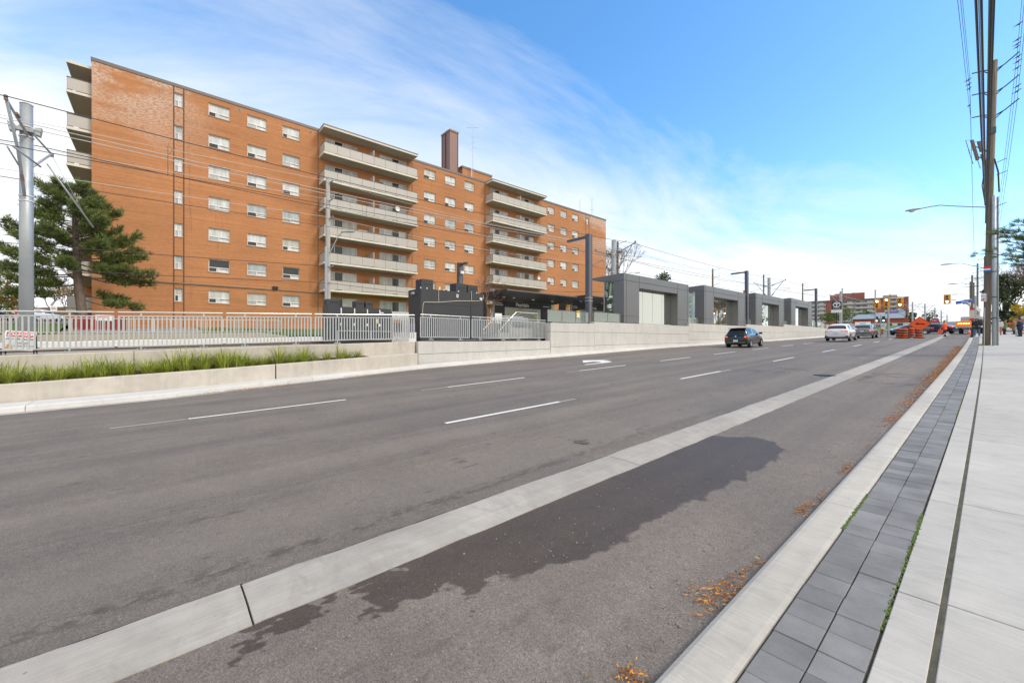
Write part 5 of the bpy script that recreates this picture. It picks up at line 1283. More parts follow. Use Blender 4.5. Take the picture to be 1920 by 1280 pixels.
# signs on the pole
t = thing("parking_sign", "white parking sign pair with a red ring on the wooden utility pole", "parking sign", (-.32, 40.6, 4.1))
sx0, sc_ = -.36, .62
sq = lambda a, b, y0, y1, c, d: (sx0 + a * sc_, sx0 + b * sc_, y0, y1, 4.55 + c * sc_, 4.55 + d * sc_)
for c, d in ((-.42, -.01), (.01, .42)): mb = MB(); mb.box(*sq(-.2, .2, 40.60, 40.615, c, d)); mb.build("sign_plate", SIGWHT, t)
mb = MB(); mb.tube([(sx0 + .13 * sc_ * math.cos(a), 40.595, 4.55 + sc_ * (-.21 + .13 * math.sin(a))) for a in [i * math.pi / 8 for i in range(17)]], .014, 6, False); mb.build("red_ring", SIGRED, t)
mb = MB(); mb.lathe([(.0, 40.588), (.035, 40.588), (.035, 40.6), (0, 40.6)], (sx0, 0, 4.55 - .21 * sc_), 10, 'y'); mb.build("sign_symbol", SIGRED, t)
mb = MB(); mb.box(*sq(-.16, .16, 40.59, 40.6, .15, .19)); mb.build("sign_print", SIGRED, t)
mb = MB(); mb.box(*sq(-.16, -.08, 40.59, 40.6, .06, .10)); mb.build("sign_print", SIGBLK, t)
t = thing("pole_notice", "small red white and blue notice high on the wooden utility pole", "notice", (-.22, 40.7, 6.2))
for a, b, mt, nm in ((6.42, 6.58, SIGRED, "red_band"), (6.32, 6.42, SIGWHT, "white_band"), (6.18, 6.32, SIGBLUE, "blue_band")):
    mb = MB(); mb.box(-.36, -.06, 40.72, 40.735, a, b); mb.build(nm, mt, t)
# cables that run above the sidewalk to this pole
def cable(pts, r, lab, mat=WIREM, sag=.25): return wire(pts, r, mat, lab, "cables running along the near sidewalk to the tall pole", sag, 14)
cable([(-.30, 41, 10.6), (-.205, 4, 9.3), (-.2, -30, 9.3)], .026, "thick dark telephone cable, left of the pair at the top of the tall pole", sag=.5)
cable([(-.24, 41, 10.5), (-.12, 4, 9.25), (-.1, -30, 9.2)], .026, "thick dark telephone cable, right of the pair at the top of the tall pole", sag=.5)
cable([(-.27, 41, 10.55), (-.163, 4, 9.33), (-.15, -30, 9.3)], .010, "thin pale wire between the two thick dark cables", WIREG, .5)
cable([(-.27, 40.8, 9.4), (.06, 4, 8.6), (.10, -30, 8.6)], .032, "bundled fat black cable lashed along the tall wooden pole", sag=.6)
cable([(-.24, 40.8, 9.0), (.095, 4, 8.3), (.13, -30, 8.3)], .022, "second fat cable beside the bundled one over the sidewalk", sag=.6)
cable([(-.35, 40.9, 12.6), (-.42, 40.85, 11.9), (-.28, 40.8, 10.6)], .03, "short drooping jumper cable on the left of the tall pole", sag=.02)
for i, (z, dx) in enumerate(((19.65, -.98), (18.2, -.95), (16.7, -.93))): cable([(dx, 41.3, z), (dx - .05, -30, z)], .010, ("top", "middle", "bottom")[i] + " hydro line on the street side of the tall pole", sag=.9)
for i, (z, dx) in enumerate(((19.65, -.98), (18.2, -.95), (16.7, -.93))): cable([(dx, 41.3, z), (dx - .9, 100, z - 3)], .012, ("top", "middle", "bottom")[i] + " hydro line running on past the tall pole, street side", sag=.9)
RW = ((20.1, 1.05), (18.65, 1.05), (17.15, 1.05))
for i, (z, dx) in enumerate(RW): cable([(dx, 41.3, z), (dx, -30, z)], .010, ("top", "middle", "bottom")[i] + " hydro line on the building side of the tall pole", sag=.0)
for i, (z, dx) in enumerate(RW): cable([(dx, 41.3, z), (dx - 1, 100, z - 3)], .012, ("top", "middle", "bottom")[i] + " hydro line running on past the tall pole, right side", sag=.9)
# birds on the lines
def bird_mesh():
    mb = MB(); rings = []
    for u, w_, z in ((-.24, .008, -.10), (-.12, .022, -.055), (-.04, .045, -.01), (.04, .055, .03), (.10, .042, .075), (.13, .032, .105), (.155, .034, .13), (.185, .02, .135), (.215, .006, .125)):
        rings.append([(w_ * math.cos(a), u, z + w_ * 1.05 * math.sin(a)) for a in [i * math.pi / 3 for i in range(6)]])
    mb.loft(rings); mb.tube([(.015, .03, -.02), (.015, .04, -.09)], .006, 4); mb.tube([(-.015, .03, -.02), (-.015, .04, -.09)], .006, 4)
    return mb
bird0 = bird_mesh().build("bird", M("bird_grey", (.035, .034, .038), .7), smooth=True); bme = bird0.data
BL_ = [(0, 38.3, "dark bird alone on the top right line, highest of all"), (0, 40.2, "upper dark bird of the three above the top right arm"), (0, 40.8, "middle dark bird of the three above the top right arm"), (0, 41.2, "lowest dark bird of the three above the top right arm"),
       (1, 39.3, "upper dark bird of the trio between the top two right arms"), (1, 40.0, "middle dark bird of the trio between the top two right arms"), (1, 40.9, "lowest dark bird of the trio, just above the middle right arm"), (2, 40.0, "upper dark bird above the lowest right arm"), (2, 40.8, "lower dark bird close to the lowest right arm")]
for k, (i, y, lab) in enumerate(BL_):
    o = bird0 if k == 0 else bird0.copy()
    if k: COL.objects.link(o)
    o.location = (RW[i][1], y, RW[i][0] + .10 - .0); o.rotation_euler = (0, 0, R(-60 + rnd.uniform(-15, 15))); o.scale = (.95,) * 3; tag(o, lab, "bird", "birds on the overhead lines")
for k, (y, z, lab) in enumerate(((39.2, 18.2, "upper bird of the three on the street side line"), (39.9, 18.2, "middle bird of the three on the street side line"), (40.6, 18.2, "lowest bird of the three on the street side line"), (39.6, 16.7, "single small bird below the street side trio"))):
    o = bird0.copy(); COL.objects.link(o); o.location = (-.96, y, z + .06); o.rotation_euler = (0, 0, R(-50 + 10 * k)); o.scale = (.95,) * 3; tag(o, lab, "bird", "birds on the overhead lines")
# street lights farther along the near side
for k, (bx, by, bz, tx, tz, pt, lab) in enumerate(((-.45, 62.5, 9.0, -2.75, 9.75, 10.2, "second street light from the viewer, its arm above the blue street sign"), (-1.24, 82, 7.6, -1.0, 7.6, 12.0, None), (-1.25, 83, 9.1, -3.2, 9.6, 10.3, "third street light along the near side"), (-2.06, 108, 9.6, -3.95, 10.1, 12.0, "fourth street light along the near side"), (-3.0, 135, 10.6, -5.2, 11.0, 12.8, "smallest street light in the row along the near side"))):
    z0 = prof(by); t = thing("street_light" if lab else "utility_pole", lab or "brown wooden pole with small side brackets left of the parking sign", "street light" if lab else "utility pole", (bx, by, z0), 0, "street lights along the near side" if lab else None)
    mb = MB(); mb.tube([(bx, by, z0), (bx, by, pt)], [.115, .085], 8); mb.build("pole", WOODP, t)
    if lab: cobra(t, (bx, by, bz), (tx, by, tz), .03, False)
    mb = MB()
    for z in (pt - .3, pt - 1.2, pt - 2.1): mb.bar((bx - .5, by, z), (bx + .6, by, z + .12), .04, .04)
    mb.build("line_bracket", SIGBLK, t)
for k, (x, y, zt, lab) in enumerate(((-1.65, 79, 10.2, "slim brown pole directly above the blue street sign"), (-2.45, 107, 12.1, "slimmer brown pole at the left end of the blue street sign"))):
    t = thing("utility_pole", lab, "utility pole", (x, y, prof(y)), 0, "brown poles beyond the intersection")
    mb = MB(); mb.tube([(x, y, prof(y)), (x, y, zt)], [.12, .09], 8); mb.build("pole", WOODP, t); mb = MB()
    for z in (zt - .4, zt - 1.5): mb.bar((x - .7, y, z), (x + .6, y, z), .05, .05)
    mb.build("line_bracket", SIGBLK, t)
# ------------------------------------------------------------------ vehicles
def evaluated(o):
    bpy.context.view_layer.update(); dg = bpy.context.evaluated_depsgraph_get(); ev = o.evaluated_get(dg)
    return bpy.data.meshes.new_from_object(ev)
def raw_object(name, me, parent=None):
    o = bpy.data.objects.new(name, me); COL.objects.link(o); o.parent = parent; return o
def part_from(me, idx, name, mat, parent):
    mb = MB(); use = {}
    for p in me.polygons:
        if p.material_index in idx:
            f = []
            for v in p.vertices:
                if v not in use: use[v] = len(mb.v); mb.v.append(tuple(me.vertices[v].co))
                f.append(use[v])
            mb.f.append(tuple(f)); mb.mi.append(0)
    return mb.build(name, mat, parent, smooth=True, fix=False)
CARS = {
 'hatch': dict(st=[(-1.87, .66, .42, .74, .76, .5, '', ), (-1.84, .80, .26, .86, .88, .66, ''), (-1.76, .82, .22, .96, 1.0, .66, 't'), (-1.50, .83, .20, .98, 1.40, .58, ''), (-1.42, .83, .20, .98, 1.445, .58, 's'), (-.62, .83, .20, .97, 1.50, .61, ''), (-.50, .83, .20, .97, 1.50, .61, 's'), (.42, .83, .20, .95, 1.46, .60, 'ts'), (1.12, .82, .20, .94, .985, .70, ''), (1.6, .79, .22, .82, .86, .62, ''), (1.84, .66, .32, .62, .64, .5, '')], wy=(-1.18, 1.22), wr=.30, w=.83),
 'suv': dict(st=[(-2.27, .76, .50, .86, .90, .6, ''), (-2.22, .90, .30, 1.02, 1.04, .74, ''), (-2.12, .92, .28, 1.08, 1.14, .74, 't'), (-1.74, .93, .26, 1.10, 1.56, .64, ''), (-1.66, .93, .26, 1.10, 1.60, .65, 's'), (-.72, .93, .26, 1.08, 1.66, .68, ''), (-.60, .93, .26, 1.08, 1.66, .68, 's'), (.50, .93, .26, 1.06, 1.61, .66, 'ts'), (1.25, .92, .26, 1.04, 1.09, .76, ''), (1.9, .88, .28, .96, 1.0, .7, ''), (2.26, .72, .40, .72, .75, .6, '')], wy=(-1.32, 1.34), wr=.36, w=.93),
 'sedan': dict(st=[(-2.38, .70, .46, .82, .84, .6, ''), (-2.30, .87, .28, .96, .98, .72, ''), (-1.72, .90, .22, 1.0, 1.05, .74, 't'), (-1.10, .90, .20, .98, 1.38, .58, 's'), (-.40, .90, .20, .96, 1.45, .60, ''), (-.28, .90, .20, .96, 1.45, .60, 's'), (.45, .90, .20, .95, 1.40, .58, 'ts'), (1.15, .89, .20, .94, .98, .74, ''), (1.9, .86, .22, .82, .86, .68, ''), (2.35, .70, .34, .62, .64, .55, '')], wy=(-1.38, 1.42), wr=.33, w=.90),
}
CMESH = {}
def car(kind, name, label, loc, rz, paint, lit=False, rim=RIMM, plate=True, group="cars on the street", clad=None, cat="car", pitch=0):
    K = CARS[kind]
    t = loc_thing(name, label, cat, loc, rz, group)
    if kind not in CMESH:
        mb = MB(); mb.mats = [BLACK, CARGL]; rings = []
        for y, w_, z0, zb, zt, wr, fl in K['st']:
            h = [(0, z0), (w_ * .86, z0), (w_ * .97, z0 + .08), (w_, z0 + .45 * (zb - z0)), (w_ * .985, zb - .10), (w_ * .93, zb), (wr, zt - .05), (wr * .86, zt), (0, zt + .012)]
            rings.append([(x, y, z) for x, z in h] + [(-x, y, z) for x, z in h[-2:0:-1]])
        n = len(rings[0]); mb.v = [p for r_ in rings for p in r_]
        for i in range(len(rings) - 1):
            fl = K['st'][i][6]
            for j in range(n):
                mb.f.append((i * n + j, i * n + (j + 1) % n, (i + 1) * n + (j + 1) % n, (i + 1) * n + j))
                side = j in (5, 10); top = j in (6, 7, 8, 9)
                mb.mi.append(1 if (side and 's' in fl) or (top and 't' in fl) else 0)
        mb.f.append(tuple(range(n - 1, -1, -1))); mb.mi.append(0); mb.f.append(tuple((len(rings) - 1) * n + j for j in range(n))); mb.mi.append(0)
        me = bpy.data.meshes.new("tmp"); me.from_pydata(mb.v, [], mb.f)
        for mm in mb.mats: me.materials.append(mm)
        me.polygons.foreach_set("material_index", mb.mi)
        bm = bmesh.new(); bm.from_mesh(me); bmesh.ops.recalc_face_normals(bm, faces=bm.faces); bm.to_mesh(me); bm.free()
        o = bpy.data.objects.new("tmp", me); COL.objects.link(o); md = o.modifiers.new("s", 'SUBSURF'); md.levels = 2; md.render_levels = 2
        CMESH[kind] = evaluated(o); bpy.data.objects.remove(o)
    me = CMESH[kind]
    body = part_from(me, (0,), "body", paint, t); part_from(me, (1,), "window", CARGL, t)
    w_, r_ = K['w'], K['wr']; y0, y1 = K['st'][0][0], K['st'][-1][0]; zb = K['st'][1][3]
    for y in K['wy']:
        for s in (1, -1):
            mb = MB(); mb.lathe([(r_ * .62, -.1), (r_ * .98, -.1), (r_, -.06), (r_, .06), (r_ * .97, .1), (r_ * .66, .1), (r_ * .64, .06)], (0, 0, 0), 20, 'x'); mb.v = [(s * (w_ - .085) + s * px_, y + py_, r_ + pz_) for px_, py_, pz_ in mb.v]
            wh = mb.build("wheel", TYRE, t, smooth=False)
            mb = MB()
            mb.lathe([(r_ * .66, .075), (r_ * .60, .095), (r_ * .56, .05), (r_ * .1, .055), (r_ * .1, .085), (0, .085)], (0, 0, 0), 20, 'x')
            for k in range(5):
                a = k * 1.2566; mb.bar((.07, 0, 0), (.075, math.cos(a) * r_ * .6, math.sin(a) * r_ * .6), .07, .03, (1, 0, 0))
            mb.v = [(s * (w_ - .085) + s * px_, y + py_, r_ + pz_) for px_, py_, pz_ in mb.v]; mb.build("rim", rim, wh)
            mb = MB(); mb.lathe([(r_ * 1.16, -.02), (r_ * 1.16, .012), (r_ * 1.0, .014)], (0, 0, 0), 22, 'x'); mb.v = [(s * (w_ - .03) + s * px_, y + py_, max(r_ + pz_, .22)) for px_, py_, pz_ in mb.v]; mb.build("wheel_arch", BLACK, t)
    zl = zb - .02
    for s in (1, -1):
        mb = MB(); a = w_ * .62
        if kind == 'suv': mb.bbox(*sorted((s * a, s * w_ * .93)), y0 + .03, y0 + .30, zl - .12, zl + .01, .03); mb.bbox(*sorted((s * .30, s * a)), y0 + .02, y0 + .16, zl - .04, zl + .0, .01)
        else: mb.bbox(*sorted((s * a, s * w_ * .955)), y0 + .035, y0 + .34, zl - .16, zl + .07, .05)
        tl = mb.build("taillight", REDL, t)
        if lit:
            mb = MB(); mb.bbox(*sorted((s * (a + .05), s * w_ * .86)), y0 + .02, y0 + .10, zl - .10, zl + .0, .02); mb.build("lamp_bulb", REDLIT, tl)
        mb = MB(); mb.bbox(*sorted((s * w_ * .55, s * w_ * .88)), y1 - .34, y1 - .08, K['st'][-2][3] - .16, K['st'][-2][3] - .03, .04); mb.build("headlight", M("headlamp", (.6, .62, .64), .1, .3), t)
        mb = MB(); zm = K['st'][-4][3] + .04; ym = K['st'][-4][0] - .12 if kind != 'hatch' else .78
        mb.bbox(*sorted((s * (w_ * .93), s * (w_ + .17))), ym - .06, ym + .06, zm - .02, zm + .12, .03); mb.build("mirror", paint if kind != 'hatch' else BLACK, t)
        mb = MB()
        for yy in (-.25, .75): mb.box(*sorted((s * (w_ + .003), s * (w_ - .03))), yy * .8 - .35, yy * .8 - .2, zb - .10, zb - .075)
        mb.build("door_handle", paint, t)
    if plate:
        zp = .52 if kind == 'hatch' else (zb - .16 if kind == 'suv' else zb - .18)
        mb = MB(); mb.box(-.16, .16, y0 - .04, y0 - .005, zp - .075, zp + .075); mb.build("licence_plate", PLATE, t)
    mb = MB(); mb.bbox(-w_ * .86, w_ * .86, y0 - .045, y0 + .3, .30, .44, .05); mb.build("rear_bumper", clad or paint, t)
    if clad:
        mb = MB(); mb.bbox(-w_ * .97, w_ * .97, y0 + .02, y0 + .4, .28, .60, .06)
        for s in (1, -1): mb.box(*sorted((s * (w_ - .04), s * (w_ + .012))), -1.0, 1.0, .26, .42)
        mb.build("lower_cladding", clad, t)
    if kind == 'hatch':
        mb = MB(); mb.bbox(-.60, .60, -1.66, -1.36, 1.43, 1.475, .015); mb.build("spoiler", paint, t)
        mb = MB(); mb.box(-.24, -.06, y0 + .055, y0 + .07, .92, .955) if 0 else mb.lathe([(0, y0 - .0), (.055, y0 - .0), (.055, y0 + .03), (0, y0 + .03)], (0, 0, .86), 12, 'y'); mb.build("badge", CHROME, t)
    return t
def paintm(n, c, metal=.4): return M("car_paint_" + n, c, .22, metal, .03, 1, coat=1.0)
PB = paintm("black", (.012, .017, .016)); PW = paintm("white", (.74, .75, .76), 0); PG = paintm("grey", (.16, .17, .18)); PN = paintm("night_blue", (.018, .018, .035)); PS = paintm("silver", (.42, .43, .44)); PR = paintm("red", (.38, .02, .05))
def gnd(x, y): return zr(x, y)
slope = lambda t: setattr(t, 'rotation_euler', (math.atan(G), 0, t.rotation_euler[2]))
t = car('hatch', "parked_car", "small black hatchback driving away with its red rear lights on", (-12.45, 34.35, gnd(-12.45, 34.35)), R(2), PB, lit=True); t.name = "hatchback_car"; slope(t)
t = car('suv', "suv_car", "white SUV seen from behind, closest to the station wall end", (-9.65, 51.0, gnd(-9.65, 51) + .06), R(1), PW, clad=M("grey_cladding", (.05, .052, .055), .6)); slope(t)
t = car('suv', "suv_car", "dark grey SUV with a red lamp just beyond the white one", (-9.75, 63.5, gnd(-9.75, 63.5)), R(1), PG, lit=True); slope(t)
car('sedan', "sedan_car", "dark sedan turning left with its headlights towards us, behind the orange barrels", (-7.6, 79.6, gnd(-7.6, 79.6)), R(118), PN)
car('sedan', "sedan_car", "dark sedan with its tail lamp beside the orange arrow sign", (-5.35, 85.5, gnd(-5.35, 85.5)), R(62), PN, lit=True)
car('suv', "suv_car", "small red car far up the road near its crest", (-10.6, 168, zr(-5, 168) + .05), R(4), PR)
car('suv', "suv_car", "pale car at the crest of the road, right of the red one", (-5.4, 190, zr(-3, 190) + .05), R(184), PS)
for k, (x, y, rz, p, lab) in enumerate(((-85.0, -12.4, 52, PW, "white SUV parked in the lot right of the thick pole, behind the fence"), (-92, -14.0, 60, PR, "dark red car parked behind the white SUV in the lot"), (-88.5, -18.2, 60, PW, "white SUV parked at the left edge of the picture"), (-84, -16.6, 60, PB, "dark sedan parked at the left edge, below the white SUV"))):
    car('suv' if k != 3 else 'sedan', "parked_car", lab, (x, y, zg(x, y) + .12 - .0), R(rz), p, plate=False, group="cars parked beside the apartment block")
# works truck with a raised boom and an amber message board
x, y = -1.75, 80.0; z = prof(y) + .04
t = thing("works_truck", "white works truck with a glowing amber board and a raised white boom at the corner", "truck", (x, y, z))
mb = MB(); mb.bbox(x - 1.1, x + 1.1, y - 1.6, y + 2.2, z + .75, z + 1.0, .04); mb.bbox(x - 1.0, x + 1.05, y + 2.2, y + 4.2, z + .6, z + 2.35, .12); mb.build("body", M("truck_white", (.55, .55, .55), .4), t)
mb = MB(); mb.bbox(x - .15, x + 1.0, y - 1.2, y + 2.0, z + 1.0, z + 1.8, .05); mb.build("equipment_box", M("truck_dark", (.05, .05, .055), .5), t)
for wy in (-.7, 3.2):
    for s in (1, -1):
        mb = MB(); mb.lathe([(.2, -.14), (.42, -.14), (.43, 0), (.42, .14), (.2, .14)], (x + s * .92, y + wy, z + .43), 16, 'x'); wh = mb.build("wheel", TYRE, t)
        mb = MB(); mb.lathe([(.2, .10 * s), (.2, .13 * s), (0, .13 * s)], (x + s * .92, y + wy, z + .43), 12, 'x'); mb.build("rim", RIMM, wh)
mb = MB(); mb.bbox(x - 1.28, x + .05, y - 1.78, y - 1.66, z + .95, z + 1.62, .05); bd = mb.build("message_board", M("amber_board", (.80, .20, .01), .5, emit=.25), t)
mb = MB()
for k in range(5): mb.box(x - 1.12 + k * .22, x - .97 + k * .22, y - 1.795, y - 1.78, z + 1.22, z + 1.34)
mb.build("message_lamp", M("amber_lamp", (1, .62, .18), .4, emit=3.0), bd)
mb = MB(); mb.bar((x + .75, y + .3, z + 2.9), (x - .55, y - .4, z + 4.35), .42, .36); mb.bar((x + .6, y + .6, z + 1.8), (x + .62, y + .35, z + 2.9), .3, .3); mb.build("boom", WHITE2, t)
mb = MB(); mb.bar((x + .3, y, z + 2.0), (x + .5, y + .2, z + 2.7), .12, .12); mb.bbox(x - .1, x + .65, y - .2, y + .3, z + 2.55, z + 2.85, .05); mb.box(x - .72, x - .45, y - .55, y - .3, z + 3.85, z + 4.15); mb.build("boom_joint", M("boom_grey", (.25, .25, .26), .5), t)

# ------------------------------------------------------------------ people
SKIN = M("skin", (.46, .27, .19), .55, var=.05); SKIN_D = M("skin_brown", (.27, .155, .10), .55, var=.05); LIP = M("lips", (.33, .13, .11), .5); EYE = M("eye_dark", (.02, .015, .012), .3); HAIR = M("dark_hair", (.03, .022, .018), .7)
def capsule(mb, p, q, a, b, n=10):
    p, q = Vector(p), Vector(q); d = q - p
    if d.length < 1e-5: d = Vector((0, 0, 1e-4))
    u = d.normalized(); x, y = frame_from(u); rings = []
    for t_, r_, c in ((-80, a, p), (-45, a, p), (0, a, p), (0, b, q), (45, b, q), (80, b, q)):
        k = math.cos(R(t_)) * r_; o = c + u * math.sin(R(t_)) * r_
        rings.append([tuple(o + (x * math.cos(6.2832 * j / n) + y * math.sin(6.2832 * j / n)) * k) for j in range(n)])
    mb.loft(rings)
def person(label, loc, rz, top, legs, shoes, skin=SKIN, J=None, build=1.0, coat=0, hat=None, sleeves=None, scale=1.0, hands_in=False, group=None):
    j = dict(hipL=(-.10, 0, .92), hipR=(.10, 0, .92), kneeL=(-.12, .02, .50), kneeR=(.12, .02, .50), ankL=(-.12, -.02, .09), ankR=(.12, -.02, .09),
             pel=(0, 0, .96), chest=(0, 0, 1.30), neck=(0, .01, 1.50), head=(0, .03, 1.62), shL=(-.19, 0, 1.42), shR=(.19, 0, 1.42), elL=(-.27, -.02, 1.14), elR=(.27, -.02, 1.14), wrL=(-.25, .08, .90), wrR=(.25, .08, .90))
    j.update(J or {}); V = {k: Vector(v) for k, v in j.items()}; S = []
    B = build
    def seg(a, b, ra, rb, m): S.append((V[a] if isinstance(a, str) else Vector(a), V[b] if isinstance(b, str) else Vector(b), ra, rb, m))
    for s in 'LR':
        seg('hip' + s, 'knee' + s, .092 * B, .066 * B, legs); seg('knee' + s, 'ank' + s, .066 * B, .052 * B, legs)
        a = V['ank' + s]; seg(a + Vector((0, -.03, -.035)), a + Vector((0, .16, -.05)), .05, .04, shoes)
        seg('sh' + s, 'el' + s, .068 * B, .055 * B, sleeves or top); seg('el' + s, 'wr' + s, .055 * B, .042, sleeves or top)
        w_, e = V['wr' + s], V['el' + s]; d = (w_ - e).normalized(); sd = -1 if s == 'L' else 1; inn = Vector((-sd, 0, 0)); side = d.cross(inn); side = side.normalized() if side.length > .01 else Vector((0, 1, 0)); inn = side.cross(d).normalized() * (1 if side.cross(d).dot(inn) > 0 else -1)
        palm = w_ + d * .075; seg(w_ + d * .01, palm, .032, .034, skin)
        for k, (o, l) in enumerate(((-.030, .066), (-.010, .078), (.010, .072), (.029, .056))):
            b0 = palm + side * o + d * .012; b1 = b0 + d * l * .6 + inn * .008; b2 = b1 + d * l * .34 + inn * .022
            seg(b0, b1, .0115, .0105, skin); seg(b1, b2, .0105, .0095, skin)
        th = w_ + d * .03 - side * .030; seg(th, th + d * .035 - side * .022 + inn * .012, .013, .0115, skin); seg(th + d * .035 - side * .022 + inn * .012, th + d * .065 - side * .022 + inn * .02, .0115, .010, skin)
    for s, sx_ in (('L', -1), ('R', 1)):
        seg(V['pel'] + Vector((sx_ * .07, 0, -.02)), V['chest'] + Vector((sx_ * .085, 0, 0)), .118 * B, .125 * B, top); seg(V['chest'] + Vector((sx_ * .07, 0, .02)), V['sh' + s] - Vector((sx_ * .03, 0, .01)), .115 * B, .075 * B, top)
        if coat: seg(V['pel'] + Vector((sx_ * .08, 0, 0)), V['hip' + s] + Vector((sx_ * .02, 0, -coat)), .125 * B, .125 * B, top)
    seg('pel', 'chest', .125 * B, .135 * B, top); seg('neck', 'head', .055, .055, skin)
    h = V['head']; seg(h + Vector((0, -.012, .045)), h + Vector((0, .005, -.02)), .094, .082, skin); seg(h + Vector((0, .03, -.065)), h + Vector((0, .045, -.085)), .05, .038, skin)
    seg(h + Vector((0, .083, .02)), h + Vector((0, .108, -.018)), .012, .017, skin)
    for sx_ in (-1, 1): seg(h + Vector((sx_ * .088, -.005, .01)), h + Vector((sx_ * .09, -.008, -.03)), .016, .013, skin); seg(h + Vector((sx_ * .034, .082, .015)), h + Vector((sx_ * .036, .083, .015)), .0125, .0125, EYE)
    seg(h + Vector((-.02, .082, -.055)), h + Vector((.02, .082, -.055)), .0115, .0115, LIP)
    mb = MB()
    for p, q, a, b, m in S: capsule(mb, p, q, a, b)
    me = bpy.data.meshes.new("tmp"); me.from_pydata(mb.v, [], mb.f); o = bpy.data.objects.new("tmp", me); COL.objects.link(o)
    md = o.modifiers.new("r", 'REMESH'); md.mode = 'VOXEL'; md.voxel_size = .0105; md2 = o.modifiers.new("s", 'SMOOTH'); md2.factor = .5; md2.iterations = 3
    em = evaluated(o); bpy.data.objects.remove(o)
    mats = []
    for s_ in S:
        if s_[4] not in mats: mats.append(s_[4])
    for m in mats: em.materials.append(m)
    def dist(c, s_):
        p, q, a, b, m = s_; d = q - p; L2 = d.length_squared; u = max(0, min(1, (c - p).dot(d) / L2)) if L2 > 1e-9 else 0
        return (c - p - d * u).length - (a + (b - a) * u)
    idx = []
    for pl in em.polygons:
        c = Vector(pl.center); idx.append(mats.index(min(S, key=lambda s_: dist(c, s_))[4]))
    em.polygons.foreach_set("material_index", idx); em.polygons.foreach_set("use_smooth", [True] * len(em.polygons))
    t = loc_thing("person", label, "person", loc, rz, group); t.scale = (scale,) * 3
    b = raw_object("body", em, t); ROOTM[b.name] = Matrix.Identity(4)
    if hat == 'helmet':
        mb = MB(); hc = h + Vector((0, -.01, .055)); mb.lathe([(.135, 0), (.14, .012), (.118, .02), (.112, .06), (.085, .105), (.04, .125), (0, .128)], tuple(hc), 18); mb.build("hard_hat", M("hat_green", (.03, .28, .12), .35), t, smooth=True)
    elif hat == 'hood':
        mb = MB(); rings = []
        for u, w_, zz, hh in ((-.135, .03, 0, .05), (-.11, .095, 0, .12), (-.04, .128, .012, .155), (.045, .122, .012, .15), (.09, .098, 0, .128)):
            rings.append([tuple(h + Vector((w_ * math.cos(a), u, .01 + zz + hh * math.sin(a)))) for a in [i * math.pi / 7 for i in range(14)]])
        mb.loft(rings, caps=False); mb.tube([h + Vector((-.1, -.02, -.13)), h + Vector((0, -.09, -.15)), h + Vector((.1, -.02, -.13)), h + Vector((.03, .08, -.15)), h + Vector((-.1, -.02, -.13))], .05, 8); mb.build("hood", top, t, smooth=True)
    else:
        mb = MB(); rings = []
        for zz, w_, yo in ((.0, .098, -.02), (.045, .108, -.018), (.095, .092, -.02), (.13, .05, -.02), (.142, .012, -.02)):
            rings.append([tuple(h + Vector((w_ * math.cos(a), yo + w_ * 1.06 * math.sin(a) - (.015 if zz < .02 else 0), zz + (.03 if math.sin(a) > .3 and zz < .02 else 0)))) for a in [i * math.pi / 7 for i in range(14)]])
        mb.loft(rings); mb.build("hair" if hat is None else "cap", HAIR if hat is None else hat, t, smooth=True)
    return t
JEAN = M("blue_jeans", (.075, .15, .27), .85, var=.15, scale=8); BLKC = M("black_cloth", (.02, .02, .023), .85); GREYC = M("charcoal_cloth", (.032, .032, .034), .9); GREENC = M("olive_jacket", (.17, .19, .085), .85); NAVYC = M("navy_cloth", (.018, .024, .065), .85); BRNC = M("tan_brown_coat", (.24, .15, .085), .9); HIVIS = M("hi_vis_orange", (.95, .10, .02), .6, var=.05); WHC = M("pale_cloth", (.62, .62, .64), .85); ORC = M("orange_work_trousers", (.55, .13, .05), .85); SHOE = M("shoe_white", (.5, .5, .52), .6)
def fy(x, y): return prof(y) + .06
person("person in a black hooded jacket and blue jeans standing by the wooden pole", (-.98, 62.45, fy(0, 62.45) + .03), R(172), GREYC, JEAN, SHOE, build=1.22, hat='hood', coat=.06, scale=1.04,
       J=dict(elL=(-.33, -.02, 1.16), elR=(.33, -.02, 1.16), wrL=(-.20, .16, 1.04), wrR=(.20, .16, 1.04), ankL=(-.15, -.02, .09), ankR=(.15, -.02, .09), kneeL=(-.14, .02, .5), kneeR=(.14, .02, .5)))
t = person("road worker in hi-vis orange jacket and green hard hat holding a paddle low", (-3.45, 67.2, zr(-3.4, 67.2)), R(75), HIVIS, BLKC, BLKC, build=1.1, hat='helmet', coat=.08, scale=1.04, J=dict(elL=(-.30, .02, 1.15), wrL=(-.33, .20, .95), wrR=(.26, .10, .90)))
mb = MB()
for z in (.22, .30): mb.lathe([(.075, 0), (.077, .05), (.06, .051)], (-.12, -.01, z), 12); mb.lathe([(.075, 0), (.077, .05), (.06, .051)], (.12, -.01, z), 12)
mb.build("reflective_band", WHC, t)
mb = MB(); mb.tube([(-.14, .14, 1.28), (-.10, .16, 1.05)], .03, 6); mb.tube([(.10, .14, 1.30), (.06, .16, 1.02)], .03, 6); mb.tube([(.1, -.14, 1.34), (0, -.15, 1.15), (-.1, -.14, 1.34)], .025, 6); mb.build("vest_stripe", SIGYEL, t)
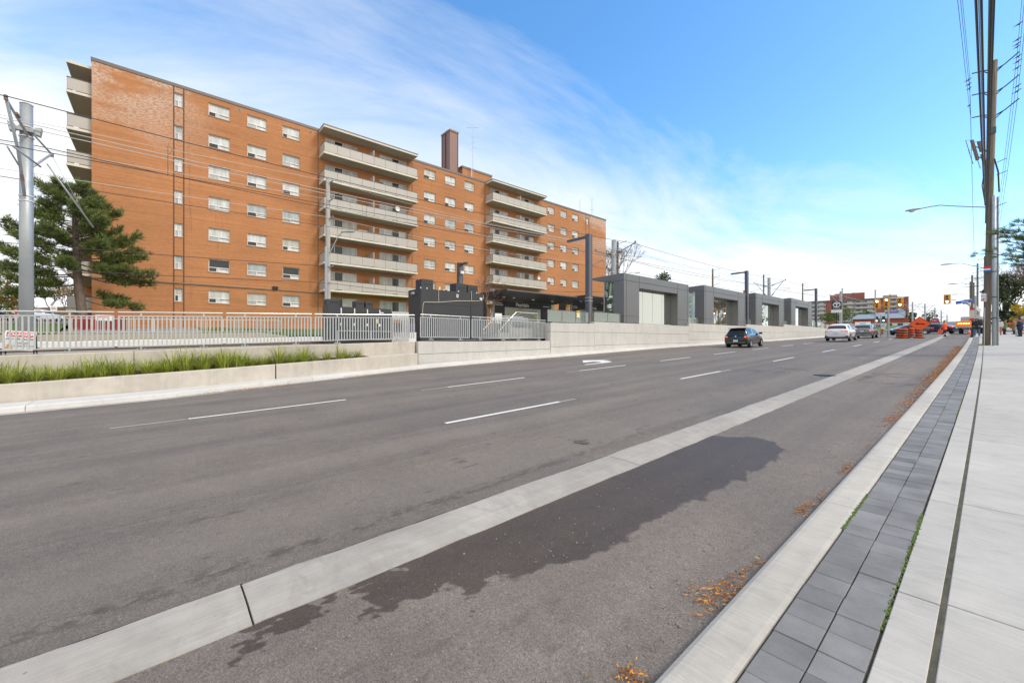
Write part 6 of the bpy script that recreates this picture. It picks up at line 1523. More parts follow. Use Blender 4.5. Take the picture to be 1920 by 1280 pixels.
tp = thing("stop_paddle", "red orange hand sign the road worker holds down by the knee", "hand sign", (-3.72, 67.0, zr(-3.7, 67) + .5)); mb = MB(); a0 = [(-3.80 + .21 * math.cos(R(22.5 + 45 * k)), prof(67) + .60 + .25 * math.sin(R(22.5 + 45 * k))) for k in range(8)]; mb.prism(a0, 66.92, 66.94, 'y'); mb.build("paddle", HIVIS, tp); mb = MB(); mb.tube([(-3.80, 66.95, prof(67) + .8), (-3.76, 67.0, prof(67) + 1.05)], .015, 6); mb.build("handle", WHITE2, tp)
person("person in an olive green jacket and black trousers looking down at a red item", (.92, 72.6, fy(0, 72.6)), R(-70), GREENC, BLKC, BLKC, build=1.2, coat=.16, J=dict(head=(0, .09, 1.60), neck=(0, .03, 1.49), elL=(-.28, .04, 1.16), elR=(.28, .04, 1.16), wrL=(-.14, .30, 1.22), wrR=(.12, .32, 1.24)))
t = thing("red_bag", "small red bundle held in front of the olive green jacket", "bundle", (1.22, 72.6, fy(0, 72.6) + 1.2)); mb = MB(); mb.bbox(1.12, 1.38, 72.5, 72.72, fy(0, 72.6) + 1.16, fy(0, 72.6) + 1.36, .06); mb.build("bundle", M("bundle_red", (.6, .02, .03), .6), t)
person("person in a long tan brown coat facing the olive green jacket", (1.62, 73.2, fy(0, 73.2)), R(75), BRNC, GREYC, BLKC, build=1.2, coat=.34, J=dict(elL=(-.27, .05, 1.15), wrL=(-.12, .28, 1.15), wrR=(.16, .26, 1.12)), hat=BRNC)
person("person in a navy blue coat and black trousers at the right edge of the picture", (1.78, 63.6, fy(0, 63.6)), R(60), NAVYC, BLKC, BLKC, build=1.28, coat=.14, J=dict(elL=(-.30, .0, 1.15), elR=(.30, .0, 1.15), wrL=(-.15, .2, 1.05), wrR=(.15, .2, 1.05)))
person("person in a pale top and orange work trousers behind the steel pole", (.52, 70.5, fy(0, 70.5)), R(170), WHC, ORC, BLKC, hat=WHC, build=1.05)

# ------------------------------------------------------------------ barrels, cones, signs in the road
def barrel(x, y, label, alt=None):
    z = zr(x, y); t = loc_thing("traffic_barrel", label, "traffic barrel", (x, y, z), 0, "orange and black traffic barrels")
    mb = MB(); mb.lathe([(.42, 0), (.42, .06), (.34, .08)], (0, 0, 0), 8); mb.build("rubber_base", TYRE, t)
    b1, b2 = MB(), MB(); zz = .07
    for k, hgt in enumerate((.16, .12, .15, .12, .15, .12, .14)):
        tgt = b1 if k % 2 == 0 else b2; r0 = .30 - .035 * k / 7 + (.006 if k % 2 else 0); tgt.lathe([(r0, zz), (r0, zz + hgt - .012), (r0 - .02, zz + hgt)], (0, 0, 0), 16); zz += hgt
    b1.build("drum", alt or ORANGE, t); b2.build("band", BLACK if alt is None else SIGYEL, t)
    mb = MB(); mb.lathe([(.2, zz - .01), (.16, zz + .03), (.0, zz + .03)], (0, 0, 0), 12); mb.bar((-.09, 0, zz + .08), (.09, 0, zz + .08), .03, .03); mb.bar((-.09, 0, zz), (-.09, 0, zz + .08), .03, .03); mb.bar((.09, 0, zz), (.09, 0, zz + .08), .03, .03); mb.build("handle", alt or ORANGE, t)
    return t
for x, y, lab in ((-6.72, 62.9, "leftmost traffic barrel of the clustered four"), (-6.18, 61.4, "front middle traffic barrel of the clustered four"), (-6.0, 65.2, "rear traffic barrel of the clustered four, behind the front one"), (-5.6, 68.0, "rightmost and farthest traffic barrel of the clustered four"), (-5.06, 61.6, "single traffic barrel under the orange arrow sign")):
    barrel(x, y, lab)
barrel(-5.9, 97, "small orange barrel past the dark sedan's tail"); barrel(-5.7, 112, "small dark yellow banded barrel up the road", M("dull_yellow", (.30, .19, .04), .6))
x, y = -4.78, 61.5; z = zr(x, y); t = thing("arrow_sign", "large orange diamond sign with a black left arrow on a stand", "road sign", (x, y, z)); cx_, cz_ = -5.0, z + 1.52; hd = .80
mb = MB(); mb.prism([(cx_ - hd * 1.1, cz_), (cx_, cz_ - hd), (cx_ + hd * 1.1, cz_), (cx_, cz_ + hd)], y - .16, y - .14, 'y'); mb.build("sign_plate", SORANGE, t)
mb = MB(); a, b = hd * 1.03, hd * .93
for p, q in (((cx_ - a, cz_), (cx_, cz_ - b)), ((cx_, cz_ - b), (cx_ + a, cz_)), ((cx_ + a, cz_), (cx_, cz_ + b)), ((cx_, cz_ + b), (cx_ - a, cz_))): mb.bar((p[0], y - .165, p[1]), (q[0], y - .165, q[1]), .012, .03, (0, 1, 0))
mb.build("sign_border", M("border_dark_orange", (.35, .04, .01)), t)
mb = MB(); mb.prism([(cx_ - .38, cz_ + .03), (cx_ - .10, cz_ - .15), (cx_ - .10, cz_ - .04), (cx_ + .40, cz_ - .10), (cx_ + .40, cz_ + .02), (cx_ - .10, cz_ + .07), (cx_ - .10, cz_ + .18)], y - .172, y - .166, 'y'); mb.build("arrow_symbol", SIGBLK, t)
mb = MB(); mb.bar((x, y, z), (x - .05, y - .12, z + 1.3), .05, .05); mb.bar((x - .1, y - .12, z + .9), (cx_, y - .12, cz_), .05, .05); mb.bar((x - .5, y - .3, z + .02), (x + .3, y + .2, z + .02), .05, .04); mb.bar((x - .3, y + .3, z + .02), (x + .2, y - .3, z + .02), .05, .04); mb.build("stand", M("stand_grey", (.35, .36, .30), .5, .4), t)
def cone(x, y, label, z=None):
    z = prof(y) if z is None else z; t = loc_thing("traffic_cone", label, "traffic cone", (x, y, z), 0, "orange traffic cones")
    mb = MB(); mb.box(-.18, .18, -.18, .18, 0, .04); mb.build("base", HIVIS, t); mb = MB(); mb.lathe([(.14, .04), (.085, .38), (.035, .70), (.02, .71)], (0, 0, 0), 14); mb.build("cone", HIVIS, t)
    mb = MB(); mb.lathe([(.098, .32), (.074, .47), (.07, .47)], (0, 0, 0), 14); mb.build("collar", WHITE2, t)
cone(-1.85, 77.2, "orange cone beside the works truck's rear wheel")
# marker post with red and cream bands
x, y = -1.42, 69.0; z = prof(y) + .06; t = thing("marker_post", "black post with a cream panel between two red squares at the corner", "marker post", (x, y, z))
mb = MB(); mb.tube([(x, y, z), (x, y, z + 1.75)], .07, 8); mb.build("post", SIGBLK, t); mb = MB(); mb.box(x - .2, x + .16, y - .06, y + .06, z + 1.95, z + 2.85); mb.build("panel", M("cream_panel", (.60, .57, .47), .6), t)
for a in (1.68, 2.86): mb = MB(); mb.box(x - .2, x + .14, y - .07, y + .07, z + a, z + a + .26); mb.build("red_square", SIGRED, t)
# traffic signals
def signal_head(t, x, y, z, lit=None, col=(1, 1, 1), s=1.0):
    mb = MB(); mb.bbox(x - .30 * s, x + .30 * s, y - .02, y + .02, z - .58 * s, z + .58 * s, .015); h = mb.build("signal_head", SIGYEL, t)
    mb = MB(); mb.bbox(x - .16 * s, x + .16 * s, y - .16, y - .021, z - .46 * s, z + .46 * s, .02); mb.build("housing", SIGYEL, h)
    for k in range(3):
        zz = z + (.30 - .30 * k) * s; on = lit == k
        mb = MB(); mb.lathe([(0, -.175), (.115 * s, -.175), (.125 * s, -.155), (.125 * s, -.15)], (x, y, zz), 14, 'y'); mb.build("lens", M("lens_lit_" + str(k), tuple(col), .3, emit=4.5) if on else M("lens_dark", (.05, .02, .012), .2), h)
        mb = MB(); mb.tube([(x + .13 * s * math.cos(a), y - .26, zz + .13 * s * math.sin(a)) for a in [R(10 + 20 * i) for i in range(9)]], .02, 5); mb.build("visor", M("visor_brown", (.20, .10, .01)), h)
    return h
t = thing("traffic_signal", "yellow twin traffic signals on grey poles with an arm to a third head", "traffic signal", (-7.6, 66, zr(-7.6, 66)), 0, "yellow traffic signals")
mb = MB(); mb.tube([(-8.2, 67.3, zr(-8, 67)), (-8.2, 67.3, 6.4)], .10, 10); mb.tube([(-9.26, 66.3, zr(-8, 66)), (-9.26, 66.3, 8.0)], .07, 10); mb.tube([(-8.25, 67.0, 6.9), (-7.1, 68.0, 7.0), (-6.9, 68.2, 7.0)], .04, 6); mb.build("pole", STEEL, t)
signal_head(t, -9.05, 66.0, 6.24, 0, (1, .93, .85)); signal_head(t, -8.3, 66.8, 6.40, 0, (1, .93, .85)); signal_head(t, -7.25, 68.1, 6.45, 2, (.93, 1, .9))
t = thing("traffic_signal", "yellow traffic signal hanging from a thin arm left of the blue street sign", "traffic signal", (-1.15, 73.2, zr(-1, 73)), 0, "yellow traffic signals")
mb = MB(); mb.tube([(-1.3, 74.6, prof(74)), (-1.3, 74.6, 7.2)], .09, 8); mb.tube([(-1.3, 74.6, 6.78), (-3.5, 73.1, 6.82)], .03, 6); mb.build("pole", STEEL, t); signal_head(t, -3.55, 72.9, 6.85, 2, (.93, 1, .9))
t = thing("street_name_sign", "long blue street name sign with white lettering on the signal arm", "street sign", (-1.3, 73, 6.3)); mb = MB(); A_, B_ = Vector((-2.85, 73.2, 6.36)), Vector((-1.42, 74.15, 6.62)); mb.bar(A_, B_, .02, .36); mb.build("sign_plate", SIGBLUE, t)
text("Pearldale", .26, SIGWHT, t, (A_ + (B_ - A_) * .40) + Vector((.012, -.018, -.01)), B_ - A_, (0, 0, 1), bold=.004); text("AVE", .12, SIGWHT, t, (A_ + (B_ - A_) * .86) + Vector((.012, -.018, .07)), B_ - A_, (0, 0, 1))
# transit signals and white regulatory signs
x, y = -8.75, 66.6; z = zr(x, y); t = thing("transit_signal", "post with two dark transit signals lit green over small white symbol signs", "transit signal", (x, y, z))
mb = MB(); mb.tube([(x - .05, y, z), (x - .05, y, 4.9)], .05, 8); mb.bar((x - .6, y, 4.35), (x + .5, y, 4.35), .05, .05); mb.build("post", STEEL, t)
for dx in (-.42, .22):
    mb = MB(); mb.bbox(x + dx - .15, x + dx + .15, y - .12, y, 4.05, 4.75, .03); h = mb.build("signal_head", M("signal_dark_green", (.02, .05, .045), .5), t); mb = MB(); mb.lathe([(0, -.13), (.09, -.13), (.09, -.12)], (x + dx, y, 4.22), 12, 'y'); mb.build("lens", M("lens_green", (.3, 1, .85), .3, emit=3), h)
for (a, b, c, d, mt, nm) in ((-.55, .35, 4.95, 5.2, SIGWHT, "sign_plate"), (-.95, -.62, 4.95, 5.15, M("sign_teal", (.25, .55, .55), .5), "sign_plate"), (-.45, -.12, 3.45, 3.78, SIGBLK, "symbol_plate"), (-.02, .36, 3.10, 3.82, SIGWHT, "symbol_plate"), (-.30, .22, 2.72, 3.06, SIGWHT, "arrow_plate")):
    mb = MB(); mb.box(x + a, x + b, y - .05, y - .03, c, d); mb.build(nm, mt, t)
mb = MB(); mb.tube([(x + .17 + .11 * math.cos(q), y - .06, 3.62 + .11 * math.sin(q)) for q in [i * math.pi / 6 for i in range(13)]], .015, 5, False); mb.tube([(x - .02, y - .06, 2.76), (x + .0, y - .06, 2.88), (x + .1, y - .06, 3.0)], .025, 5); mb.tube([(x - .17, y - .06, 2.9), (x - .16, y - .06, 2.98)], .03, 5); mb.build("symbol", SIGBLK, t)
mb = MB(); mb.tube([(x - .285 + .09 * math.cos(q), y - .06, 3.62 + .09 * math.sin(q)) for q in [i * math.pi / 6 for i in range(13)]], .02, 5, False); mb.build("white_symbol", SIGWHT, t)
t = thing("hazard_marker", "small yellow and black striped hazard marker below the white arrow sign", "hazard marker", (x + .1, y - .3, z)); mb = MB(); mb.box(x - .04, x + .24, y - .32, y - .30, z + .35, z + 1.0); mb.build("marker_plate", SIGYEL, t); mb = MB()
for k in range(3): mb.prism([(x - .04, z + .38 + k * .21), (x + .24, z + .50 + k * .21), (x + .24, z + .60 + k * .21), (x - .04, z + .48 + k * .21)], y - .326, y - .321, 'y')
mb.build("stripe", SIGBLK, t); mb = MB(); mb.tube([(x + .1, y - .28, z), (x + .1, y - .28, z + .4)], .03, 6); mb.build("post", STEEL, t)
# grass median beyond the intersection
struct(sheet(frange(-20, -7.5, 2.5), frange(106, 150, 8), lambda x, y: prof(y) + .12 + CS(y) * 0), "median_grass", LAWN, fix=False)
# T sign at the platform end
x, y = -17.4, 88.5; z = 3.2; t = thing("stop_sign_panel", "black station marker with a white circled T above a small white plate", "station sign", (x, y, z)); wv = Vector((1.25, .22, 0)).normalized(); nv = Vector((wv.y, -wv.x, 0)); c = Vector((x, y, 0))
mb = MB(); mb.bar(c + Vector((0, 0, z)), c + Vector((0, 0, 7.0)), .14, .14); mb.build("post", SIGBLK, t)
mb = MB(); mb.bar(c - wv * .68 + Vector((0, 0, 7.85)) + nv * .1, c + wv * .68 + Vector((0, 0, 7.85)) + nv * .1, .05, 1.35); mb.build("sign_panel", SIGBLK, t)
mb = MB(); mb.bar(c - wv * .75 + Vector((0, 0, 6.9)) + nv * .1, c + wv * .75 + Vector((0, 0, 6.9)) + nv * .1, .05, .5); mb.build("lower_plate", SIGWHT, t)
mb = MB(); mb.tube([c + nv * .14 + wv * (.46 * math.cos(q)) + Vector((0, 0, 8.0 + .40 * math.sin(q))) for q in [i * math.pi / 10 for i in range(21)]], .075, 6, False); mb.bar(c + nv * .14 - wv * .28 + Vector((0, 0, 8.18)), c + nv * .14 + wv * .28 + Vector((0, 0, 8.18)), .03, .14); mb.bar(c + nv * .14 + Vector((0, 0, 7.66)), c + nv * .14 + Vector((0, 0, 8.18)), .14, .03); mb.build("emblem", SIGWHT, t)
text("Pearldale", .26, SIGWHT, t, c + nv * .14 + Vector((0, 0, 7.37)), wv, (0, 0, 1))
# ramp walls past the platform end
mb = MB(); mb.prism([(84, 3.0), (100, 3.0), (100, 4.6), (95, 5.2), (84, 5.75)], -21.2, -20.8, 'x'); tag(mb.build("ramp_wall", M("ramp_grey", (.42, .43, .43), .9)), "grey concrete approach wall sloping down behind the T sign", "wall")
mb = MB(); mb.prism([(86, 3.0), (104, 3.0), (104, 4.2), (86, 4.6)], -18.6, -18.3, 'x'); tag(mb.build("ramp_wall", M("ramp_tan", (.45, .41, .37), .9)), "pale tan low wall just right of the last slate lamp post", "wall")
# ------------------------------------------------------------------ trees
def tuft(mb, p, d, r, n=9, L_=.2, w_=.022):
    d = Vector(d).normalized(); x, y = frame_from(d)
    for i in range(n):
        a = r.uniform(0, 6.283); sp = r.uniform(.35, 1.05); v = (d + (x * math.cos(a) + y * math.sin(a)) * sp).normalized(); l = L_ * r.uniform(.7, 1.15)
        s_ = v.cross(Vector((r.uniform(-1, 1), r.uniform(-1, 1), r.uniform(-1, 1)))); s_ = s_.normalized() * w_ / 2 if s_.length > .01 else x * w_ / 2
        q = Vector(p); mb.add([q - s_, q + s_, q + v * l + s_ * .2, q + v * l - s_ * .2], [(0, 1, 2, 3)])
def leafcard(mb, p, s_, r, flat=0):
    n = Vector((r.gauss(0, 1), r.gauss(0, 1), r.gauss(0, 1) + flat)).normalized(); x, y = frame_from(n); a = r.uniform(0, 6.28); u = (x * math.cos(a) + y * math.sin(a)) * s_; v = n.cross(u) * .62; p = Vector(p)
    mb.add([p - u, p - v * .9 + u * .1, p + u, p + v * .9 + u * .1], [(0, 1, 2, 3)])
# the big pine at the building's left corner
def big_pine():
    r = random.Random(17); base = Vector((-40.0, -3.95, 2.4)); t = thing("pine_tree", "tall open-crowned pine in front of the apartment block's left corner", "tree", base)
    trunk = [base + Vector(v) for v in ((0, 0, 0), (.02, -.08, 1.2), (.05, -.2, 2.6), (.02, -.33, 4.2), (0, -.36, 5.6), (.05, -.40, 7.0), (0, -.45, 8.4), (.0, -.55, 9.6))]
    mb = MB(); mb.tube(trunk, [.33, .27, .245, .215, .185, .15, .10, .03], 12); tr = mb.build("trunk", BARK, t, smooth=True)
    def at(z):
        for a, b in zip(trunk, trunk[1:]):
            if a.z <= z <= b.z: return a.lerp(b, (z - a.z) / (b.z - a.z))
        return trunk[-1]
    bm_, nm = MB(), MB()
    spec = []   # height, azimuth (deg from +Y = right in view), length, rise
    for z, az, l, rise in ((4.6, 10, 2.9, -.30), (5.0, -25, 2.3, -.26), (5.0, 175, 3.0, -.22), (5.5, 150, 3.2, -.12), (6.2, 5, 3.6, -.22), (6.3, 200, 3.4, -.06), (6.5, 100, 2.6, -.05), (6.6, 35, 3.0, -.12), (6.9, -40, 2.6, -.05), (7.0, 170, 3.5, .02), (6.6, 20, 3.9, -.16), (7.2, 15, 3.4, .02), (6.1, 160, 3.3, -.08), (6.7, 150, 3.2, 0), (5.6, 215, 2.6, -.1)): spec.append((z, az, l, rise))
    z = 7.2; k = 0
    while z < 11.75:
        f = (z - 7.2) / 4.6; l = (3.3 * (1 - f) + 1.0 * f) * r.uniform(.75, 1.1)
        spec.append((z, k * 137.5 + r.uniform(-18, 18), l, r.uniform(.0, .22) + .30 * f)); z += .125; k += 1
    for z, az, l, rise in spec:
        p0 = at(z); a = R(az); h = Vector((math.sin(a), math.cos(a), 0)); s_ = Vector((h.y, -h.x, 0)); pts = []
        for i in range(7):
            u = i / 6; pts.append(p0 + h * l * u + Vector((0, 0, l * (rise * u + .10 * u * u - .05 * math.sin(u * 3.1)))) + s_ * l * .06 * math.sin(u * 5 + z))
        bm_.tube(pts, [max(.012, .055 * (1 - i / 6.5)) * (l / 3) ** .5 for i in range(7)], 5)
        nb = int(8 + l * 5.5)
        for i in range(nb):
            u = .30 + .70 * (i + r.random()) / nb; j = min(5, int(u * 6)); q = pts[j].lerp(pts[j + 1], u * 6 - j); sd = 1 if i % 2 else -1
            ll = r.uniform(.35, .85) * (1.15 - .5 * u) * (.65 + l * .16); d = (h * .75 + s_ * sd * r.uniform(.35, 1.0) + Vector((0, 0, r.uniform(-.15, .75)))).normalized(); e = q + d * ll
            bm_.tube([q, q + d * ll * .5 - Vector((0, 0, .03)), e], [.014, .010, .006], 3, False)
            for m in range(int(5 + ll * 8)):
                w_ = .25 + .75 * (m / (5 + ll * 8)); o = q + d * ll * w_ + Vector((r.gauss(0, .09), r.gauss(0, .09), r.gauss(.06, .12)))
                tuft(nm, o, d * .6 + Vector((0, 0, .55)) + Vector((r.gauss(0, .35), r.gauss(0, .35), r.gauss(0, .3))), r, 8, .30, .036)
        for m in range(6): tuft(nm, pts[-1] + Vector((r.gauss(0, .06), r.gauss(0, .06), r.gauss(0, .05))), h + Vector((0, 0, .5)), r, 9, .24, .032)
    bm_.build("limb", BARK, tr); nm.build("crown", PINE, t, fix=False)
big_pine()
# pine on the right whose long-needled branches reach into the picture
def right_pine():
    r = random.Random(23); base = Vector((4.2, 32.5, prof(32) + .05)); t = thing("pine_tree", "long-needled pine reaching in from the right edge beside the steel pole", "tree", base)
    mb = MB(); tk = [base, base + Vector((-.1, 0, 3)), base + Vector((-.2, .1, 6)), base + Vector((-.1, .1, 9.5))]; mb.tube(tk, [.25, .2, .14, .03], 10); tr = mb.build("trunk", BARK, t)
    b, n = MB(), MB()
    for z, tip in ((5.7, (-.42, 30.5, 6.05)), (6.2, (.0, 30.9, 7.0)), (5.2, (.5, 31.4, 5.55)), (6.9, (.75, 31.8, 7.45)), (5.9, (.55, 31.2, 6.55)), (7.6, (2.0, 33, 8.6)), (7.0, (6.5, 33, 8)), (6, (6.8, 31, 7)), (5.2, (2.6, 29.5, 5.2)), (6.5, (.35, 31.0, 6.75)), (5.6, (.75, 31.6, 6.1)), (6.6, (.9, 31.3, 7.0)), (5.0, (1.0, 31.7, 5.75)), (8.4, (4, 34, 10))):
        p0 = Vector((4.1, 32.5, base.z + z - 1.4)); e = Vector(tip); pts = [p0.lerp(e, i / 8) + Vector((0, 0, -.25 * math.sin(i / 8 * 3.14) + .04 * math.sin(i * 2.1))) for i in range(9)]
        b.tube(pts, [.05 * (1 - i / 9.5) + .006 for i in range(9)], 5); d0 = (pts[-1] - pts[0]).normalized(); s_ = d0.cross(Vector((0, 0, 1))).normalized()
        def pom(p, d):
            for q in range(3): tuft(n, p + d * .06 * q, d, r, 18, .23, .012)
        pom(pts[-1], d0)
        for i in range(20):
            u = .30 + .66 * i / 20; j = min(7, int(u * 8)); q = pts[j].lerp(pts[j + 1], u * 8 - j); d = (d0 * .7 + s_ * (1 if i % 2 else -1) * r.uniform(.2, .9) + Vector((0, 0, r.uniform(-.1, .7)))).normalized(); ll = r.uniform(.18, .50)
            b.tube([q, q + d * ll], [.012, .006], 4, False); pom(q + d * ll, d)
            if r.random() < .6: pom(q + d * ll * .55, (d + Vector((r.gauss(0, .4), r.gauss(0, .4), .5))).normalized())
    b.build("limb", BARK, tr); n.build("crown", PINE_R, t, fix=False)
right_pine()
def branchy(mb, p, d, l, rad, depth, r, tips, spread=.55, up=.18, n=3):
    e = p + d * l; m = p.lerp(e, .5) + Vector((r.gauss(0, .05), r.gauss(0, .05), 0)) * l
    mb.tube([p, m, e], [rad, rad * .85, rad * .68], 6 if depth > 3 else 4, False)
    if depth == 0: tips.append(e); return
    k = n if depth > 1 else n + 1
    for i in range(k):
        x, y = frame_from(d); a = 6.283 * (i + r.random() * .7) / k; nd = (d + (x * math.cos(a) + y * math.sin(a)) * spread * r.uniform(.7, 1.3) + Vector((0, 0, up))).normalized()
        branchy(mb, e if i else e, nd, l * r.uniform(.62, .86), rad * .62, depth - 1, r, tips, spread, up, n)
    tips.append(e)
def bare_tree(x, y, z, h, label, seed, name="bare_tree", leaf=None, depth=5, ls=.14, per=2, spread=.5, group=None, mat=BARKG, r0=None):
    r = random.Random(seed); t = thing(name, label, "tree", (x, y, z), 0, group); mb = MB(); tips = []
    branchy(mb, Vector((x, y, z)), Vector((r.gauss(0, .04), r.gauss(0, .04), 1)).normalized(), h * .27, r0 or h * .016, depth, r, tips, spread)
    tr = mb.build("trunk", mat, t, fix=False)
    if leaf:
        lm = MB()
        for p in tips:
            for k in range(per): leafcard(lm, p + Vector((r.gauss(0, ls * 2), r.gauss(0, ls * 2), r.gauss(0, ls * 1.6))), ls * r.uniform(.7, 1.3), r)
        lm.build("crown", leaf, t, fix=False)
    return t
def leafy(x, y, z, h, w_, label, seed, leaf, n=1500, ls=.22, trunk=.35, name="tree", group=None, cat="tree", lo=.0):
    r = random.Random(seed); t = thing(name, label, cat, (x, y, z), 0, group); mb = MB(); mb.tube([(x, y, z), (x + .1, y, z + h * .3), (x, y + .1, z + h * .75)], [h * .025, h * .018, h * .006], 7)
    cl = []
    for k in range(int(16 + h)):
        a = r.uniform(0, 6.28); f = r.uniform(lo, 1); zz = z + h * (trunk + (1 - trunk) * f * .93); rr = w_ * math.sqrt(max(.03, 1 - ((f - .40) / .64) ** 2)) * r.uniform(.35, .95); c = Vector((x + math.cos(a) * rr, y + math.sin(a) * rr, zz)); cl.append((c, w_ * r.uniform(.20, .42)))
        mb.tube([(x, y, z + h * min(.7, trunk + .2 * f)), c], [h * .008, .01], 4, False)
    tr = mb.build("trunk", BARKG, t, fix=False); lm = MB()
    for k in range(n):
        c, s_ = r.choice(cl); v = Vector((r.gauss(0, 1), r.gauss(0, 1), r.gauss(0, .75))); v = v.normalized() * s_ * r.uniform(.55, 1.05); leafcard(lm, c + v, ls * r.uniform(.6, 1.25), r, .4)
    lm.build("crown", leaf, t, fix=False); return t
# behind the left edge
leafy(-116, -26, 5.2, 9.5, 4.6, "green broadleaf tree behind the parked cars, left of the thick pole", 3, LEAFG, 3200, .28, .08, "broadleaf_tree")
leafy(-121, -24, 5.2, 11.0, 4.2, "yellowing tree top above the green tree at the left edge", 4, LEAFO, 2200, .28, .25, "broadleaf_tree")
leafy(-113, -18.6, 5.2, 6.6, 2.4, "autumn bush tree between the thick pole and the wooden fence", 5, LEAFO, 1300, .24, .08, "broadleaf_tree")
bare_tree(-108, -14.6, 5.2, 8.0, "bare grey tree behind the wooden fence left of the pine trunk", 6, depth=5, leaf=LEAFB, per=1, ls=.12)
bare_tree(-100, -12.2, 5.2, 6.2, "small orange-brown tree beside the end balcony", 8, depth=4, leaf=LEAFO, per=4, ls=.16)
t = thing("wooden_fence", "cedar board fence at the back of the parking lot", "fence", (-105, -15, 5)); mb = MB()
for k in range(34): a = Vector((-109, -18.2, 0)).lerp(Vector((-96, -9.5, 0)), k / 34); b = Vector((-109, -18.2, 0)).lerp(Vector((-96, -9.5, 0)), (k + .93) / 34); mb.bar((a.x, a.y, 6.2), (b.x, b.y, 6.2), .04, 2.5 + rnd.uniform(-.06, .06))
mb.build("boards", FENCEW, t); mb = MB(); mb.bar((-109, -18.25, 6.9), (-96, -9.55, 6.9), .1, .1); mb.build("fence_rail", FENCEW, t)
t = thing("lot_sign", "small white sign on a thin post in the parking lot", "sign", (-92, -11.5, 4.3)); mb = MB(); mb.tube([(-92, -12.25, 4.3), (-92, -12.25, 6.6)], .04, 6); mb.build("post", STEEL, t); mb = MB(); mb.box(-91.98, -91.95, -12.6, -11.9, 6.3, 7.1); mb.build("sign_plate", SIGWHT, t); mb = MB(); mb.box(-91.95, -91.94, -12.5, -12.0, 6.55, 6.62); mb.box(-91.95, -91.94, -12.5, -12.1, 6.75, 6.82); mb.build("sign_print", SIGBLK, t)
# red barriers with a white notice on the lawn
for k in range(4):
    y0 = -3.95 + k * .60; t = thing("red_barrier", ("leftmost red plastic barrier on the grass beyond the fence, right of the parked cars", "second red plastic barrier, left of the white notice", "third red plastic barrier, carrying the white notice", "rightmost red plastic barrier, right of the white notice")[k], "barrier", (-34, y0 + .3, zg(-34, y0)), 0, "red barriers on the grass")
    mb = MB(); z = 2.38; mb.bbox(-34.15, -33.9, y0, y0 + .57, z, z + .8, .04); mb.build("barrier_body", M("barrier_red", (.33, .035, .035), .5, var=.3, scale=6), t)
    mb = MB()
    for q in range(4): mb.box(-33.91, -33.885, y0 + .05 + q * .13, y0 + .11 + q * .13, z + .1, z + .7)
    mb.build("slot", M("barrier_dark_red", (.12, .015, .02), .6), t)
t = thing("white_notice", "white notice board hung on the red barriers", "notice", (-33.85, -2.6, 2.8)); mb = MB(); mb.box(-33.87, -33.85, -2.88, -2.16, 2.92, 3.25); mb.build("board", SIGWHT, t); mb = MB(); mb.box(-33.85, -33.845, -2.8, -2.3, 3.10, 3.14); mb.box(-33.85, -33.845, -2.8, -2.5, 3.02, 3.05); mb.build("print", SIGRED, t)
# shrubs and trees by the station
bare_tree(-25.6, 19.6, 2.2, 5.6, "bare twiggy shrub tree between the dark kiosk and the Pearldale shelter", 31, depth=5, spread=.75, mat=M("twig_red_brown", (.20, .12, .10), .9), r0=.07)
leafy(-30.0, 33.6, 2.9, 3.5, 1.5, "yellow green shrub between the two dark station shelters", 32, LEAFYG, 900, .13, .05, "shrub", cat="shrub")
bare_tree(-46.6, 64.6, 3.8, 15.0, "slim bare tree with a few brown leaves just past the apartment block's right end", 33, depth=6, leaf=LEAFB, per=1, ls=.08, spread=.30)
leafy(-38.7, 70.1, 3.6, 10.6, 2.2, "evergreen top showing above the nearest grey shelter's roof", 34, LEAFD, 1600, .2, .55, "evergreen_tree")
t = thing("street_light", "street lamp head peeking over the nearest grey shelter's roof", "street light", (-33, 50, 3)); mb = MB(); mb.tube([(-33, 48.5, 3), (-33, 48.5, 11)], .1, 8); mb.build("pole", STEEL, t); cobra(t, (-33, 48.5, 10.7), (-32.3, 50.3, 11.3), .03, False)
# right hand background
leafy(1.15, 96, prof(96), 8.6, 2.6, "dark green conifer behind the steel pole, right of the street", 41, LEAFD, 3200, .24, .02, "conifer_tree")
leafy(2.6, 92, prof(92), 3.7, 1.7, "bright yellow shrub above the person in the olive jacket", 42, LEAFY, 1500, .17, .22, "shrub", cat="shrub")
for k, (x, y, h, lab) in enumerate(((4.4, 104, 9.5, "brownish half-bare tree at the right edge, behind the yellow shrub"), (2.9, 112, 11.5, "tall bare grey tree behind the dark conifer"), (6.4, 98, 8.0, "russet half-bare tree at the far right edge"))): bare_tree(x, y, prof(y), h, lab, 50 + k, depth=6 if k != 1 else 6, leaf=LEAFB if k != 1 else None, per=2, ls=.15, spread=.5, mat=M("twig_red_brown", (.20, .12, .10), .9))
leafy(7.5, 118, prof(118), 7, 4.5, "dark hedge-like tree low at the right edge", 60, LEAFO, 1500, .3, .05, "broadleaf_tree")
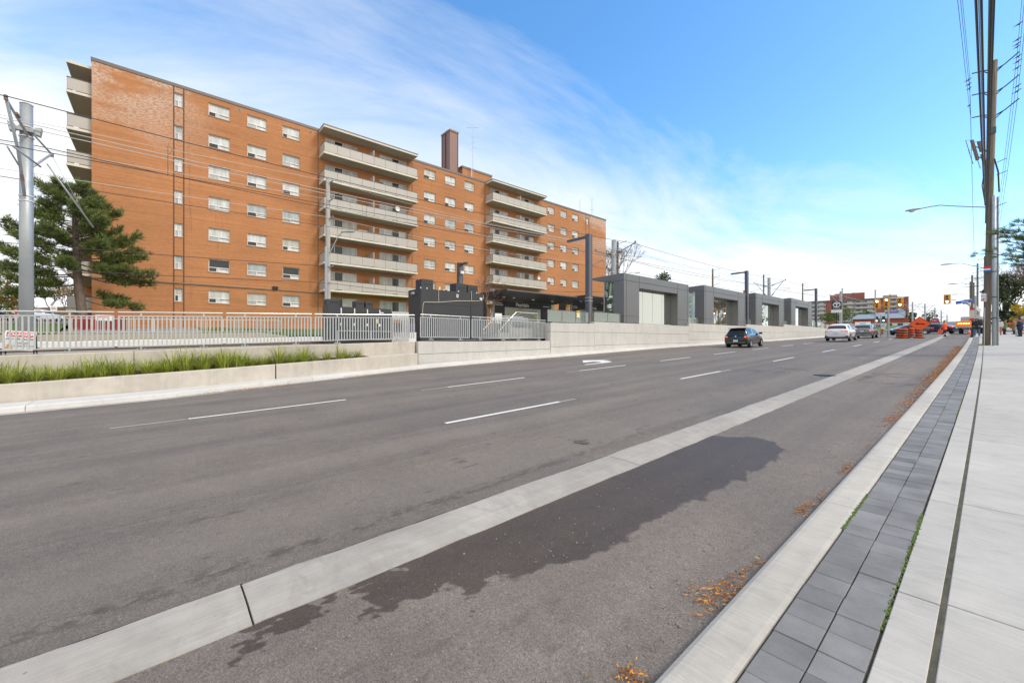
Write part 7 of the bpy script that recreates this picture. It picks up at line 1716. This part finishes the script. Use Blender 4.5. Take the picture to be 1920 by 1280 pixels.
# utility box, bollard and shed on the right
x, y = 2.15, 75.0; z = fy(0, 75); t = thing("plywood_box", "tan brown boxed hoarding behind the brown coat", "utility box", (x, y, z)); mb = MB(); mb.bbox(x - .5, x + .55, y, y + .7, z, z + 1.75, .02); mb.build("housing", M("plywood_tan", (.36, .20, .11), .8, var=.15), t); mb = MB(); mb.box(x + .42, x + .56, y - .03, y + .0, z, z + 1.75); mb.build("corner_post", M("cream_panel", (.60, .57, .47)), t)
x, y = 1.7, 66.0; z = fy(0, 66); t = thing("bollard", "pale grey green bollard beside the tan hoarding", "bollard", (x, y, z)); mb = MB(); mb.lathe([(.16, 0), (.16, .78), (.13, .86), (0, .90)], (x, y, z), 14); mb.build("post", M("bollard_green_grey", (.42, .47, .45), .6), t); mb = MB(); mb.lathe([(.163, .45), (.163, .52)], (x, y, z), 14); mb.build("band", WHITE2, t)
x, y = 3.4, 86; z = prof(y); t = thing("shed", "small white shed with a dark sloping roof at the right edge", "shed", (x, y, z)); mb = MB(); mb.box(x - .9, x + 4, y, y + 3, z, z + 2.2); mb.build("wall", M("shed_white", (.62, .62, .60), .8), t); mb = MB(); mb.prism([(x - 1.5, z + 2.15), (x + 1.6, z + 3.0), (x + 4.5, z + 2.2), (x + 1.6, z + 2.8)], y - .4, y + 3.4, 'y'); mb.build("roof", M("shed_roof", (.16, .13, .12), .8), t); mb = MB(); mb.box(x - .3, x + .5, y - .03, y, z + .9, z + 1.8); mb.build("window", DGLASS, t)
for k in range(3): t = thing("red_white_rail", "red and white striped barrier rail behind the navy coat", "barrier", (1.9, 68 + k * .02, fy(0, 68))) if k == 0 else t
mb = MB()
for k in range(3): mb.box(1.75, 2.9, 70.0, 70.04, fy(0, 70) + .25 + k * .33, fy(0, 70) + .40 + k * .33)
mb.build("rail", WHITE2, t); mb = MB()
for k in range(3): mb.box(1.95 + .3 * k, 2.1 + .3 * k, 69.985, 70.0, fy(0, 70) + .25 + k * .33, fy(0, 70) + .40 + k * .33)
mb.build("red_stripe", SIGRED, t); mb = MB(); mb.box(1.78, 1.84, 70.04, 70.1, fy(0, 70), fy(0, 70) + 1.1); mb.box(2.8, 2.86, 70.04, 70.1, fy(0, 70), fy(0, 70) + 1.1); mb.build("post", STEEL, t)

# ------------------------------------------------------------------ far end of the street
tt = 330.; u = (1603 - 960) / 770.; dx_, dy_ = -.75984 + u * .6501, .6501 + u * .75984; cx_, cy_ = dx_ * tt, dy_ * tt; ang = math.atan2(-dx_, dy_)
t = loc_thing("midrise_building", "distant red brick and grey balcony mid-rise behind the intersection", "apartment building", (cx_, cy_, 6), ang)
W_ = 31; H_ = 29.0; mb = MB(); mb.m(M("midrise_grey", (.38, .36, .34), .9)).box(-W_, W_, 0, 14, 0, H_); mb.build("wall", None, t)
mb = MB(); mb.box(-16, 6, 3, 12, H_, H_ + 5.2); mb.box(-13, 6, 3, 12, H_ + 5.2, H_ + 6.0); rt = mb.build("roof_house", REDBRK, t)
mb = MB(); mb.box(17, 25, 4, 12, H_, H_ + 2.8); mb.build("plant_room", M("midrise_tan", (.42, .37, .30)), t)
for a, b in ((-18.3, -12.2), (12.2, 17.2), (28.5, 31.1)):
    mb = MB(); mb.box(a, b, -1.0, -.02, 0, H_ - .6); mb.build("brick_panel", REDBRK, t)
for a, b in ((-31, -18.6), (-12.0, -.4), (0.2, 12.0), (17.5, 28.3)):
    for k in range(8):
        z = 1.2 + k * 3.45; mb = MB(); mb.box(a, b, -2.2, -.02, z, z + .25); mb.box(a, b, -2.25, -2.1, z + .25, z + 1.35); bb = mb.build("balcony", M("midrise_balcony", (.50, .48, .44), .8), t)
        mb = MB()
        for q in range(3): c = a + (b - a) * (q + .18) / 3; mb.box(c, c + (b - a) * .2, -.06, -.01, z + .3, z + 2.6)
        mb.build("window", DGLASS, bb); mb = MB(); mb.box(a + (b - a) * .62, a + (b - a) * .9, -.08, -.03, z + 1.3, z + 2.6); mb.build("curtain", BLIND, bb)
mb = MB(); mb.box(-W_ - .2, W_ + .2, -2.3, 14, H_, H_ + .5); mb.build("roof_edge", FLASH, t)
tt = 116.; u = (1652 - 960) / 770.; dx_, dy_ = -.75984 + u * .6501, .6501 + u * .75984; cx_, cy_ = dx_ * tt, dy_ * tt; ang = math.atan2(-dx_, dy_)
t = loc_thing("store_building", "low red brick store with a blue grey metal roof past the intersection", "store", (cx_, cy_, 5.95), ang)
mb = MB(); mb.box(-6.2, 5.6, 0, 9, 0, 2.25); mb.build("wall", M("store_red", (.36, .085, .04), .85), t)
mb = MB(); mb.prism([(-.8, 2.2), (3.6, 3.75), (9.5, 3.75), (9.5, 2.2)], -6.6, 5.2, 'x') if 0 else mb.add([(-6.5, -.7, 2.2), (5.0, -.7, 2.2), (3.6, 3.2, 3.7), (-5.2, 3.2, 3.7), (-6.5, 9, 2.2), (5, 9, 2.2)], [(0, 1, 2, 3), (1, 5, 2), (0, 3, 4), (3, 2, 5, 4), (0, 4, 5, 1)]); mb.build("roof", M("blue_grey_roof", (.30, .36, .38), .5, .3), t)
mb = MB(); mb.box(-6.22, 5.62, -.08, 0, 0, .9); mb.build("shopfront", M("shop_white", (.62, .60, .56), .7), t)
mb = MB()
for a in (-5.5, -3.6, 1.2, 3.4): mb.box(a, a + 1.1, -.1, -.081, .1, .8)
mb.build("window", DGLASS, t)
mb = MB(); mb.box(-5.6, -2.2, -1.6, -1.3, .3, 1.35); sb = mb.build("sign_band", WHITE2, t); mb = MB(); mb.box(-4.6, -3.2, -1.62, -1.605, .75, .95); mb.build("sign_strip", M("sign_green", (.08, .22, .06)), sb)
tt = 118.; u = (1684 - 960) / 770.; dx_, dy_ = -.75984 + u * .6501, .6501 + u * .75984; ang = math.atan2(-dx_, dy_)
t = loc_thing("billboard", "billboard with a purple left half and pale blue right half above the store", "billboard", (dx_ * tt, dy_ * tt, 5.3), ang)
mb = MB(); mb.box(-1.75, 0, -.1, 0, 3.45, 5.15); mb.build("purple_poster", M("poster_purple", (.21, .16, .50), .5, var=.25, scale=1.2), t); mb = MB(); mb.box(.05, 1.5, -.1, 0, 3.45, 5.15); mb.build("blue_poster", M("poster_blue", (.38, .52, .58), .5, var=.3, scale=1.2), t); mb = MB(); mb.box(-1.8, 1.55, 0, .15, 3.35, 5.22); mb.bar((-.2, .2, 0), (-.2, .2, 3.5), .3, .3); mb.bar((1.6, .1, 3.3), (-.2, .3, 3.3), .2, .1); mb.build("frame", SIGBLK, t)
for k, (px_, tt, h, w_, lf, lab) in enumerate(((1575, 150, 4.0, 4.5, LEAFG, "dark green tree at the foot of the mid-rise, left of the tram pole"), (1622, 160, 2.6, 3.6, LEAFG, "small green trees at the foot of the mid-rise, above the store roof"), (1705, 165, 5.8, 1.6, LEAFD, "dark spruce behind the thick distant pole, left of the orange sign"), (1712, 190, 6.2, 1.8, LEAFD, "second dark spruce at the left tip of the orange sign"), (1742, 170, 5.2, 2.6, LEAFD, "dark evergreen right of the orange sign's top corner"), (1560, 155, 3.4, 3.5, LEAFG, "green bush against the grey approach wall"))):
    u = (px_ - 960) / 770.; dx_, dy_ = -.75984 + u * .6501, .6501 + u * .75984; x, y = dx_ * tt, dy_ * tt
    leafy(x, y, prof(y) - .2 if k in (2, 3, 4) else prof(y) + 2.0, h, w_, lab, 70 + k, lf, 900, .3, .0, "distant_tree", "trees at the end of the street")

# ------------------------------------------------------------------ fallen leaves, moss, crumbs
def litter(name, spots, mat, seed, size=(.014, .042), flat=.6):
    r = random.Random(seed); mb = MB()
    for x, y, sx_, sy_, n in spots:
        for k in range(n):
            px_, py_ = r.gauss(x, sx_), r.gauss(y, sy_)
            if x > -3: px_ = min(px_, -1.05 + bend(py_) - r.random() * .02)
            elif x < -10: px_ = max(px_, kerb_x(py_) + .03)
            z = (prof(py_) if px_ > -2.86 else zr(px_, py_)) + .008 + abs(r.gauss(0, .012)) * (1.6 if abs(px_ - x) < sx_ else .5)
            L_ = r.uniform(*size); a = r.uniform(0, 6.28); w_ = L_ * r.uniform(.05, .16); tl = r.uniform(-.5, .5) * flat
            c, s_ = math.cos(a), math.sin(a); P = lambda u, v, h=0: (px_ + c * u - s_ * v, py_ + s_ * u + c * v, z + u * tl * .6 + h)
            mb.add([P(-L_ / 2, 0), P(0, -w_), P(L_ / 2, 0), P(0, w_, .004)], [(0, 1, 2, 3)])
    o = mb.build(name, mat, fix=False); o["kind"] = "stuff"; return o
sp = [(-1.13, 1.74, .05, .04, 110), (-1.12, 2.72, .035, .16, 230), (-1.22, 2.62, .06, .06, 60), (-1.09, 3.15, .02, .12, 60), (-1.12, 4.52, .03, .12, 130), (-1.09, 4.9, .02, .15, 50), (-1.10, 6.15, .025, .15, 120), (-1.1, 7.6, .02, .4, 40)]
far = []
for k in range(52): y = 9.2 + k * .62; far.append((-1.12 + bend(y) - .0022 * y * rnd.random(), y, .035 + .0032 * y, .26, int(rnd.uniform(30, 160) if k < 12 else 200)))
litter('leaf_litter', far, LITTER, 8, (.025, .065))
litter("leaf_litter", sp, LITTER, 4)
litter("leaf_litter", [(kerb_x(y) + .22, y, .10, .5, n) for y, n in ((1.4, 120), (2.4, 240), (3.2, 90), (5.6, 90), (6.2, 120), (7.6, 40), (13.6, 160), (14.6, 200), (16.0, 80), (20.5, 60), (47, 160), (49, 160), (52, 160), (55, 140))], LITTER, 5, (.03, .08))
litter("scattered_twigs", [(-1.55, 2.9, .3, .9, 34), (-1.5, 5.2, .3, 1.4, 30), (-1.6, 9, .4, 3, 30)], M("twig_brown", (.16, .11, .06), .9), 6, (.012, .05), .3)
r = random.Random(12); mb = MB()
for k in range(520):
    x, y = r.uniform(-2.7, -1.06), .6 + abs(r.gauss(0, 3.0)); s_ = r.uniform(.003, .008) * (1.6 if r.random() < .08 else 1)
    if r.random() < .45: x = -1.07 - abs(r.gauss(0, .25))
    z = prof(y); mb.lathe([(s_, 0), (s_ * .9, s_ * .6), (s_ * .3, s_ * .95)], (x, y, z), 5)
o = struct(mb, "pebbles", M("pebble_grey", (.22, .21, .20), .9, var=.5, scale=40), "stuff")
mb = MB()
for k in range(900):
    side = r.random()
    if side < .62: x, y = r.gauss(-.377, .007), r.choice((r.uniform(2.9, 4.7), r.uniform(4.2, 4.9), r.uniform(10, 14)))
    else: x, y = r.gauss(-.762, .006), r.uniform(4.1, 5.1)
    s_ = r.uniform(.004, .010); mb.lathe([(s_, -.004), (s_ * .9, s_ * .5), (s_ * .3, s_ * .9)], (x + bend(y), y, prof(y) + KH - .006), 5)
struct(mb, "moss", MOSS, "stuff")
mb = MB()
for k in range(120):
    p = Vector((-.45 + r.gauss(0, .05), 40.6 + r.gauss(0, .12), prof(40.6) + KH)); tuft(mb, p, (0, 0, 1), r, 4, .12, .01)
struct(mb, "weeds", GRASSB, "stuff", fix=False)
